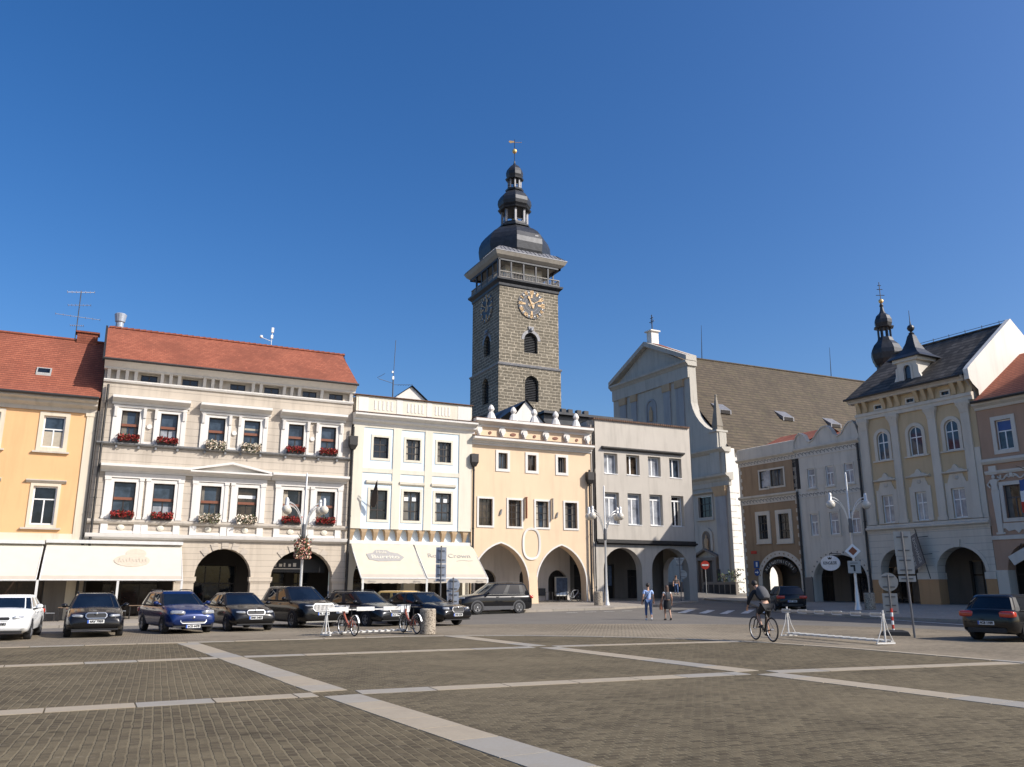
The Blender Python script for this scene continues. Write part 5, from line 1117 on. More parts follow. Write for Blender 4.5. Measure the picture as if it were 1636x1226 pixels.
for u in (1.75, 2*UM-1.75):
    mb = MB(FC); mb.box(u-.55, u+.55, -1.0, .25, 15.6, 17.3); mb.box(u-.7, u+.7, -1.15, .4, 17.3, 17.5); p = mb.build('obelisk_pedestal', M['churchgrey'], CH)
    mb = MB(FC); mb.loft([[(u+x*r, -.4+y*r, z) for x, y in ((-1, -1), (1, -1), (1, 1), (-1, 1))] for r, z in ((.42, 17.5), (.36, 17.9), (.42, 18.0), (.07, 21.2))]); mb.ball((u, -.4, 21.3), .14, .14, .14, 8, 6); mb.build('obelisk', M['obelisk'], p)
# window, niche and portal of the side bay
window(CH, FC, 2.8, 4.85, 8.62, 10.75, 'blackwood', 'glass', (.33, .66), (.33, .66), .08, .2, (.22, .1, 'churchgrey'), (.3, .25, 'churchgrey', .12), name='window')
mb = MB(FC); mb.profile(2.2, 5.4, [(-.03, 11.0), (.1, 11.0), (.4, 11.12), (.4, 11.24), (-.03, 11.3)]); mb.build('window_cap', M['churchgrey'], CH)
mb = MB(FC); u = 3.85; archband(mb, hole(u-.62, u+.62, 5.2, 7.2, 6.6, 'round'), .35, -.02, .14); nb = mb.build('niche_surround', M['churchgrey'], CH)
mb = MB(FC); mb.prism([(u-.6, 5.2)]+acurve(u-.6, u+.6, 6.6, 7.18)+[(u+.6, 5.2)], -.02, .02); mb.build('niche_recess', M['darkpl'], nb)
mb = MB(FC); mb.loft([[(u+r*math.cos(t), .15+r*.5*math.sin(t), zz) for t in [2*math.pi*k/8 for k in range(8)]] for r, zz in ((.3, 5.2), (.26, 5.7), (.32, 6.2), (.2, 6.45), (.09, 6.5), (.14, 6.65), (.05, 6.85))]); mb.build('statue', M['capital'], nb)
mb = MB(FC); mb.box(2.3, 2.85, -.05, .4, .6, 4.2); mb.box(5.05, 5.6, -.05, .4, .6, 4.2); mb.box(2.2, 5.7, -.05, .45, 4.2, 4.5)
for sx in (-1, 1): mb.loft([[(u+.1+sx*1.9, -.05, 4.45), (u+.1+sx*1.9, .5, 4.45), (u+.1+sx*1.9, .5, 4.65), (u+.1+sx*1.9, -.05, 4.65)], [(u+.1, -.05, 5.25), (u+.1, .5, 5.25), (u+.1, .5, 5.45), (u+.1, -.05, 5.45)]])
pt = mb.build('portal', M['darkpl'], CH)
mb = MB(FC); mb.box(2.9, 5.0, -.3, -.2, .6, 4.2); mb.box(3.9, 3.98, -.2, -.17, .6, 4.1); mb.build('portal_door', M['doorbrown'], pt)
mb = MB(FC); mb.box(UM-1.7, UM+1.7, -.35, -.25, .5, 5.4); mb.build('main_door', M['doorbrown'], CH)
mb = MB(FC); mb.box(1.9, 2.25, .23, .3, 1.9, 3.3); mb.build('notice_case', M['black'], CH)
mb = MB(FC); mb.box(.1, 25, -.02, .14, .2, 1.4); mb.build('plinth', M['darkpl'], CH)
# sunlit south side: front block, then aisle wall
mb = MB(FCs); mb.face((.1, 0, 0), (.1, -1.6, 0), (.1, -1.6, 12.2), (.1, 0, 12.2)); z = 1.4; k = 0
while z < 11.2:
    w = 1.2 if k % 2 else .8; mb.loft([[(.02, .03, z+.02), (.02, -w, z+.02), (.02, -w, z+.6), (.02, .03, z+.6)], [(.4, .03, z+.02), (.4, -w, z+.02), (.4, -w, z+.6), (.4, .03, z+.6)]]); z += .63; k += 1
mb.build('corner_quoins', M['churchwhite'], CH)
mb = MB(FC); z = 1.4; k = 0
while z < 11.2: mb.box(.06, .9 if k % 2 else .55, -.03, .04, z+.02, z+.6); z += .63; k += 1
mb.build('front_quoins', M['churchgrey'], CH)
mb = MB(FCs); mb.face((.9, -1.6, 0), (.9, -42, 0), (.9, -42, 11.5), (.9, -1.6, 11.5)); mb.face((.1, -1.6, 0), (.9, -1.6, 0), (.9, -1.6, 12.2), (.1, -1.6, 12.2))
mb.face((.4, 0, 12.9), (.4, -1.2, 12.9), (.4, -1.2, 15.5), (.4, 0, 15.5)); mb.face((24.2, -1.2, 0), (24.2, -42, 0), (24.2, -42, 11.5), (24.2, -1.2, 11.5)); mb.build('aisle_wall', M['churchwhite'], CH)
mb = MB(FCs)
for v in (-1.9, -7, -13, -19): mb.box(.2, .95, v-1.1, v, 10.0, 10.25)
mb.build('aisle_cornice', M['churchwhite'], CH)
mb = MB(FCs); mb.face((.5, -1.3, 11.6), (.5, -42, 11.6), (3.2, -42, 13.6), (3.2, -1.3, 13.6)); mb.build('aisle_roof', M['redtile'], CH)
mb = MB(FCs); UR = 12.6; mb.face((.4, -.9, 15.3), (.4, -48, 15.3), (UR, -48, 29.05), (UR, -.9, 28.75)); mb.face((24.8, -.9, 15.3), (24.8, -48, 15.3), (UR, -48, 29.05), (UR, -.9, 28.75)); mb.face((.4, -48, 15.3), (24.8, -48, 15.3), (UR, -48, 29.05)); rf = mb.build('nave_roof', M['mosstile'], CH)
mb = MB(FCs); mb.face((.38, -36.2, 15.32), (.38, -60, 15.32), (UR-.02, -60, 29.3), (UR-.02, -36.2, 29.05)); mb.build('chancel_roof', M['redtileY'], rf)
mb = MB(FCs); mb.tube([(UR, -1, 28.8), (UR, -48, 29.1)], .14, 7); mb.build('ridge_tiles', M['mosstile'], rf)
mb = MB(FCs); mb.face((1.0, -1, 11.5), (1.0, -48, 11.5), (1.0, -48, 15.6), (1.0, -1, 15.6)); mb.build('clerestory', M['churchwhite'], CH)
sl = (28.9-15.3)/(UR-.4)
for u, v in ((5.4, -3.4), (5.4, -12.7), (5.2, -20), (5.2, -27)):                   # little roof vents
    z = 15.3+(u-.4)*sl; mb = MB(FCs); mb.loft([[(u-.7, v, z-.65), (u-.7, v-1.7, z-.65), (u-.7, v-1.7, z-.2), (u-.7, v, z-.2)], [(u+.6, v, z+.6), (u+.6, v-1.7, z+.6), (u+.6, v-1.7, z+.72), (u+.6, v, z+.72)]]); d = mb.build('roof_vent', M['slate2'], rf)
    mb = MB(FCs); mb.box(u-.74, u-.70, v-1.5, v-.2, z-.65, z-.25); mb.build('vent_opening', M['shadeblack'], d)
# ridge turret
c0 = FCs((UR-.1, -41.2, 0)); c = (c0.x, c0.y, 0)
mb = MB(); mb.fr = lambda p: Vector(p)
q = math.pi/8
mb.lathe(c, ((1.5, 28.5), (1.5, 30.2), (1.75, 30.25), (1.75, 30.4)), 8, q); mb.lathe(c, ((1.7, 32.1), (2.0, 32.7), (2.15, 33.5), (2.1, 34.1), (1.75, 34.8), (1.2, 35.4), (1.0, 35.9), (.95, 36.0)), 8, q)
mb.lathe(c, ((.9, 37.3), (1.35, 37.4), (1.4, 37.55), (1.05, 37.6), (1.2, 38.1), (1.2, 38.6), (.95, 39.2), (.5, 39.6), (.3, 40.0), (.22, 40.6), (.3, 40.8), (.12, 41.2)), 8, q)
for k in range(8):
    a = q+k*math.pi/4
    mb.rod((c[0]+1.35*math.cos(a), c[1]+1.35*math.sin(a), 30.3), (c[0]+1.35*math.cos(a), c[1]+1.35*math.sin(a), 32.4), .2, 5); mb.rod((c[0]+.85*math.cos(a), c[1]+.85*math.sin(a), 35.9), (c[0]+.85*math.cos(a), c[1]+.85*math.sin(a), 37.45), .12, 5)
mb.lathe(c, ((1.62, 31.9), (1.8, 32.15), (1.2, 32.2)), 8, q); tu = mb.build('ridge_turret', M['slate'], CH)
mb = MB(); mb.fr = lambda p: Vector(p); mb.ball((c[0], c[1], 41.5), .34, .34, .34, 10, 8); mb.build('gilded_ball', M['gold'], tu)
mb = MB(); mb.fr = lambda p: Vector(p); mb.rod((c[0], c[1], 41.7), (c[0], c[1], 44.4), .06); d = Vector((.9, -.43, 0)); cc = Vector((c[0], c[1], 0)); mb.rod(cc-d*.4+Vector((0, 0, 43.3)), cc+d*.4+Vector((0, 0, 43.3)), .05); mb.rod(cc-d*.6+Vector((0, 0, 42.4)), cc+d*.6+Vector((0, 0, 42.4)), .05); mb.rod(cc-d*.25+Vector((0, 0, 43.9)), cc+d*.25+Vector((0, 0, 43.9)), .05); mb.build('turret_cross', M['gutter'], tu)
for v, h in ((-8.2, 4.4), (-30, 4.3)): mb = MB(FCs); mb.tube([(UR, v, 28.8), (UR, v-.2, 28.9+h)], [.06, .02], 5); mb.build('lightning_rod', M['gutter'], rf)
# churchyard wall and shrubs at the foot
W = thing('churchyard_wall', FC((1.2, 3.2, .95)), 'low dark churchyard wall beside the church portal', 'wall')
mb = MB(FC)
for a, b in ((-2.4, 2.2), (5.7, 9.5)): mb.box(a, b, 2.0, 2.3, .7, 1.95); mb.box(a-.05, b+.05, 1.95, 2.35, 1.95, 2.05)
mb.build('masonry', M['darkpl'], W); mb = MB(FC)
for a, b in ((-2.4, 2.2), (5.7, 9.5)):
    n = 6
    for k in range(n): x = a+(b-a)*(k+.5)/n; mb.box(x-.3, x+.3, 2.3, 2.33, .95, 1.8)
mb.build('iron_panels', M['shadeblack'], W)
for k, (u, o, h, n) in enumerate(((.3, 1.2, 1.9, 130), (-.8, .9, 2.3, 150))):
    S = thing('shrub', FC((u, o, .9)), ('taller ' if k else 'smaller ')+'sparse shrub behind the churchyard wall at the church corner', 'shrub', group='shrubs at the church corner')
    f = MB(FC); leaves(f, n, lambda: FC((u+random.gauss(0, .4), o+random.gauss(0, .35), .95+h*random.random()**.8)), .09); f.build('foliage', M['shrub'], S)
    f = MB(FC)
    for i in range(6): f.tube([(u, o, .8), (u+random.uniform(-.2, .2), o+random.uniform(-.2, .2), .9+h*.5), (u+random.uniform(-.5, .5), o+random.uniform(-.4, .4), .9+h)], [.03, .02, .01], 4)
    f.build('stems', M['wood'], S)
# ------------------------------------------------------------------ clock tower
TX, TY, TW_ = 45.9, 97.8, 9.25
cx, cy = TX+TW_/2, TY+TW_/2
T = thing('clock_tower', (cx, cy, 0), 'tall dark stone clock tower with gallery and black onion spire rising behind the peach house', 'tower')
FS = Fr((TX, TY, 0), (1, 0, 0), (0, -1, 0)); FW = Fr((TX, TY, 0), (0, 1, 0), (-1, 0, 0)); FNn = Fr((TX+TW_, TY+TW_, 0), (-1, 0, 0), (0, 1, 0)); FEe = Fr((TX+TW_, TY+TW_, 0), (0, -1, 0), (1, 0, 0))
mb = MB(); mb.fr = lambda p: Vector(p); wins = {}
def tw(fr, lo, hi, hs, off):
    a = MB(fr); wall(a, -off, TW_+off, lo, hi, hs, off, .8); mb.f += [[i+len(mb.v) for i in f] for f in a.f]; mb.v += a.v
for fr, uc in ((FS, 4.85), (FW, 4.05), (FNn, 4.6), (FEe, 4.6)):
    tw(fr, 30.85, 42.3, [hole(uc-1.05, uc+1.05, 32.9, 35.8, 34.75, 'round')], 0)
    tw(fr, 0, 30.85, [hole(uc-1.05, uc+1.05, 26.0, 29.6, 28.5, 'round')], .18)
mb.build('stone_walls', M['stone'], T)
for fr, uc in ((FS, 4.85), (FW, 4.05)):
    for z0, zs, za, off in ((32.9, 34.75, 35.8, 0), (26.0, 28.5, 29.6, .18)):
        s = MB(fr); h = hole(uc-1.05, uc+1.05, z0, za, zs, 'round'); archband(s, h, .42 if z0 > 30 else .25, off-.1, off+.05, z0 < 0); 
        if z0 > 30: s.prism([(uc-.3, 35.8), (uc+.3, 35.8), (uc+.42, 36.7), (uc-.42, 36.7)], off, off+.15); s.ball((uc, off+.2, 36.2), .28, .2, .3, 8, 6)
        sw = s.build('window_arch', M['slate2'] if z0 > 30 else M['stone'], T)
        l = MB(fr); z = z0+.1
        while z < za-.1:
            zz = min(1, max(0, (z-zs)/(za-zs))); w = 1.03*math.sqrt(max(.02, 1-zz*zz)); l.loft([[(uc-w, off-.5, z+.16), (uc+w, off-.5, z+.16), (uc+w, off-.5, z+.2), (uc-w, off-.5, z+.2)], [(uc-w, off-.3, z), (uc+w, off-.3, z), (uc+w, off-.3, z+.04), (uc-w, off-.3, z+.04)]]); z += .24
        l.build('louvres', M['slate'], sw); d = MB(fr); d.box(uc-1.1, uc+1.1, off-.8, off-.7, z0, za); d.build('louvre_back', M['shadeblack'], sw)
mb = MB(); mb.fr = lambda p: Vector(p); e = .34
mb.loft([[(TX-r, TY-r, z), (TX+TW_+r, TY-r, z), (TX+TW_+r, TY+TW_+r, z), (TX-r, TY+TW_+r, z)] for r, z in ((.16, 30.6), (.3, 30.75), (.34, 30.95), (0, 31.15))]); mb.build('string_course', M['slate2'], T)
mb = MB(); mb.fr = lambda p: Vector(p)
mb.loft([[(TX-r, TY-r, z), (TX+TW_+r, TY-r, z), (TX+TW_+r, TY+TW_+r, z), (TX-r, TY+TW_+r, z)] for r, z in ((0, 42.0), (.12, 42.2), (.15, 42.5), (.55, 42.9), (.58, 43.15), (-2, 43.2))]); mb.build('gallery_floor', M['slate'], T)
mb = MB(); mb.fr = lambda p: Vector(p); i = 1.7
mb.loft([[(TX+i, TY+i, z), (TX+TW_-i, TY+i, z), (TX+TW_-i, TY+TW_-i, z), (TX+i, TY+TW_-i, z)] for z in (43.1, 46.6)]); inner = mb.build('gallery_core', M['churchwhite'], T)
mb = MB(FS); mb.box(3.0, 4.4, -1.72, -1.66, 43.9, 44.9); mb.build('core_window', M['shadeblack'], inner)
def rng(n): return [(-.25+(TW_+.5)*k/n) for k in range(n+1)]
for fr in (FS, FW, FNn, FEe):
    for u in rng(5)[:-1]: p = MB(fr); p.box(u-.11, u+.11, .02-.0, .26, 43.15, 45.9); p.build('gallery_post', M['slate'], T)
    p = MB(fr); p.box(-.36, TW_+.34, -.05, .34, 45.75, 46.05); p.build('gallery_beam', M['slate'], T)
    r = MB(fr); r.box(-.12, TW_+.12, .06, .24, 44.12, 44.24); r.box(-.12, TW_+.12, .06, .24, 43.3, 43.38)
    for k in range(40):
        u = -.1+(TW_+.2)*k/39; r.loft([[(u+rr*math.cos(t), .15+rr*math.sin(t), z) for t in (0, 1.57, 3.14, 4.71)] for rr, z in ((.05, 43.36), (.09, 43.6), (.04, 43.9), (.06, 44.14))])
    r.build('balustrade', M['towerrail'], T)
# coved eaves and skirt roof
def sq(r, z): return [(cx-r, cy-r, z), (cx+r, cy-r, z), (cx+r, cy+r, z), (cx-r, cy+r, z)]
h0 = TW_/2
mb = MB(); mb.fr = lambda p: Vector(p); mb.loft([sq(h0+.28, 46.0), sq(h0+.42, 46.05), sq(h0+.78, 46.4), sq(h0+1.0, 46.82), sq(h0+1.02, 46.92)], cap0=True, cap1=False); mb.build('coved_eaves', M['towercove'], T)
mb = MB(); mb.fr = lambda p: Vector(p); mb.loft([sq(h0+1.06, 46.9), sq(h0+1.06, 47.0), sq(h0-.1, 48.0), sq(h0-1.2, 48.6)], cap0=True, cap1=True)
for fr in (FS, FW):
    for k in range(17):
        u = -.7+(TW_+1.4)*k/16; mb.loft([[(p_.x-.04, p_.y-.04, p_.z), (p_.x+.04, p_.y+.04, p_.z), (p_.x+.04, p_.y+.04, p_.z+.07), (p_.x-.04, p_.y-.04, p_.z+.07)] for p_ in (fr((u*1.0, 1.0, 47.03)), fr((min(max(u, .2), TW_-.2), -.1, 47.98)))])
mb.build('skirt_roof', M['slate2'], T)
q = math.pi/8
def dome(name, prof, mat=None): m = MB(); m.fr = lambda p: Vector(p); m.lathe((cx, cy, 0), prof, 8, q); return m.build(name, mat or M['slate'], T, smooth=False)
k1 = 1/math.cos(q)
dome('main_dome', [(r*k1, z) for r, z in ((4.5, 47.4), (4.8, 48.2), (4.92, 49.3), (4.85, 50.1), (4.55, 50.9), (4.05, 51.6), (3.3, 52.25), (2.5, 52.7), (2.1, 52.95), (2.4, 53.0), (2.42, 53.2), (1.95, 53.5), (1.95, 53.75))])
d = MB(FS); d.box(4.62+.95, 4.62+1.5, -.1, .1, 49.9, 50.6); d.build('dome_hatch', M['slate2'], T)
for r0, z0, z1 in ((1.85, 53.6, 56.0), (.92, 59.6, 61.2)):
    for k in range(8):
        a = q+k*math.pi/4; m = MB(); m.fr = lambda p: Vector(p); m.loft([[(cx+r0*math.cos(a)+s*x, cy+r0*math.sin(a)+s*y, z) for x, y in ((-1, -1), (1, -1), (1, 1), (-1, 1))] for s, z in ((.15 if r0 > 1 else .1, z0), (.15 if r0 > 1 else .1, z1))]); m.build('lantern_post', M['slate2'], T)
    m = MB(); m.fr = lambda p: Vector(p)
    for k in range(8):
        a, b = q+k*math.pi/4, q+(k+1)*math.pi/4; A_, B_ = (cx+r0*math.cos(a), cy+r0*math.sin(a)), (cx+r0*math.cos(b), cy+r0*math.sin(b))
        for z in (z0+.25, z0+.6): m.rod((*A_, z), (*B_, z), .05, 4)
    m.build('lantern_rail', M['slate'], T)
m = MB(); m.fr = lambda p: Vector(p)
m.lathe((cx, cy, 53.9), ((.5, .3), (.45, .8), (.25, 1.1), (.05, 1.15)), 12); m.rod((cx, cy, 55), (cx, cy, 56), .06); m.build('bell', M['gold'], T)
dome('middle_dome', [(r*k1, z) for r, z in ((1.7, 55.85), (2.25, 55.9), (2.35, 56.1), (2.0, 56.3), (2.25, 56.6), (2.36, 57.1), (2.28, 57.7), (1.95, 58.3), (1.4, 58.85), (1.05, 59.1), (1.25, 59.2), (1.3, 59.45), (.95, 59.65))])
dome('top_dome', [(r*k1, z) for r, z in ((.85, 61.0), (1.25, 61.1), (1.3, 61.3), (1.05, 61.45), (1.18, 61.8), (1.2, 62.3), (1.05, 62.8), (.7, 63.3), (.35, 63.6), (.14, 63.95), (.1, 64.3))])
m = MB(); m.fr = lambda p: Vector(p); m.rod((cx, cy, 64.2), (cx, cy, 68.0), .05); vane = m.build('spire_rod', M['slate'], T)
m = MB(); m.fr = lambda p: Vector(p); m.ball((cx, cy, 66.0), .36, .36, .38, 12, 8); m.build('gilded_ball', M['gold'], vane)
m = MB(); m.fr = lambda p: Vector(p); d = Vector((.9, -.43, 0)); c = Vector((cx, cy, 67.5)); n_ = d.cross(Vector((0, 0, 1)))*.03
P = [c-d*.9+Vector((0, 0, .1)), c-d*.75+Vector((0, 0, .3)), c-d*.1+Vector((0, 0, .22)), c+Vector((0, 0, 0)), c-d*.6+Vector((0, 0, -.12))]
m.loft([[p-n_ for p in P], [p+n_ for p in P]]); m.rod(c, c+d*1.1, .035); m.build('weather_vane', M['goldp'], vane)
# clock faces
for fr, uc in ((FS, 4.95), (FW, 4.1)):
    zc = 39.95; R0 = 2.1
    def ringm(r0, r1, o0, o1, n=40):
        m = MB(fr); rg = [[(uc+r*math.cos(t), o, zc+r*math.sin(t)) for r, o in ((r0, o0), (r1, o0), (r1, o1), (r0, o1))] for t in [2*math.pi*k/n for k in range(n)]]; m.loft(rg+[rg[0]], cap0=False, cap1=False); return m
    base = ringm(.60, 1.0, .0, .1).build('clock_face', M['slate'], T)
    ringm(1.04, 1.40, .0, .1).build('dial_ring', M['slate'], base); ringm(.98, 1.03, .02, .12).build('gold_ring', M['slate2'], base); ringm(1.4, 1.45, .02, .12).build('gold_ring', M['slate2'], base); ringm(2.02, 2.08, .02, .12).build('outer_ring', M['slate2'], base)
    m = ringm(.0, .5, .0, .06); m.build('centre_disc', M['cove'], base)
    for k in range(24):
        t = 2*math.pi*k/24+math.pi/24*0; c_, s_ = math.sin(t), math.cos(t); m = MB(fr)
        if k % 2: 
            m.prism([(uc+c_*r+s_*w, zc+s_*r-c_*w) for r, w in ((1.48, -.2), (2.04, -.27), (2.04, .27), (1.48, .2))], .02, .13); pl = m.build('dial_stud_plate', M['slate'], base)
            m = MB(fr); cc = (uc+c_*1.76, zc+s_*1.76); m.prism([(cc[0]+.09*x, cc[1]+.09*y) for x, y in ((-1, -1), (1, -1), (1, 1), (-1, 1))], .13, .16); 
        else: pass
        if k % 2: m.build('dial_stud', M['gold'] if False else M['churchwhite'], base)
    for k, num in enumerate(('XII', 'I', 'II', 'III', 'IV', 'V', 'VI', 'VII', 'VIII', 'IX', 'X', 'XI')):
        t = 2*math.pi*k/12; c_, s_ = math.sin(t), math.cos(t)
        ux = fr.u*s_-Vector((0, 0, c_)); uz = fr.u*c_+Vector((0, 0, s_))
        text('numeral', num, fr((uc+c_*1.75, .14, zc+s_*1.75)), ux, uz, .72, M['goldp'], base, width=min(.75, .17*len(num)+.12), bold=.02, thick=.05)
    for k in range(4):
        t = math.pi/2*k; c_, s_ = math.sin(t), math.cos(t); m = MB(fr); m.prism([(uc+c_*r+s_*w, zc+s_*r-c_*w) for r, w in ((.95, -.12), (1.5, -.15), (1.5, .15), (.95, .12))], .03, .15); m.build('gold_bar', M['goldp'], base)
    for ang, ln, w, tail in ((-.42, 1.35, .11, .6), (1.05, 1.75, .05, .5)):
        c_, s_ = math.sin(ang), math.cos(ang); m = MB(fr); m.prism([(uc+c_*r+s_*ww, zc+s_*r-c_*ww) for r, ww in ((-tail, -w), (ln*.7, -w), (ln*.75, -w*2.2), (ln, 0), (ln*.75, w*2.2), (ln*.7, w), (-tail, w))], .17, .21); m.build('clock_hand', M['goldp'], base)
# ------------------------------------------------------------------ cars (local: x forward, y left, z up)
def lerp(a, b, t): return a+(b-a)*t
def curve(pts, x):
    for (a, za), (b, zb) in zip(pts, pts[1:]):
        if a <= x <= b or b <= x <= a:
            t = (x-a)/(b-a) if b != a else 0; t = t*t*(3-2*t)*.35+t*.65; return lerp(za, zb, t)
    return pts[0][1] if (x-pts[0][0])*(pts[-1][0]-pts[0][0]) < 0 else pts[-1][1]
def sball(a, b, c, e=.45, n=20, k=12):
    m = MB(); pw = lambda v: (abs(v)**e)*(1 if v >= 0 else -1); R_ = []
    for j in range(k+1):
        t = -math.pi/2+math.pi*j/k; ct = max(math.cos(t), 1e-3); R_.append([(a*pw(ct)*pw(math.cos(q)), b*pw(ct)*pw(math.sin(q)), c*pw(math.sin(t))) for q in [2*math.pi*i/n for i in range(n)]])
    m.loft(R_); return m
def car(name, loc, rz, label, L=4.6, W=1.8, H=1.46, pnt='p_black', kind='wagon', hood=.98, nose=.72, cowl=.95, rf=.12, rr=-1.75, rb=-2.1, tail=.98, wr=.64, wheel=.315, wb=(1.35, -1.3), plate='3C5 1234', rails=True, grille=None, light=None, fog=True, sillz=.24, rim='alloy', rear=False, clad=None, belt=None, roofstripe=None):
    """x positions are metres from the middle of the car"""
    root = thing(name, loc, label, 'car', rz, 'cars parked along the square')
    f, b = L/2, -L/2; hw = W/2; P = M[pnt]; belt = belt or hood
    ztop = [(f, nose-.16), (f-.05, nose-.03), (f-.14, nose+.03), (f-.45, nose+.12), (cowl+.3, hood-.02), (cowl, hood+.01), (cowl-.6, belt), (rb+.25, belt+.02), (rb-.05, tail), (b+.12, tail-.03), (b+.04, tail-.1), (b, tail-.22)]
    xs = [f, f-.03, f-.08, f-.16, f-.28, f-.45, f-.65, f-.9, lerp(f-.9, cowl, .5), cowl, cowl-.3, cowl-.8, 0, -.5, -1.0, -1.4, rb+.1, b+.4, b+.22, b+.1, b+.04, b]
    xs = sorted(set(xs), reverse=True)
    def halfw(x):
        d = min(f-x, x-b); r = .62 if x > 0 else .38; t = min(1, max(0, d/r)); return hw*(.80+.20*math.sqrt(max(0, 1-(1-t)**2)))
    def zbot(x):
        d = min(f-x, x-b); return sillz+.10*max(0, 1-d/.25)
    rings = []
    for x in xs:
        w = halfw(x); zt = curve(ztop[::1], x); z0 = zbot(x); zs = min(zt-.04, max(z0+.2, zt-.1)); zm = lerp(z0, zs, .55)
        if -1 < 0: pass
        half = [(w*.82, z0), (w*.955, z0+.06), (w*.99, lerp(z0, zm, .6)), (w, zm), (w*.985, lerp(zm, zs, .6)), (w*.95, zs), (w*.87, zt-.025), (w*.62, zt+.01), (w*.3, zt+.03)]
        rings.append([(x, y, z) for y, z in half]+[(x, 0, zt+.035)]+[(x, -y, z) for y, z in half[::-1]])
    body = MB(); body.loft(rings); bo = body.build('body', P, root, smooth=True, angle=50)
    # greenhouse: outline at levels
    zb0 = belt-.02; zr = H-.06; wr_ = hw*wr/.8*.86; wb_ = hw*.9
    def outline(t, off=0.):
        xf = lerp(cowl+.02, rf, t)+off; xr = lerp(rb+.02, rr, t)-off; w = lerp(wb_, wr_, max(t, 0)**1.15)+off; z = lerp(zb0, zr, t); bow = .16*(1-.4*t); pts = []
        ny = 8; ns = 10
        for i in range(ny+1): y = lerp(-w*.93, w*.93, i/ny); pts.append((xf+bow*(1-(y/w)**2)-bow*.15, y, z))
        for i in range(ns+1): s = i/ns; pts.append((lerp(xf-.10, xr+.10, s), w*(1-.02*abs(2*s-1)**3), z))
        for i in range(ny+1): y = lerp(w*.93, -w*.93, i/ny); pts.append((xr-.07*(1-(y/w)**2), y, z))
        for i in range(ns+1): s = i/ns; pts.append((lerp(xr+.10, xf-.10, s), -w*(1-.02*abs(2*s-1)**3), z))
        return pts
    ny, ns = 8, 10
    lv = [0, .2, .4, .6, .8, .93]
    O = [outline(t) for t in lv]; n = len(O[0])
    def panel(nm, i0, i1, mat, lv0=1, inset=0):
        m = MB(); ix = [[m.P(O[j][i % n]) for i in range(i0, i1+1)] for j in range(0, len(lv))]
        for a, c in zip(ix, ix[1:]):
            for k in range(len(a)-1): m.f.append([a[k], a[k+1], c[k+1], c[k]])
        return m.build(nm, mat, root, smooth=True, angle=60)
    e1 = ny; e2 = e1+1+ns; e3 = e2+1+ny; e4 = e3+1+ns
    panel('windscreen', 0, e1, M['carglass']); panel('side_window', e1, e2+1, M['carglassside']); panel('rear_window', e2+1, e3, M['carglass']); panel('side_window', e3, n, M['carglassside'])
    # roof cap and pillars
    r = MB(); R1 = outline(.90, .008); R2 = outline(.97, .0); zc = H
    def sc_(pts, k, z): mx = sum(p[0] for p in pts)/len(pts); return [(mx+(p[0]-mx)*k, p[1]*k, z) for p in pts]
    r.loft([R1, R2, sc_(R2, .93, H-.022), sc_(R2, .75, H-.006), sc_(R2, .4, H), sc_(R2, .05, H)], cap0=False)
    ro = r.build('roof', P, root, smooth=True, angle=60)
    pl = MB()
    def pillar(i0, i1, o=.010):
        rows = [outline(t, o) for t in (-.02, .25, .5, .75, .93)]; back = [outline(t, -.02) for t in (-.02, .25, .5, .75, .93)]
        pl.loft([[a[i0 % n], a[i1 % n], c[i1 % n], c[i0 % n]] for a, c in zip(rows, back)])
    pillar(e1-1, e1+1); pillar(e4 % n if e4 < n else 0, 1) if False else None
    pillar(0, 1) if False else None
    pillar(n-1, 0); pillar(n-2, n-1); 
    s1 = e1+1
    for (a, c) in ((s1+4, s1+5), (s1+8, s1+9) if kind == 'wagon' else (s1+9, s1+10)):
        pillar(a, c); pillar(e3+1+(ns-(c-s1)), e3+1+(ns-(a-s1)))
    pillar(e2, e2+2); pillar(e3, e3+2)
    pl.build('pillars', P if pnt in ('p_white', 'p_yellow') else M['black'], root)
    # wheels
    for x in wb:
        for s in (-1, 1):
            a = MB(); ar = wheel+.055; pp = [(x+ar*math.cos(t), wheel+ar*math.sin(t)) for t in [math.pi*(-.08+1.16*k/14) for k in range(15)]]
            y0, y1 = s*hw*.9, s*(hw+.004); a.loft([[(u, y0, z) for u, z in pp], [(u, y1, z) for u, z in pp]]); a.build('wheel_arch', M[clad] if clad else M['black'], root)
            w = MB(); yo = s*(hw+.016); yi = s*(hw-.2); w.loft([[(x+rr_*math.cos(t), y, wheel+rr_*math.sin(t)) for t in [2*math.pi*k/24 for k in range(24)]] for rr_, y in ((wheel*.9, yi), (wheel, yi+s*.03), (wheel, yo-s*.03), (wheel*.94, yo), (wheel*.66, yo), (wheel*.62, yo-s*.05))]); wo = w.build('wheel', M['rubber'], root, smooth=True, angle=40)
            d = MB(); yr = yo-s*.012
            for k in range(5):
                t = 2*math.pi*k/5+.3; c, q = math.cos(t), math.sin(t); r0, r1, ww = .03, wheel*.63, wheel*.13
                d.loft([[(x+c*rad-q*e, yr-s*dy, wheel+q*rad+c*e) for e, dy in ((-ww*kk, 0), (ww*kk, 0), (ww*kk, .03), (-ww*kk, .03))] for rad, kk in ((r0, 1.2), (r1, 1.0))])
            d.torus((x, yr-s*.01, wheel), (0, 1, 0), wheel*.62, wheel*.045, 24, 6); d.ball((x, yr, wheel), .05, .02, .05, 8, 6); d.build('rim', M[rim], wo)
    # front: lights, grille, plate, intake
    hl = light or (.30, .11, .16); zl = nose+.0
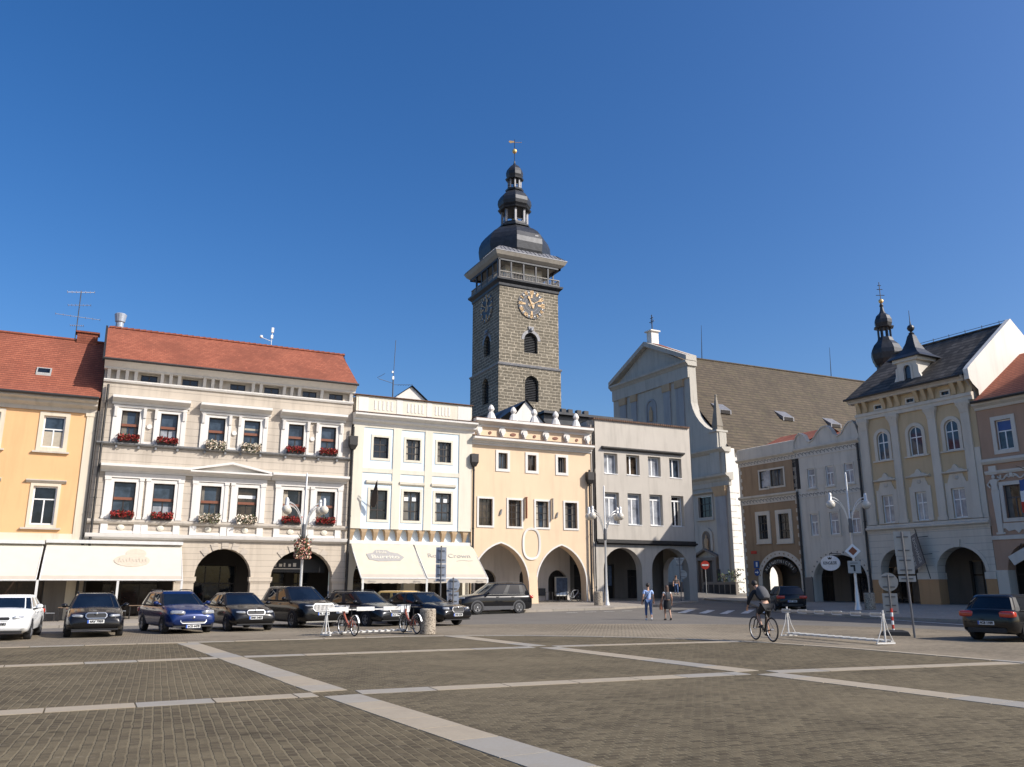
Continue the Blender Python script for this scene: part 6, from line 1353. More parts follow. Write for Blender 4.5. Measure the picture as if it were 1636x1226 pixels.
    for s in (-1, 1):
        cx_ = f-.20; m = sball(hl[2]*.95, hl[0]*.62, hl[1]*.5); R_ = Matrix.Rotation(s*.55, 4, 'Z') @ Matrix.Rotation(-.25, 4, 'Y')
        m.v = [R_ @ v+Vector((cx_, s*(hw-.36), zl-.02)) for v in m.v]; m.build('headlight', M['lampglass'], root, smooth=True)
        m = sball(.13, .24, .095); m.v = [v+Vector((b+.10, s*(hw-.24), tail-.17)) for v in m.v]; m.build('tail_light', M['taillight'], root, smooth=True)
        if fog: m = MB(); m.ball((f-.10, s*(hw-.36), .40), .07, .13, .055, 10, 6); m.build('fog_light', M['lampglass'], root, smooth=True)
        m = MB(); m.ball((cowl-.25, s*(hw+.09), belt+.07), .09, .11, .075, 10, 8); m.rod((cowl-.25, s*(hw-.1), belt+.02), (cowl-.25, s*(hw+.03), belt+.05), .025); m.build('mirror', P, root, smooth=True, angle=60)
        if rails:
            m = MB(); yy = s*(wr_-.05); m.tube([(rf-.1, yy, H-.05), (rf-.22, yy, H+.03), (lerp(rf, rr, .5), yy, H+.045), (rr+.2, yy, H+.03), (rr+.08, yy, H-.05)], .02, 6); m.build('roof_rail', M['black'], root)
        m = MB(); m.box(cowl-1.0, cowl-.82, s*(hw-.006)-.012, s*(hw-.006)+.012, belt-.16, belt-.13); m.box(cowl-2.0, cowl-1.82, s*(hw-.006)-.012, s*(hw-.006)+.012, belt-.16, belt-.13); m.build('door_handle', M['chrome'], root)
        m = MB(); zz = belt-.012; m.box(rb+.35, cowl-.3, s*(wb_+.012)-.014, s*(wb_+.012)+.014, zz-.012, zz+.014); m.build('belt_moulding', M['chrome'] if clad or name == 'estate_car' else M['black'], root)
        if clad: m = MB(); m.box(wb[1]+.4, wb[0]-.4, s*hw-.03*s-.02, s*hw+.015*s, sillz, sillz+.2) if s > 0 else m.box(wb[1]+.4, wb[0]-.4, -hw-.015, -hw+.05, sillz, sillz+.2); m.build('sill_cladding', M[clad], root)
    gz, gw, gh = grille or (nose-.02, .72, .15)
    def rr2(w, h, c=.3): return [(w*x, h*y) for x, y in ((-.5+c*h/w, -.5), (.5-c*h/w, -.5), (.5, -.5+c), (.5, .5-c), (.5-c*h/w, .5), (-.5+c*h/w, .5), (-.5, .5-c), (-.5, -.5+c))]
    xg = f+.004 if gz < nose-.05 else f-.012
    m = MB(); o_ = rr2(gw+.05, gh+.045); i_ = rr2(gw, gh); tl = .22
    def gp(p, dx): return (xg+dx-(p[1])*tl-.06*(p[0]/.5)**2*.5, p[0], gz+p[1])
    m.loft([[gp(a, -.05), gp(a, .022), gp(c, .022), gp(c, -.05)] for a, c in zip(o_+o_[:1], i_+i_[:1])], cap0=False, cap1=False); gs = m.build('grille_surround', M['chrome'] if name != 'white_car' else P, root)
    m = MB(); m.face(*[gp(p, .008) for p in i_]); m.build('grille', M['black'], gs)
    m = MB(); m.ball((xg+.03-gh*.12, 0, gz+gh*.42), .02, .045, .045, 10, 6); m.build('badge', M['chrome'], gs)
    if name == 'large_suv':
        m = MB()
        for k in range(15):
            y = -gw/2+.05+k*(gw-.1)/14; m.rod(gp((y, -gh*.44), .02), gp((y, gh*.44), .02), .008, 4)
        m.build('grille_bars', M['chrome'], gs)
    m = MB(); m.prism([(-1, -1)]*0, 0, 0) if False else m.loft([[(f-.10+dx, p[0], .40+p[1]) for p in rr2(W*.62, .15)] for dx in (0, .062)]); m.build('lower_intake', M['black'], root)
    m = MB(); m.loft([[(f-.10+dx, p[0], sillz+.045+p[1]) for p in rr2(W*.8, .05)] for dx in (0, .07)]); m.build('bumper_lip', M['chrome'] if name == 'large_suv' else M['black'], root)
    def plate_(x, z, s):
        m = MB(); m.box(min(x, x+s*.02), max(x, x+s*.02), -.26, .26, z-.057, z+.057); p = m.build('number_plate', M['plate'], root)
        m = MB(); y0 = .26*s; xx = x+s*.021; m.box(min(xx, xx+s*.003), max(xx, xx+s*.003), min(-y0, -y0+.05*s), max(-y0, -y0+.05*s), z-.055, z+.055); m.build('plate_band', M['plateblue'], p)
        text_local('lettering', plate, (x+s*.026, .02*s, z), (0, s, 0), (0, 0, 1), .105, M['ink'], p, width=.42, bold=.004)
    plate_(f-.015, nose-.26 if not grille else gz-gh/2-.12, 1); plate_(b-.012 if not rear else b-.012, .58 if rear else tail-.35, -1)
    m = MB(); m.loft([[(b-.02+dx, p[0], .36+p[1]) for p in rr2(W*.7, .14)] for dx in (0, .1)]); m.build('rear_bumper_trim', M['black'], root)
    if roofstripe: pass
    return root
def face_cam(x, y, extra=0.): return math.atan2(-y, -x)+extra
FWD = R(-90)                      # nose towards the plaza (-Y)
# parked row, noses towards the plaza
car('white_car', (-2.55, 34.1, 0), FWD+R(-3), 'white saloon car parked at the left edge of the photo', L=4.55, W=1.73, H=1.43, pnt='p_white', kind='saloon', plate='2C1 4083', rails=False, rb=-1.85, rr=-1.2, tail=1.0, grille=(.70, .62, .10))
car('estate_car', (.06, 34.85, 0), FWD+R(2), 'black estate car with chrome grille parked between the white car and the blue car', L=4.66, W=1.81, H=1.465, plate='4AV 7959', grille=(.74, .62, .15))
car('blue_car', (2.92, 35.7, 0), FWD+R(12), 'blue estate car with large pale headlights', L=4.42, W=1.76, H=1.53, pnt='p_blue', plate='6C0 4478', grille=(.50, .9, .2), light=(.42, .16, .2), hood=1.02, nose=.76)
car('saloon_car', (5.35, 36.4, 0), FWD+R(9), 'black saloon with wide chrome grille in front of the beige pier', L=4.5, W=1.77, H=1.46, kind='saloon', plate='3M0 2483', rails=False, grille=(.72, .66, .15), rb=-1.9, rr=-1.25, tail=1.0)
car('large_suv', (8.15, 38.1, -.02), FWD+R(14), 'large black off-road car with tall barred chrome grille below the flower lamp', L=4.75, W=1.9, H=1.72, plate='RL UJ 34', hood=1.14, nose=.92, tail=1.15, grille=(.86, .95, .27), wheel=.37, rails=False, light=(.3, .08, .14), wr=.66)
car('dark_estate', (11.05, 37.9, -.02), FWD+R(20), 'dark grey estate car with roof rails behind the left bicycle rack', L=4.7, W=1.8, H=1.50, pnt='p_anth', plate='5C2 7790', grille=(.70, .6, .12))
car('yellow_car', (14.05, 40.2, .0), FWD+R(22), 'yellow car half hidden behind the two dark cars', L=4.3, W=1.74, H=1.48, pnt='p_yellow', kind='saloon', rails=False, plate='1C8 2216')
car('sports_saloon', (13.7, 37.3, 0), FWD+R(19), 'low black saloon with oval mesh grille behind the concrete bollard', L=4.85, W=1.86, H=1.44, kind='saloon', plate='4A8 6235', rails=False, hood=.97, nose=.74, grille=(.70, .62, .2), light=(.26, .13, .18), wheel=.33, rb=-2.0, rr=-1.2)
cP = (21.3, 45.75)
car('kerb_suv', (21.15, 46.0, g(*cP)), R(180)+R(2), 'black off-road car with grey cladding parked side-on at the kerb', L=4.64, W=1.85, H=1.73, plate='2C9 5581', hood=1.10, nose=.88, tail=1.12, wheel=.36, clad='greyclad', wr=.68, rb=-2.15, rr=-1.9, wb=(1.36, -1.36), grille=(.78, .8, .2))
car('parked_hatchback', (37.9, 39.6, g(37.5, 39.3)), R(58), 'dark car seen from behind, in the shade of the arch behind the cyclist', L=4.2, W=1.74, H=1.45, pnt='p_grey', kind='saloon', rails=False, rear=True, plate='5C7 3304')
car('black_hatchback', (27.75, 18.2, 0), R(5), 'shiny black hatchback with red tail lights at the right edge of the photo', L=4.2, W=1.79, H=1.46, kind='saloon', rails=False, rear=True, plate='4C8 1109', rim='greyclad', rb=-1.9, rr=-1.62, tail=1.02, wheel=.33)
# ------------------------------------------------------------------ awnings
def awning(name, x0, x1, zt, o1, z1, val, cloth, label, casing=True, posts=()):
    S = thing(name, FA(((x0+x1)/2, .1, zt)), label, 'awning')
    m = MB(FA); n = 8; rows = []
    for j in range(n+1):
        t = j/n; o = lerp(.12, o1, t); z = lerp(zt, z1, t)-.05*math.sin(math.pi*t); rows.append([(x0+(x1-x0)*k/24, o, z+.006*math.sin(k*1.7+j)) for k in range(25)])
    ix = [[m.P(p) for p in r] for r in rows[:-1]]
    for a, b in zip(ix, ix[1:]):
        for k in range(24): m.f.append([a[k], a[k+1], b[k+1], b[k]])
    m.build('cloth', M[cloth], S, smooth=True)
    m = MB(FA); lower_strip = [rows[-2], rows[-1]]
    if val: lower_strip.append([(p[0], o1+.02, z1-val+.015*math.sin(i*2.1)) for i, p in enumerate(rows[-1])])
    ix = [[m.P(p) for p in r] for r in lower_strip]
    for a, b in zip(ix, ix[1:]):
        for k in range(24): m.f.append([a[k], a[k+1], b[k+1], b[k]])
    m.build('lower_strip', M['awninglow'], S, smooth=True)
    m = MB(FA); m.tube([(x0, o1, z1+.0), (x1, o1, z1+.0)], .045, 8); m.build('front_bar', M['alu'], S)
    for x in (x0, x1): m = MB(FA); m.tube([(x, .12, zt-.08), (x, o1, z1-.02)], .035, 6); m.build('side_arm', M['alu'], S)
    if casing: m = MB(FA); m.box(x0-.05, x1+.08, .06, .4, zt+.03, zt+.22); m.build('casing', M['alu'], S)
    for x in posts: m = MB(FA); m.box(x-.06, x+.06, o1-.08, o1+.02, g(x, 54.8-o1)+.1, z1); m.build('post', M['alu'], S)
    return S, lambda u, t, lift=.02: FA((u, lerp(.12, o1, t), lerp(zt, z1, t)-.05*math.sin(math.pi*t)+lift))
def awn_axes(zt, o1, z1): d = (Vector((0, -(o1-.12), z1-zt))).normalized(); return Vector((1, 0, 0)), -d
def blob(S, at, pts, mat, name):
    m = MB(); m.fr = lambda p: Vector(p); up = [Vector(at(u, t, .015)) for u, t in pts]; lo = [Vector(at(u, t, .035)) for u, t in pts]; m.loft([up, lo]); return m.build(name, M[mat], S)
S, at = awning('awning', -16, -2.9, 3.98, 3.0, 2.0, 0, 'awnwhite', 'long white awning over the orange house shop, left of the divider post', posts=(-9.5,))
S, at = awning('awning', -2.72, 4.42, 4.06, 3.0, 2.02, 0, 'awnwhite', 'white awning with a faded cup-shaped print, right of the divider post', posts=(-2.8, 1.1, 4.4))
def ell(cu, ct, ru, rt, n=20): return [(cu+ru*math.cos(2*math.pi*k/n), ct+rt*math.sin(2*math.pi*k/n)) for k in range(n)]
blob(S, at, ell(1.75, .45, .95, .17), 'logopale', 'printed_emblem'); blob(S, at, ell(1.95, .25, .55, .13), 'logopale', 'printed_emblem')
m = MB(); m.fr = lambda p: Vector(p)
for k in range(9): u = 1.05+k*.17; m.tube([at(u, .5, .045), at(u+.05, .42-.03*(k % 3 == 0), .045), at(u+.1, .5, .045)], .02, 4)
m.build('printed_script', M['awnwhite'], S)
S, at = awning('awning', 14.9, 19.2, 4.42, 2.9, 2.16, .3, 'awning', 'cream awning printed with a burrito bar name', casing=False, posts=(15.0, 19.25))
ux, uz = awn_axes(4.42, 2.9, 2.16)
blob(S, at, [(15.7, .3), (16.2, .26), (16.4, .18), (17.2, .18), (17.4, .24), (17.9, .27), (18.25, .38), (17.9, .48), (16.4, .5), (15.8, .45)], 'logogrey', 'printed_emblem')
text('lettering', 'Hola', at(16.75, .25, .05), ux, uz, .38, M['awnwhite'], S, bold=.008, shear=.15); text('lettering', 'Burrito', at(16.95, .385, .05), ux, uz, .52, M['awnwhite'], S, bold=.012, width=1.9)
for x in (15.6, 18.6): text('lettering', 'Burrito', FA((x, 2.96, 2.0)), (1, 0, 0), (0, 0, 1), .17, M['logogrey'], S)
S, at = awning('awning', 19.3, 23.6, 4.45, 2.9, 2.18, .3, 'awning', 'cream awning printed with a crown pub name, beside the peach arch', casing=False, posts=(23.55,))
text('lettering', 'Royal Crown', at(21.5, .33, .03), ux, uz, .62, M['logopale'] if False else M['logogrey'], S, shear=.1, width=3.1)
m = MB(); m.fr = lambda p: Vector(p); m.tube([at(21.9, .48), at(22.3, .45), at(22.8, .47), at(23.1, .46)], .018, 4); m.build('printed_flourish', M['logogrey'], S)
for x in (20.0, 23.0): text('lettering', 'Burrito', FA((x, 2.96, 2.02)), (1, 0, 0), (0, 0, 1), .17, M['logogrey'], S)

# ------------------------------------------------------------------ street lamps
def lamp(x, y, label, angs, top=7.8, rz=0., base=True):
    z = g(x, y)+(.11 if y > 45 or x > 35 else 0); S = thing('street_lamp', (x, y, z), label, 'street lamp', rz, 'globe street lamps')
    m = MB(); m.lathe((0, 0, 0), ((.22, 0), (.2, .08), (.14, .3), (.115, .9), (.1, 1.0), (.08, 1.3), (.07, 4.2), (.09, 4.25), (.09, 4.5), (.055, 4.6), (.05, top-.1), (.02, top)), 12); m.build('pole', M['lampgrey'], S, smooth=True)
    m = MB(); m.lathe((0, 0, 4.25), ((.1, 0), (.12, .05), (.12, .75), (.1, .8)), 10); m.build('collar', M['poledark'], S)
    for a in angs:
        d = Vector((math.cos(a), math.sin(a), 0)); m = MB()
        for dz, k in ((0, 1), (-.13, .95)):
            P = [d*(.08+.97*(1-math.cos(t))*k*.98)+Vector((0, 0, 4.55+dz*1.4+1.72*math.sin(t))) for t in [math.pi/2*i/9 for i in range(10)]]; m.tube(P, .025, 6)
        ar = m.build('arm', M['lampgrey'], S, smooth=True)
        c = d*1.07; m = MB(); m.lathe((c.x, c.y, 0), ((.03, 6.52), (.08, 6.48), (.1, 6.38), (.1, 6.1), (.16, 6.02)), 10); m.build('cap', M['lampgrey'], ar, smooth=True, angle=50)
        m = MB(); m.ball((c.x, c.y, 5.84), .26, .26, .25, 16, 12); m.build('globe', M['globe'], ar, smooth=True)
    return S
def toR(a): return math.atan2(-.439, .898)+a           # a measured from the picture's right-hand direction
lampL = lamp(10.3, 47.95, 'silver four-globe lamp post with a flower basket in front of the beige house', [toR(x) for x in (.05, .9, math.pi-.15, math.pi+.55)], 7.95)
lamp(30.7, 48.4, 'silver four-globe lamp post beside the concrete bin in front of the grey house', [toR(x) for x in (-.1, .5, math.pi-.1, math.pi+.6)], 7.95)
lampR = lamp(38.4, 34.5, 'silver two-globe lamp post with a diamond road sign in front of the white house', [toR(.1), toR(math.pi+.1)], 7.7)
S = thing('flower_basket', (10.3, 47.95, 3.25), 'round basket of pink and cream flowers hung on the lamp post', 'flower basket')
m = MB(); m.lathe((0, 0, 0), ((.12, -.1), (.34, .1), (.42, .3), (.4, .3)), 14); m.build('basket', M['blackwood'], S)
f = MB(); leaves(f, 1500, lambda: Vector((cg(.24), cg(.24), .3+cg(.2))), .06)
leaves(f, 160, lambda: Vector((random.gauss(0, .2), random.gauss(0, .2), random.uniform(.7, 1.05))), .07); f.build('flowers', M['mixflower'], S)
f = MB()
for k in range(20): a = random.uniform(0, 6.28); f.tube([(0, 0, .6), (.22*math.cos(a), .22*math.sin(a), 1.2), (.4*math.cos(a), .4*math.sin(a), 1.1+random.uniform(-.2, .35))], [.02, .015, .004], 3)
f.build('grass_blades', M['shrub'], S)
m = MB(); m.box(38.3, 38.5, 34.0, 34.2, 0, 0) if False else None
S = thing('road_sign', (38.4, 34.5, 3.0), 'diamond priority road sign with an arrow plate on the right-hand lamp post', 'road sign')
fc = math.atan2(-34.5, -38.4); S.rotation_euler = (0, 0, fc)
m = MB(); r = .42; m.loft([[(x, r*a, .62+r*b) for a, b in ((0, -1), (1, 0), (0, 1), (-1, 0))] for x in (.10, .13)]); m.build('plate', M['whitep'], S)
m = MB(); r = .24; m.loft([[(x, r*a, .62+r*b) for a, b in ((0, -1), (1, 0), (0, 1), (-1, 0))] for x in (.131, .14)]); m.build('centre', M['leather'], S)
m = MB(); m.box(.10, .13, -.34, .34, -.6, .08); m.build('arrow_plate', M['signback'], S); m = MB(); m.box(.131, .14, -.05, .05, -.5, -.2); m.box(.131, .14, -.2, .05, -.25, -.15); m.box(.131, .14, -.2, .2, -.06, -.03); m.build('arrow', M['ink'], S)

# ------------------------------------------------------------------ road signs
def sign_back(x, y, label, plates, h, lean=(0, 0), rot=None, pole='poledark', foot=False, stripes=False, face=False):
    z = g(x, y)+(.0); S = thing('road_sign', (x, y, z), label, 'road sign', rot if rot is not None else math.atan2(-y, -x))
    top = Vector((0, lean[0], h)); dirv = top.normalized(); m = MB(); m.tube([(0, 0, 0), top], .035, 8); m.build('pole', M[pole], S)
    if stripes:
        for k in range(6):
            m = MB(); a = top*(.12*k+.08)/1.0; m.tube([Vector((0, 0, .14*k+.1)), Vector((0, 0, .14*k+.24))], .042, 8); m.build('stripe', M['red' if k % 2 else 'whitep'], S)
    for kind, zc, w, hh, dy, mt in plates:
        m = MB(); c = top*(zc/h)
        if kind == 'round': P = [(w*math.cos(2*math.pi*k/24), w*math.sin(2*math.pi*k/24)) for k in range(24)]
        elif kind == 'tri': P = [(-w, hh), (w, hh), (0, -hh)]
        else: P = [(-w, -hh), (w, -hh), (w, hh), (-w, hh)]
        xs = (.05, .07) if face else (-.10, -.075)
        m.loft([[(xx, c.y+dy+p[0], c.z+p[1]) for p in P] for xx in xs]); pl = m.build('plate', M[mt], S)
        if not face:
            m = MB()
            for q in ((-.55, .55) if hh > .25 or kind == 'round' else (0,)):
                ww = w*(.7 if kind != 'round' else .62); m.box(-.072, -.05, c.y+dy-ww, c.y+dy+ww, c.z+q*(hh if kind != 'round' else w)-.02, c.z+q*(hh if kind != 'round' else w)+.02)
            m.build('clamp', M['poledark'], pl)
    if foot:
        m = MB(); m.loft([[(-.35, -.45, 0), (.35, -.45, 0), (.35, .55, 0), (-.35, .55, 0)], [(-.3, -.38, .14), (.3, -.38, .14), (.3, .48, .14), (-.3, .48, .14)], [(-.12, -.14, .2), (.12, -.14, .2), (.12, .3, .2), (-.12, .3, .2)]]); m.build('rubber_foot', M['rubber'], S)
    return S
sign_back(25.67, 21.6, 'back of a round pale road sign on a red and white post', [('round', 1.86, .325, 0, 0, 'signback'), ('rect', 1.19, .25, .27, 0, 'signback'), ('rect', .83, .25, .08, 0, 'signback')], 2.1, foot=True, stripes=True)
sign_back(25.11, 20.29, 'tall post with the pale backs of three stacked sign panels', [('rect', 3.15, .27, .42, 0, 'signback'), ('rect', 2.42, .27, .30, 0, 'signback'), ('rect', 1.96, .27, .10, 0, 'signback')], 3.55, lean=(-.06, 0))
sign_back(15.3, 39.3, 'tall bluish direction sign in front of the cream awning', [('rect', 3.18, .26, .4, 0, 'signgrey'), ('rect', 2.42, .26, .33, 0, 'signgrey'), ('rect', 1.99, .26, .08, 0, 'signgrey')], 3.65)
sign_back(15.85, 39.0, 'back of a round grey road sign behind the low black saloon', [('round', 1.75, .33, 0, 0, 'signgrey'), ('rect', 1.12, .28, .28, 0, 'signgrey')], 2.1)
sign_back(40.4, 53.1, 'thin post with triangular and round sign backs by the grey arch', [('tri', 3.0, .42, .36, 0, 'signback'), ('round', 2.1, .32, 0, .2, 'signback')], 3.4)
S = sign_back(51.5, 63.8, 'red and white no-entry sign in front of the church portal', [('round', 2.72, .40, 0, 0, 'red')], 3.1, face=True, pole='steel')
m = MB(); m.box(.071, .085, -.30, .30, 2.64, 2.80); m.build('white_bar', M['whitep'], S)
S = thing('wall_sign', FB((-14.68, .05, 2.5)), 'blue rectangular and round arrow signs on the corner of the brown house', 'road sign')
m = MB(FB); m.box(-14.95, -14.42, .04, .08, 3.05, 3.6); m.build('square_plate', M['bluep'], S); m = MB(FB); m.prism([(-14.68+.27*math.cos(2*math.pi*k/20), 2.72+.27*math.sin(2*math.pi*k/20)) for k in range(20)], .04, .08); pl = m.build('round_plate', M['bluep'], S)
m = MB(FB); m.box(-14.86, -14.6, .081, .09, 2.68, 2.76); m.prism([(-14.62, 2.6), (-14.48, 2.72), (-14.62, 2.84)], .081, .09); m.build('arrow', M['whitep'], pl); m = MB(FB); m.box(-14.72, -14.55, .081, .09, 3.15, 3.5); m.build('symbol', M['whitep'], S)
S = thing('street_plate', FB((-14.9, .04, 4.2)), 'small red street name plate on the brown house', 'sign'); m = MB(FB); m.box(-15.2, -14.6, .03, .05, 4.15, 4.38); m.build('plate', M['red'], S)

# ------------------------------------------------------------------ concrete bins
def bin_(x, y, label):
    z = g(x, y)+(.11 if y > 45 or x > 35 else .01); S = thing('litter_bin', (x, y, z), label, 'litter bin', random.uniform(0, 3), 'round concrete bins')
    m = MB(); m.lathe((0, 0, 0), ((.27, 0), (.29, .02), (.29, .86), (.26, .9), (.21, .9), (.2, .55)), 28); m.build('drum', M['concrete'], S, smooth=True, angle=30)
    m = MB(); m.lathe((0, 0, 0), ((.2, .5), (.2, .56)), 20); m.build('liner', M['black'], S); return S
bin_(11.05, 29.6, 'round exposed-concrete bin at the edge of the plaza beside the bicycles')
bin_(30.1, 48.5, 'round concrete bin at the foot of the lamp post by the grey house')
bin_(39.0, 34.2, 'dark round concrete bin in the shade beside the right-hand lamp post')

# ------------------------------------------------------------------ bicycle racks and bicycles
def rack(p, q, label, board):
    p = Vector((*p, .02)); q = Vector((*q, .02)); d = q-p; ln = d.length; S = thing('bicycle_rack', (p.x, p.y, .02), label, 'bicycle rack', math.atan2(d.y, d.x))
    for x in (0, ln):
        m = MB(); m.tube([(x, 0, .08), (x, 0, 1.0)], .026, 8)
        for s in (-1, 1): m.tube([(x, s*.32, .05), (x, s*.12, .45), (x, s*.03, .85)], .012, 6)
        m.box(x-.03, x+.03, -.34, .34, .03, .07); m.build('end_frame', M['alu'], S)
    m = MB(); m.box(-.2, ln+.02, -.05, .05, .84, .9) if not board else m.box(0, ln, -.03, .03, .86, .90); m.build('top_beam', M['steel'] if not board else M['alu'], S)
    if board:
        m = MB(); n = 3
        for k in range(n): m.box(ln*(k+.04)/n, ln*(k+.7)/n, -.045, -.032, .83, .97)
        m.build('advert_panel', M['alu'], S)
    else:
        for k in range(6): m = MB(); x = -.15+k*(ln-.1)/5.2; m.box(x, x+.42, -.09, -.07, .80, .83); m.box(x, x+.42, -.09, -.07, .9, .93); m.tube([(x, -.08, .815), (x-.03, -.08, .865), (x, -.08, .915)], .015, 5); m.build('wheel_loop', M['alu'], S)
    m = MB(); m.box(0, ln, -.03, .03, .08, .13)
    m.box(0, ln, .22, .26, .08, .12); m.build('bottom_rail', M['alu'], S)
    m = MB()
    for k in range(13): x = ln*(k+.5)/13; m.loft([[(x-.10, -.2, .13), (x-.02, -.2, .13), (x-.02, -.2, .15), (x-.10, -.2, .15)], [(x+.06, .24, .13), (x+.14, .24, .13), (x+.14, .24, .15), (x+.06, .24, .15)]])
    m.build('wheel_trays', M['alu'], S); return S
rack((7.35, 29.75), (10.6, 30.6), 'white bicycle rack with advert board beside the parked orange bicycles', True)
rack((21.7, 22.6), (21.25, 18.2), 'white bicycle rack with metal wheel loops on the right, behind the cyclist', False)
def bike(x, y, rz, label, frame='orangeframe', share=True, z=.03, lean=0., rr=.34):
    S = thing('bicycle', (x, y, z), label, 'bicycle', rz); S.rotation_euler = (lean, 0, rz)
    W_ = .54
    for xx in (-W_, W_):
        m = MB(); m.torus((xx, 0, rr), (0, 1, 0), rr-.022, .024, 28, 6); w = m.build('wheel', M['rubber'], S, smooth=True)
        m = MB(); m.torus((xx, 0, rr), (0, 1, 0), rr-.052, .011, 28, 5); m.rod((xx, -.05, rr), (xx, .05, rr), .02)
        for k in range(14): a = math.pi*2*k/14; m.rod((xx, .02*(-1)**k, rr), (xx+(rr-.05)*math.cos(a), 0, rr+(rr-.05)*math.sin(a)), .0022, 3)
        m.build('rim', M['steel'], w)
    bb = (-.08, 0, .29); hd = (.36, 0, .86); hl = (.40, 0, .70); st = (-.22, 0, .82 if not share else .62)
    m = MB(); fr_ = .028 if not share else .034
    m.tube([hl, bb], fr_*1.1, 8); m.tube([bb, st], fr_*.9, 8); m.tube([hd, hl], fr_*1.1, 8)
    if share: m.tube([(.39, 0, .74), (.1, 0, .42), bb], fr_, 8)
    else: m.tube([hd, st], fr_*.9, 8)
    for s in (-1, 1): m.tube([st, (-W_, s*.06, rr)], .012, 6); m.tube([bb, (-W_, s*.06, rr)], .014, 6)
    m.build('frame', M[frame], S, smooth=True)
    m = MB()
    for s in (-1, 1): m.tube([hl, (.43, s*.055, .62), (W_, s*.06, rr)], .018, 6)
    m.build('fork', M['black'], S)
    m = MB(); hz = 1.02; m.rod(hd, (.33, 0, hz), .018); m.tube([(.22, -.3, hz+.0), (.36, -.2, hz), (.36, 0, hz), (.36, .2, hz), (.22, .3, hz)] if share else [(.33, -.33, hz), (.36, -.1, hz), (.36, .1, hz), (.33, .33, hz)], .014, 6); m.build('handlebar', M['black'], S)
    m = MB(); m.rod(st, (-.26, 0, .93), .015); m.loft([[(-.42, -.08, .93), (-.42, .08, .93), (-.42, .08, .97), (-.42, -.08, .97)], [(-.25, -.07, .92), (-.25, .07, .92), (-.25, .07, .97), (-.25, -.07, .97)], [(-.12, -.02, .93), (-.12, .02, .93), (-.12, .02, .96), (-.12, -.02, .96)]]); m.build('saddle', M['black'], S)
    m = MB(); m.torus(bb, (0, 1, 0), .09, .012, 16, 5); m.rod((bb[0], -.1, bb[2]), (bb[0]+.1, -.12, bb[2]-.12), .012); m.rod((bb[0], .1, bb[2]), (bb[0]-.1, .12, bb[2]+.12), .012); m.box(.0, .09, -.2, -.1, bb[2]-.14, bb[2]-.11); m.box(-.22, -.13, .1, .2, bb[2]+.11, bb[2]+.14); m.build('crank', M['black'], S)
    if share:
        m = MB(); a = [(.42, -.17, .74), (.68, -.17, .74), (.68, .17, .74), (.42, .17, .74)]; b = [(.40, -.2, 1.0), (.74, -.2, 1.0), (.74, .2, 1.0), (.40, .2, 1.0)]; m.loft([a, b], cap1=False); m.build('basket', M['bikewhite'], S)
        for xx in (-W_, W_): m = MB(); m.loft([[(xx+(rr+.03)*math.cos(t), y_, rr+(rr+.03)*math.sin(t)) for y_ in (-.03, .03)] for t in [math.pi*(.15+.75*k/10) for k in range(11)]], closed=False, cap0=False, cap1=False); m.build('mudguard', M['bikewhite'], S)
    return S
bike(8.12, 29.7, R(99), 'orange hire bicycle with a white front basket, the left one at the rack')
bike(10.55, 30.1, R(98), 'orange hire bicycle with a white front basket, next to the concrete bin')
rk = thing('arcade_bicycle_rack', (31.2, 55.9, .62), 'low dark row of bicycle stands inside the right peach arch', 'bicycle rack')
for k in range(7): m = MB(); x = -.95+k*.3; m.tube([(x, -.3, 0), (x, -.25, .62), (x, .25, .62), (x, .3, 0)], .02, 6); m.build('hoop', M['gutter'], rk)
m = MB(); m.box(-1.05, 1.05, -.32, -.28, .0, .04); m.box(-1.05, 1.05, .28, .32, .0, .04); m.build('base_rail', M['gutter'], rk)
bike(32.3, 55.5, R(20), 'grey bicycle leaning at the end of the stands in the peach arch', 'steel', False, g(32.3, 55.5)+.13, R(8))

# ------------------------------------------------------------------ cafe tables and chairs
def chair(x, y, rz, label, mt='steel'):
    S = thing('cafe_chair', (x, y, g(x, y)+.12), label, 'chair', rz, 'cafe chairs under the arcade')
    m = MB(); m.box(-.22, .22, -.22, .22, .44, .47); m.build('seat', M[mt], S); m = MB(); m.loft([[(-.2, .2, .5), (.2, .2, .5), (.2, .22, .5), (-.2, .22, .5)], [(-.22, .28, .88), (.22, .28, .88), (.22, .3, .88), (-.22, .3, .88)]]); m.build('backrest', M[mt], S)
    for a in (-.2, .2):
        for b in (-.2, .2): m = MB(); m.rod((a*.95, b*.95, .45), (a, b*1.1, 0), .014); m.build('leg', M['gutter'], S)
def table(x, y, label):
    S = thing('cafe_table', (x, y, g(x, y)+.12), label, 'table', 0, 'cafe tables under the arcade')
    m = MB(); m.box(-.4, .4, -.4, .4, .71, .74); m.build('tabletop', M['wood'], S)
    for a in (-.33, .33):
        for b in (-.33, .33): m = MB(); m.rod((a, b, .71), (a, b, 0), .02); m.build('leg', M['gutter'], S)
for (x, y, w) in ((-1.3, 52.8, 'between the white and the black car'), (2.2, 52.6, 'under the white awning behind the blue car'), (6.6, 52.6, 'in front of the middle beige arch')):
    table(x, y, 'brown square cafe table '+w); chair(x-.75, y, R(90), 'grey cafe chair left of the table '+w); chair(x+.75, y, R(-90), 'grey cafe chair right of the table '+w)
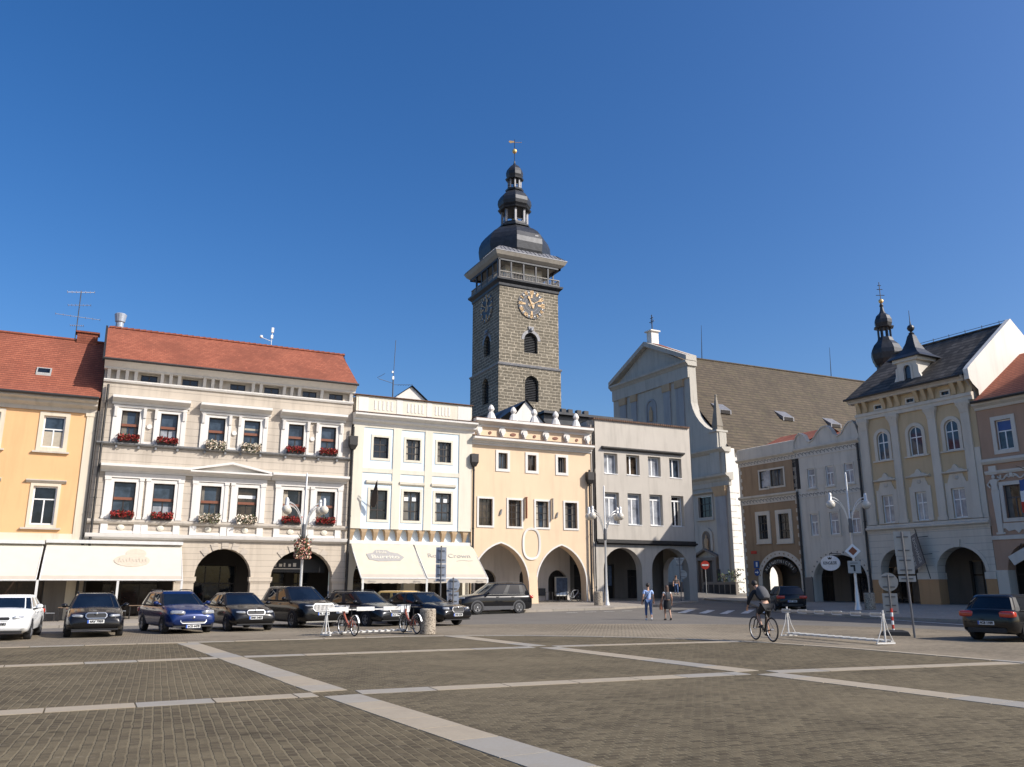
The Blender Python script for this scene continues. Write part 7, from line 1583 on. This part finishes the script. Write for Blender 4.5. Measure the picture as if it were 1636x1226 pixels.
# ------------------------------------------------------------------ roof antennas and small flags
S = thing('tv_antenna', FA((-2.85, -4, 17.2)), 'tall television antenna mast on the orange house chimney', 'antenna')
m = MB(FA); m.rod((-2.85, -4, 17.2), (-2.85, -4, 20.6), .03); m.build('mast', M['gutter'], S)
for z, ln, an in ((20.5, .9, .5), (19.6, .75, .5), (18.8, 1.3, -.1), (18.2, .4, .3)):
    m = MB(FA); c, s_ = math.cos(an), math.sin(an)*.25; m.rod((-2.85-ln*c, -4, z-ln*s_), (-2.85+ln*c, -4, z+ln*s_), .02)
    for k in range(7): t = -1+2*k/6; m.rod((-2.85+ln*c*t, -4.25, z+ln*s_*t), (-2.85+ln*c*t, -3.75, z+ln*s_*t), .014, 4)
    m.build('dipole_array', M['alu'] if z > 20 else M['steel'], S)
S = thing('chimney_cowl', FA((-.35, -3.5, 18.1)), 'bluish mesh chimney cowl on the left end of the beige house roof', 'chimney cowl')
m = MB(FA); m.loft([[(-.35+r*math.cos(2*math.pi*k/14), -3.5+r*math.sin(2*math.pi*k/14), z) for k in range(14)] for r, z in ((.24, 17.6), (.24, 18.6), (.3, 18.65), (.38, 19.15), (.3, 19.22))]); m.build('cowl', M['signgrey'], S)
S = thing('roof_antenna', FA((9.4, -3.3, 18.1)), 'small white radio antenna on the beige house ridge', 'antenna')
m = MB(FA); m.rod((9.4, -3.3, 18.0), (9.45, -3.3, 19.5), .025); m.rod((9.4, -3.3, 18.55), (8.7, -3.3, 18.75), .02); m.build('mast', M['steel'], S); m = MB(FA); m.ball((8.7, -3.3, 18.8), .12, .12, .12, 8, 6); m.box(9.37, 9.53, -3.38, -3.22, 19.2, 19.55); m.box(9.35, 9.5, -3.38, -3.22, 18.75, 19.0); m.build('transmitter', M['whitep'], S)
S = thing('radio_mast', FA((18.55, -3.5, 14.7)), 'thin radio mast with side arms on the white house roof', 'antenna')
m = MB(FA); m.tube([(18.55, -3.5, 14.7), (18.55, -3.5, 16.9)], .05, 6); m.tube([(18.55, -3.5, 16.9), (18.65, -3.5, 19.9)], .022, 5); m.rod((18.55, -3.5, 16.5), (17.4, -3.5, 16.75), .02); m.rod((17.9, -3.5, 17.2), (17.3, -3.5, 16.8), .015); m.rod((18.55, -3.5, 16.4), (20.1, -3.5, 16.55), .015)
for k in range(6): m.rod((19.0+k*.2, -3.7, 16.42+k*.02), (19.0+k*.2, -3.3, 16.42+k*.02), .012, 4)
m.build('mast', M['gutter'], S); m = MB(FA); m.box(18.47, 18.6, -3.6, -3.45, 16.8, 17.05); m.box(18.42, 18.54, -3.6, -3.45, 17.3, 17.45); m.build('transmitter', M['whitep'], S)
S = thing('wall_flag', FA((16.05, .2, 7.6)), 'small dark drooping flag on the white and pale blue house', 'flag')
m = MB(FA); m.rod((16.15, .15, 6.8), (16.2, 1.2, 8.6), .02); m.build('flagpole', M['wood'], S)
m = MB(FA); m.loft([[(16.17-w, .3+.9*t, 6.9+1.7*t-d), (16.17+w, .34+.9*t, 6.9+1.7*t-d), (16.17+w*.6, .42+.9*t, 6.9+1.7*t-d)] for t, w, d in ((.95, .03, .05), (.8, .1, .15), (.6, .22, .3), (.45, .26, .5), (.3, .1, .6))]); m.build('cloth', M['blackwood'], S, smooth=True)
# ------------------------------------------------------------------ people
def skin(name, J, E_, mat, parent, sub=1, root=0):
    """J: list of (x,y,z,r); E_: edges. One continuous skinned surface."""
    me = bpy.data.meshes.new(name); me.from_pydata([j[:3] for j in J], E_, []); o = bpy.data.objects.new(name, me); COL.objects.link(o)
    md = o.modifiers.new('skin', 'SKIN'); md.use_smooth_shade = True; md.branch_smoothing = .4
    for v, j in zip(me.skin_vertices[0].data, J): v.radius = (j[3], j[4] if len(j) > 4 else j[3]); v.use_root = False
    me.skin_vertices[0].data[root].use_root = True
    s = o.modifiers.new('sub', 'SUBSURF'); s.levels = sub; s.render_levels = sub
    dg = bpy.context.evaluated_depsgraph_get(); nm = bpy.data.meshes.new_from_object(o.evaluated_get(dg)); bpy.data.objects.remove(o); bpy.data.meshes.remove(me)
    nm.name = name; nm.materials.clear(); nm.materials.append(mat); nm.shade_smooth(); n = bpy.data.objects.new(name, nm); return put(n, parent)
class Fig:
    """pose in local metres: x forward, y left, z up; joints dict overrides"""
    def __init__(s, J): s.J = J
    def body(s, parent, female=False):
        J = s.J; V = []; E_ = []; ix = {}
        def add(n, p, r, to=None, r2=None):
            ix[n] = len(V); V.append((*p, r) if r2 is None else (*p, r, r2))
            if to is not None: E_.append((ix[to], ix[n]))
        mid = lambda a, b, t=.5: tuple(a[i]+(b[i]-a[i])*t for i in range(3))
        k = .92 if female else 1.
        add('pelvis', J['pelvis'], .135*k, None, .11); add('waist', mid(J['pelvis'], J['chest'], .45), .115*k, 'pelvis', .095); add('chest', J['chest'], .14*k, 'waist', .105)
        add('neckb', J['neck'], .062*k, 'chest'); add('headb', mid(J['neck'], J['head'], .5), .06, 'neckb'); add('head', J['head'], .088, 'headb', .098); add('crown', tuple(J['head'][i]+(J['head'][i]-J['neck'][i])*.42 for i in range(3)), .07, 'head')
        for s_ in ('l', 'r'):
            add('sh'+s_, J['sh'+s_], .062*k, 'chest'); add('el'+s_, J['el'+s_], .045*k, 'sh'+s_); add('wr'+s_, J['wr'+s_], .031*k, 'el'+s_)
            d = (Vector(J['wr'+s_])-Vector(J['el'+s_])).normalized(); w = Vector(J['wr'+s_]); side = d.cross(Vector((1, 0, 0)) if abs(d.x) < .8 else Vector((0, 0, 1))).normalized(); nrm = d.cross(side)
            pm = w+d*.06; add('pa'+s_, pm, .026, 'wr'+s_, .034)
            for q, (o, ln) in enumerate(((-.03, .06), (-.01, .075), (.01, .07), (.03, .055))):
                f1 = pm+d*.05+side*o; f2 = f1+d*ln*.55+nrm*.012; f3 = f2+d*ln*.35+nrm*.025
                add('f%d%s' % (q, s_), f1, .010, 'pa'+s_); add('g%d%s' % (q, s_), f2, .009, 'f%d%s' % (q, s_)); add('h%d%s' % (q, s_), f3, .008, 'g%d%s' % (q, s_))
            t1 = w+d*.04+side*-.04; add('t1'+s_, t1, .011, 'pa'+s_); add('t2'+s_, t1+d*.035+nrm*.02, .009, 't1'+s_)
            add('hip'+s_, J['hip'+s_], .098*k, 'pelvis'); add('kn'+s_, J['kn'+s_], .058*k, 'hip'+s_); add('cf'+s_, mid(J['kn'+s_], J['an'+s_], .35), .056*k, 'kn'+s_); add('an'+s_, J['an'+s_], .037*k, 'cf'+s_)
            a = Vector(J['an'+s_]); t = Vector(J['to'+s_]); add('ft'+s_, a.lerp(t, .55), .036, 'an'+s_); add('to'+s_, t, .028, 'ft'+s_)
        return skin('body', V, E_, M['skin'], parent, 1, 0)
    def head_parts(s, parent, hair, long=False, face_dir=(1, 0, 0)):
        J = s.J; h = Vector(J['head']); up = (h-Vector(J['neck'])).normalized(); fd = Vector(face_dir); fd = (fd-up*fd.dot(up)).normalized(); sd = up.cross(fd)
        def pt(a, b, c): return h+fd*a+sd*b+up*c
        m = MB(); m.fr = lambda p: Vector(p)
        m.ball((0, 0, 0), .112, .098, .115, 14, 10); m.v = [pt(v.x-.018, v.y, v.z+.045) if True else v for v in m.v]
        o = MB(); o.v = m.v; o.f = m.f; hr = o.build('hair', hair, parent, smooth=True)
        if long:
            o = MB(); R_ = []
            for i in range(7):
                t = i/6; c = pt(-.085-.03*math.sin(t*3), 0, .06-.46*t) if False else h+Vector((-.085-.02*t, 0, .06-.46*t)); w = .095*(1-.25*t); R_.append([c+Vector((.05*math.cos(a), w*math.sin(a), 0)) for a in [2*math.pi*k/10 for k in range(10)]])
            o.loft(R_); o.build('long_hair', hair, parent, smooth=True)
        o = MB()
        for b in (-.036, .036): q = MB(); q.ball((0, 0, 0), .011, .014, .009, 8, 6); n0 = len(o.v); o.v += [pt(.092+v.x, b+v.y, .01+v.z) for v in q.v]; o.f += [[i+n0 for i in f] for f in q.f]
        o.build('eyes', M['ink'], parent)
        o = MB(); o.loft([[pt(.088, -.012, .0), pt(.088, .012, .0), pt(.088, 0, .03)], [pt(.118, -.014, -.035), pt(.118, .014, -.035), pt(.122, 0, -.025)]]); o.build('nose', M['skin'], parent)
        o = MB(); q = MB(); q.ball((0, 0, 0), .008, .026, .008, 8, 6); o.v = [pt(.093+v.x, v.y, -.062+v.z) for v in q.v]; o.f = q.f; o.build('mouth', M['redwood'], parent)
        for b in (-1, 1): o = MB(); q = MB(); q.ball((0, 0, 0), .02, .01, .032, 8, 6); o.v = [pt(v.x, b*.098+v.y, v.z-.005) for v in q.v]; o.f = q.f; o.build('ear', M['skin'], parent)
    def cloth(s, name, chains, mat, parent):
        V = []; E_ = []; key = {}
        for ch in chains:
            prev = None
            for p, *r in ch:
                kk = tuple(round(c, 4) for c in p)
                if kk not in key: key[kk] = len(V); V.append((*p, *r))
                if prev is not None: E_.append((prev, key[kk]))
                prev = key[kk]
        return skin(name, V, E_, mat, parent, 1, 0)
    def shoes(s, parent, mat, h=.05):
        for k in 'lr':
            a = Vector(s.J['an'+k]); t = Vector(s.J['to'+k]); d = (t-a); d.z = 0; dn = d.normalized() if d.length > .01 else Vector((1, 0, 0)); sd = Vector((-dn.y, dn.x, 0)); ax = (t-a); pit = ax.normalized()
            m = MB(); R_ = []
            for u, w, hh in ((-.07, .034, .07), (-.03, .042, .085), (.06, .044, .065), (.13, .045, .05), (.18, .03, .035)):
                c = Vector((a.x, a.y, min(a.z, t.z+.06)-.075+0))+dn*u; z0 = max(c.z, .0) if True else c.z; z0 = lerp(a.z-.085, t.z-.03, min(1, max(0, (u+.07)/.25)))
                R_.append([Vector((c.x, c.y, z0))-sd*w, Vector((c.x, c.y, z0))+sd*w, Vector((c.x, c.y, z0+hh))+sd*w*.8, Vector((c.x, c.y, z0+hh))-sd*w*.8])
            m.loft(R_); m.build('shoe', mat, parent, smooth=True, angle=50)
def stand(step=.28, h=1.8, arm=.1, sw=.18):
    k = h/1.8
    J = dict(pelvis=(0, 0, .97), chest=(.03, 0, 1.30), neck=(.03, 0, 1.50), head=(.05, 0, 1.66), shl=(.02, .19, 1.43), shr=(.02, -.19, 1.43),
             ell=(.02-arm*.6, .27, 1.15), elr=(.02+arm*.2, -.27, 1.15), wrl=(.0+arm*.5, .30, .90), wrr=(.10+arm, -.30, .92),
             hipl=(0, .095, .92), hipr=(0, -.095, .92), knl=(step*.5+.04, .10, .50), knr=(-step*.2+.03, -.10, .50), anl=(step*.6, .10, .085), anr=(-step*.8, -.10, .13), tol=(step*.6+.16, .11, .03), tor=(-step*.8+.15, -.11, .035))
    return {n: tuple(c*k for c in p) for n, p in J.items()}
def person(x, y, rz, label, J, z=None): return thing('person', (x, y, g(x, y)+.005 if z is None else z), label, 'person', rz), Fig(J)
def sleeve(J, k, t, r0, r1): a, b = Vector(J['sh'+k]), Vector(J['el'+k]); return [(J['chest'], .155, .12), (tuple(a), r0), (tuple(a.lerp(b, t)), r1)]
AW = math.atan2(.9, .44)
# man with cross-body strap, seen from behind
J = stand(.30, 1.84, .12); P_, F = person(25.73, 36.58, AW, 'person seen from behind in a pale blue T-shirt and jeans with a dark strap', J)
F.body(P_); F.head_parts(P_, M['hairdark'])
pe, ch = J['pelvis'], J['chest']; wa = tuple((a+b)/2 for a, b in zip(pe, ch))
F.cloth('shirt', [[((pe[0], 0, pe[2]-.06), .165, .125), (wa, .15, .115), (ch, .165, .125), ((ch[0], 0, ch[2]+.15), .09)], sleeve(J, 'l', .7, .085, .07), sleeve(J, 'r', .7, .085, .07)], M['bluetee'], P_)
F.cloth('trousers', [[(pe, .15, .12), (J['hipl'], .11), (J['knl'], .075), (tuple(Vector(J['knl']).lerp(Vector(J['anl']), .75)), .058)], [(pe, .15, .12), (J['hipr'], .11), (J['knr'], .075), (tuple(Vector(J['knr']).lerp(Vector(J['anr']), .75)), .058)]], M['denim'], P_)
F.shoes(P_, M['whitep'])
m = MB(); pts = [(-.12, -.12, 1.50), (-.155, -.02, 1.36), (-.16, .08, 1.2), (-.13, .17, 1.07), (.0, .2, 1.0), (.14, .1, 1.15), (.16, -.02, 1.33), (.10, -.12, 1.5), (-.02, -.15, 1.55), (-.12, -.12, 1.50)]; m.tube(pts, .014, 5); m.build('strap', M['blacktex'], P_)
m = MB(); m.ball((.06, .26, .98), .1, .05, .08, 10, 6); m.build('shoulder_bag', M['blacktex'], P_)
# woman with long hair, skirt and brown bag
J = stand(.26, 1.72, .1); P_, F = person(26.46, 35.95, AW+.1, 'person with long brown hair, white top, black skirt and a brown handbag, seen from behind', J)
F.body(P_, True); F.head_parts(P_, M['hairbrown'], True)
pe, ch = J['pelvis'], J['chest']; wa = tuple((a+b)/2 for a, b in zip(pe, ch))
F.cloth('top', [[((pe[0], 0, pe[2]+.02), .145, .11), (wa, .125, .1), (ch, .145, .115), ((ch[0], 0, ch[2]+.13), .085)], sleeve(J, 'l', .25, .078, .065), sleeve(J, 'r', .25, .078, .065)], M['whitetop'], P_)
m = MB(); m.loft([[(.0+rx*math.cos(t), ry*math.sin(t), z) for t in [2*math.pi*k/16 for k in range(16)]] for rx, ry, z in ((.13, .155, 1.0), (.165, .20, .86), (.165, .205, .70), (.17, .2, .55))]); m.build('skirt', M['blacktex'], P_, smooth=True)
F.shoes(P_, M['blacktex'])
m = MB(); m.loft([[(-.05, .26, z), (.2, .26, z), (.2, .38, z), (-.05, .38, z)] if z < .8 else [(-.02, .29, z), (.17, .29, z), (.17, .35, z), (-.02, .35, z)] for z in (.52, .56, .84)]); m.tube([(.0, .32, .84), (.04, .31, 1.02), (.11, .31, 1.02), (.15, .32, .84)], .012, 5); m.build('handbag', M['leather'], P_)
m = MB(); m.loft([[(-.16, y_, z) for y_ in (-.12, .12)]+[(-.27+dx, y_, z) for y_ in (.1, -.1)] for z, dx in ((1.02, .03), (1.1, 0), (1.32, 0), (1.4, .04))]); m.build('backpack', M['greytex'], P_, smooth=True, angle=60)
# two people in the shade at the end of the arcade
for x, y, dl, lb, tp, hr in ((48.4, 64.3, .9, 'person in a pale shirt and jeans walking in the shade beyond the grey arch', 'greytex', 'hairbrown'), (47.5, 64.9, .6, 'person in dark clothes in the shade beyond the grey arch', 'blacktex', 'hairdark')):
    J = stand(.22, 1.73, .08); P_, F = person(x, y, math.atan2(-y, -x)+.2, lb, J, g(x, y)+.01); F.body(P_, True); F.head_parts(P_, M[hr], True)
    pe, ch = J['pelvis'], J['chest']; wa = tuple((a+b)/2 for a, b in zip(pe, ch))
    F.cloth('shirt', [[(pe, .15, .115), (wa, .13, .105), (ch, .15, .12), ((ch[0], 0, ch[2]+.13), .085)], sleeve(J, 'l', .6, .08, .065), sleeve(J, 'r', .6, .08, .065)], M[tp], P_)
    F.cloth('trousers', [[(pe, .14, .115), (J['hipl'], .105), (J['knl'], .07), (J['anl'], .05)], [(pe, .14, .115), (J['hipr'], .105), (J['knr'], .07), (J['anr'], .05)]], M['denim'] if tp == 'greytex' else M['blacktex'], P_); F.shoes(P_, M['blacktex'])
# cyclist standing on the pedals
bx_, by_ = 19.2, 21.08; hd_ = math.atan2(1.23, .30)
B_ = bike(bx_, by_, hd_, 'dark mountain bicycle ridden by the cyclist', 'blackwood', False, .03, 0, .37)
J = dict(pelvis=(-.28, 0, 1.12), chest=(.06, 0, 1.44), neck=(.22, 0, 1.60), head=(.33, .02, 1.72), shl=(.12, .2, 1.52), shr=(.12, -.2, 1.52), ell=(.16, .36, 1.24), elr=(.16, -.36, 1.24), wrl=(.30, .34, 1.06), wrr=(.30, -.34, 1.06),
         hipl=(-.25, .1, 1.06), hipr=(-.25, -.1, 1.06), knl=(.06, .13, .80), knr=(-.02, -.13, .66), anl=(-.16, .15, .50), anr=(-.02, -.15, .22), tol=(-.02, .15, .43), tor=(.14, -.15, .20))
P_ = thing('person', (bx_, by_, .03), 'person riding a bicycle in black clothes with a grey backpack, seen from behind', 'person', hd_); F = Fig(J)
F.body(P_); F.head_parts(P_, M['hairdark'], False, (1, 0, -.2))
pe, ch = J['pelvis'], J['chest']; wa = tuple((a+b)/2 for a, b in zip(pe, ch))
F.cloth('jacket', [[(tuple(a*.75+b*.25 for a, b in zip(pe, ch)), .15, .125), (wa, .15, .125), (ch, .165, .135), ((.17, 0, 1.55), .085)], sleeve(J, 'l', 1, .08, .065)+[(tuple(Vector(J['ell']).lerp(Vector(J['wrl']), .8)), .045)], sleeve(J, 'r', 1, .08, .065)+[(tuple(Vector(J['elr']).lerp(Vector(J['wrr']), .8)), .045)]], M['blacktex'], P_)
F.cloth('shorts', [[(pe, .16, .13), (J['hipl'], .12), (tuple(Vector(J['hipl']).lerp(Vector(J['knl']), .9)), .085)], [(pe, .16, .13), (J['hipr'], .12), (tuple(Vector(J['hipr']).lerp(Vector(J['knr']), .9)), .085)]], M['blacktex'], P_)
F.shoes(P_, M['blacktex'])
m = MB(); ax = (Vector(ch)-Vector(pe)).normalized(); nb = Vector((-ax.z, 0, ax.x)); c = Vector(ch)-ax*.08+nb*.15; R_ = []
for t, w, d in ((-.27, .10, .04), (-.2, .15, .09), (0, .165, .12), (.16, .15, .1), (.24, .09, .04)): R_.append([c+ax*t+Vector((0, w*a, 0))+nb*d*b for a, b in ((-1, -1), (1, -1), (1, .5), (.6, 1), (-.6, 1), (-1, .5))])
m.loft(R_); m.build('backpack', M['greytex'], P_, smooth=True, angle=50)
# ------------------------------------------------------------------ repeats that share one builder become parts of their own
def split_islands(o, name, gap=None):
    """every loose piece of mesh o (or every cluster closer than gap) becomes an object of its own under the same parent"""
    me = o.data; par = list(range(len(me.vertices)))
    def find(a):
        while par[a] != a: par[a] = par[par[a]]; a = par[a]
        return a
    for e in me.edges:
        a, b = find(e.vertices[0]), find(e.vertices[1])
        if a != b: par[a] = b
    grp = {}
    for v in me.vertices: grp.setdefault(find(v.index), []).append(v.index)
    gs = list(grp.values())
    if gap is not None:
        bx = []
        for q in gs:
            cs = [me.vertices[i].co for i in q]; bx.append(([min(c[k] for c in cs) for k in range(3)], [max(c[k] for c in cs) for k in range(3)]))
        lab = list(range(len(gs)))
        def f2(a):
            while lab[a] != a: a = lab[a]
            return a
        for i in range(len(gs)):
            for j in range(i):
                if all(bx[i][0][k]-gap <= bx[j][1][k] and bx[j][0][k]-gap <= bx[i][1][k] for k in range(3)):
                    a, b = f2(i), f2(j)
                    if a != b: lab[a] = b
        cl = {}
        for i, q in enumerate(gs): cl.setdefault(f2(i), []).extend(q)
        gs = list(cl.values())
    if len(gs) < 2: return
    where = {}
    for k, q in enumerate(gs):
        for i in q: where[i] = k
    faces = [[] for _ in gs]
    for p in me.polygons: faces[where[p.vertices[0]]].append((list(p.vertices), p.use_smooth))
    for k, q in enumerate(gs):
        mp = {i: n for n, i in enumerate(q)}; nm = bpy.data.meshes.new(name)
        nm.from_pydata([tuple(me.vertices[i].co) for i in q], [], [[mp[i] for i in f] for f, _ in faces[k]])
        for p, (_, s) in zip(nm.polygons, faces[k]): p.use_smooth = s
        for m in me.materials: nm.materials.append(m)
        n = bpy.data.objects.new(name, nm); n.location = o.location; put(n, o.parent)
    bpy.data.objects.remove(o)
SPLIT = dict(pillars=('pillar', .06), clamp=('clamp', None), brackets=('bracket', None), balusters=('baluster', None), parapet_panels=('parapet_panel', None), pilaster_strips=('pilaster_strip', None), upper_pilasters=('pilaster', None), lower_pilasters=('pilaster', None), string_courses=('string_course', None), eyes=('eye', None), voussoirs=('voussoir', None), pier_base=('pier_base', .03), edge_strip=('edge_strip', None), blind_panels=('blind_panel', .02), masonry=('wall_section', .1), iron_panels=('iron_panel', None), aisle_cornice=('cornice_piece', None), buttress=('buttress', None), transmitter=('transmitter', None), notice=('notice', None), handle=('handle', None), door_handle=('door_handle', None), side_wall=('side_wall', .05), aisle_wall=('aisle_wall', .05), arch_studs=('arch_stud', None), lantern_rail=('lantern_rail', .05), recess=('recess', .02), iron_arm=('iron_arm', .05), clerestory=('clerestory', None), arcade_wall=('arcade_wall', .05), fire_gable=('fire_gable', .4), bottom_rail=('bottom_rail', None), base_rail=('base_rail', None), dormer_roof=('dormer_roof', .05), dormer_scrolls=('dormer_scroll', .02), cornice=('cornice', .05))
for o in list(bpy.data.objects):
    st = o.name.split('.')[0]
    if st in SPLIT and o.type == 'MESH' and o.parent is not None and not o.children: split_islands(o, *SPLIT[st])
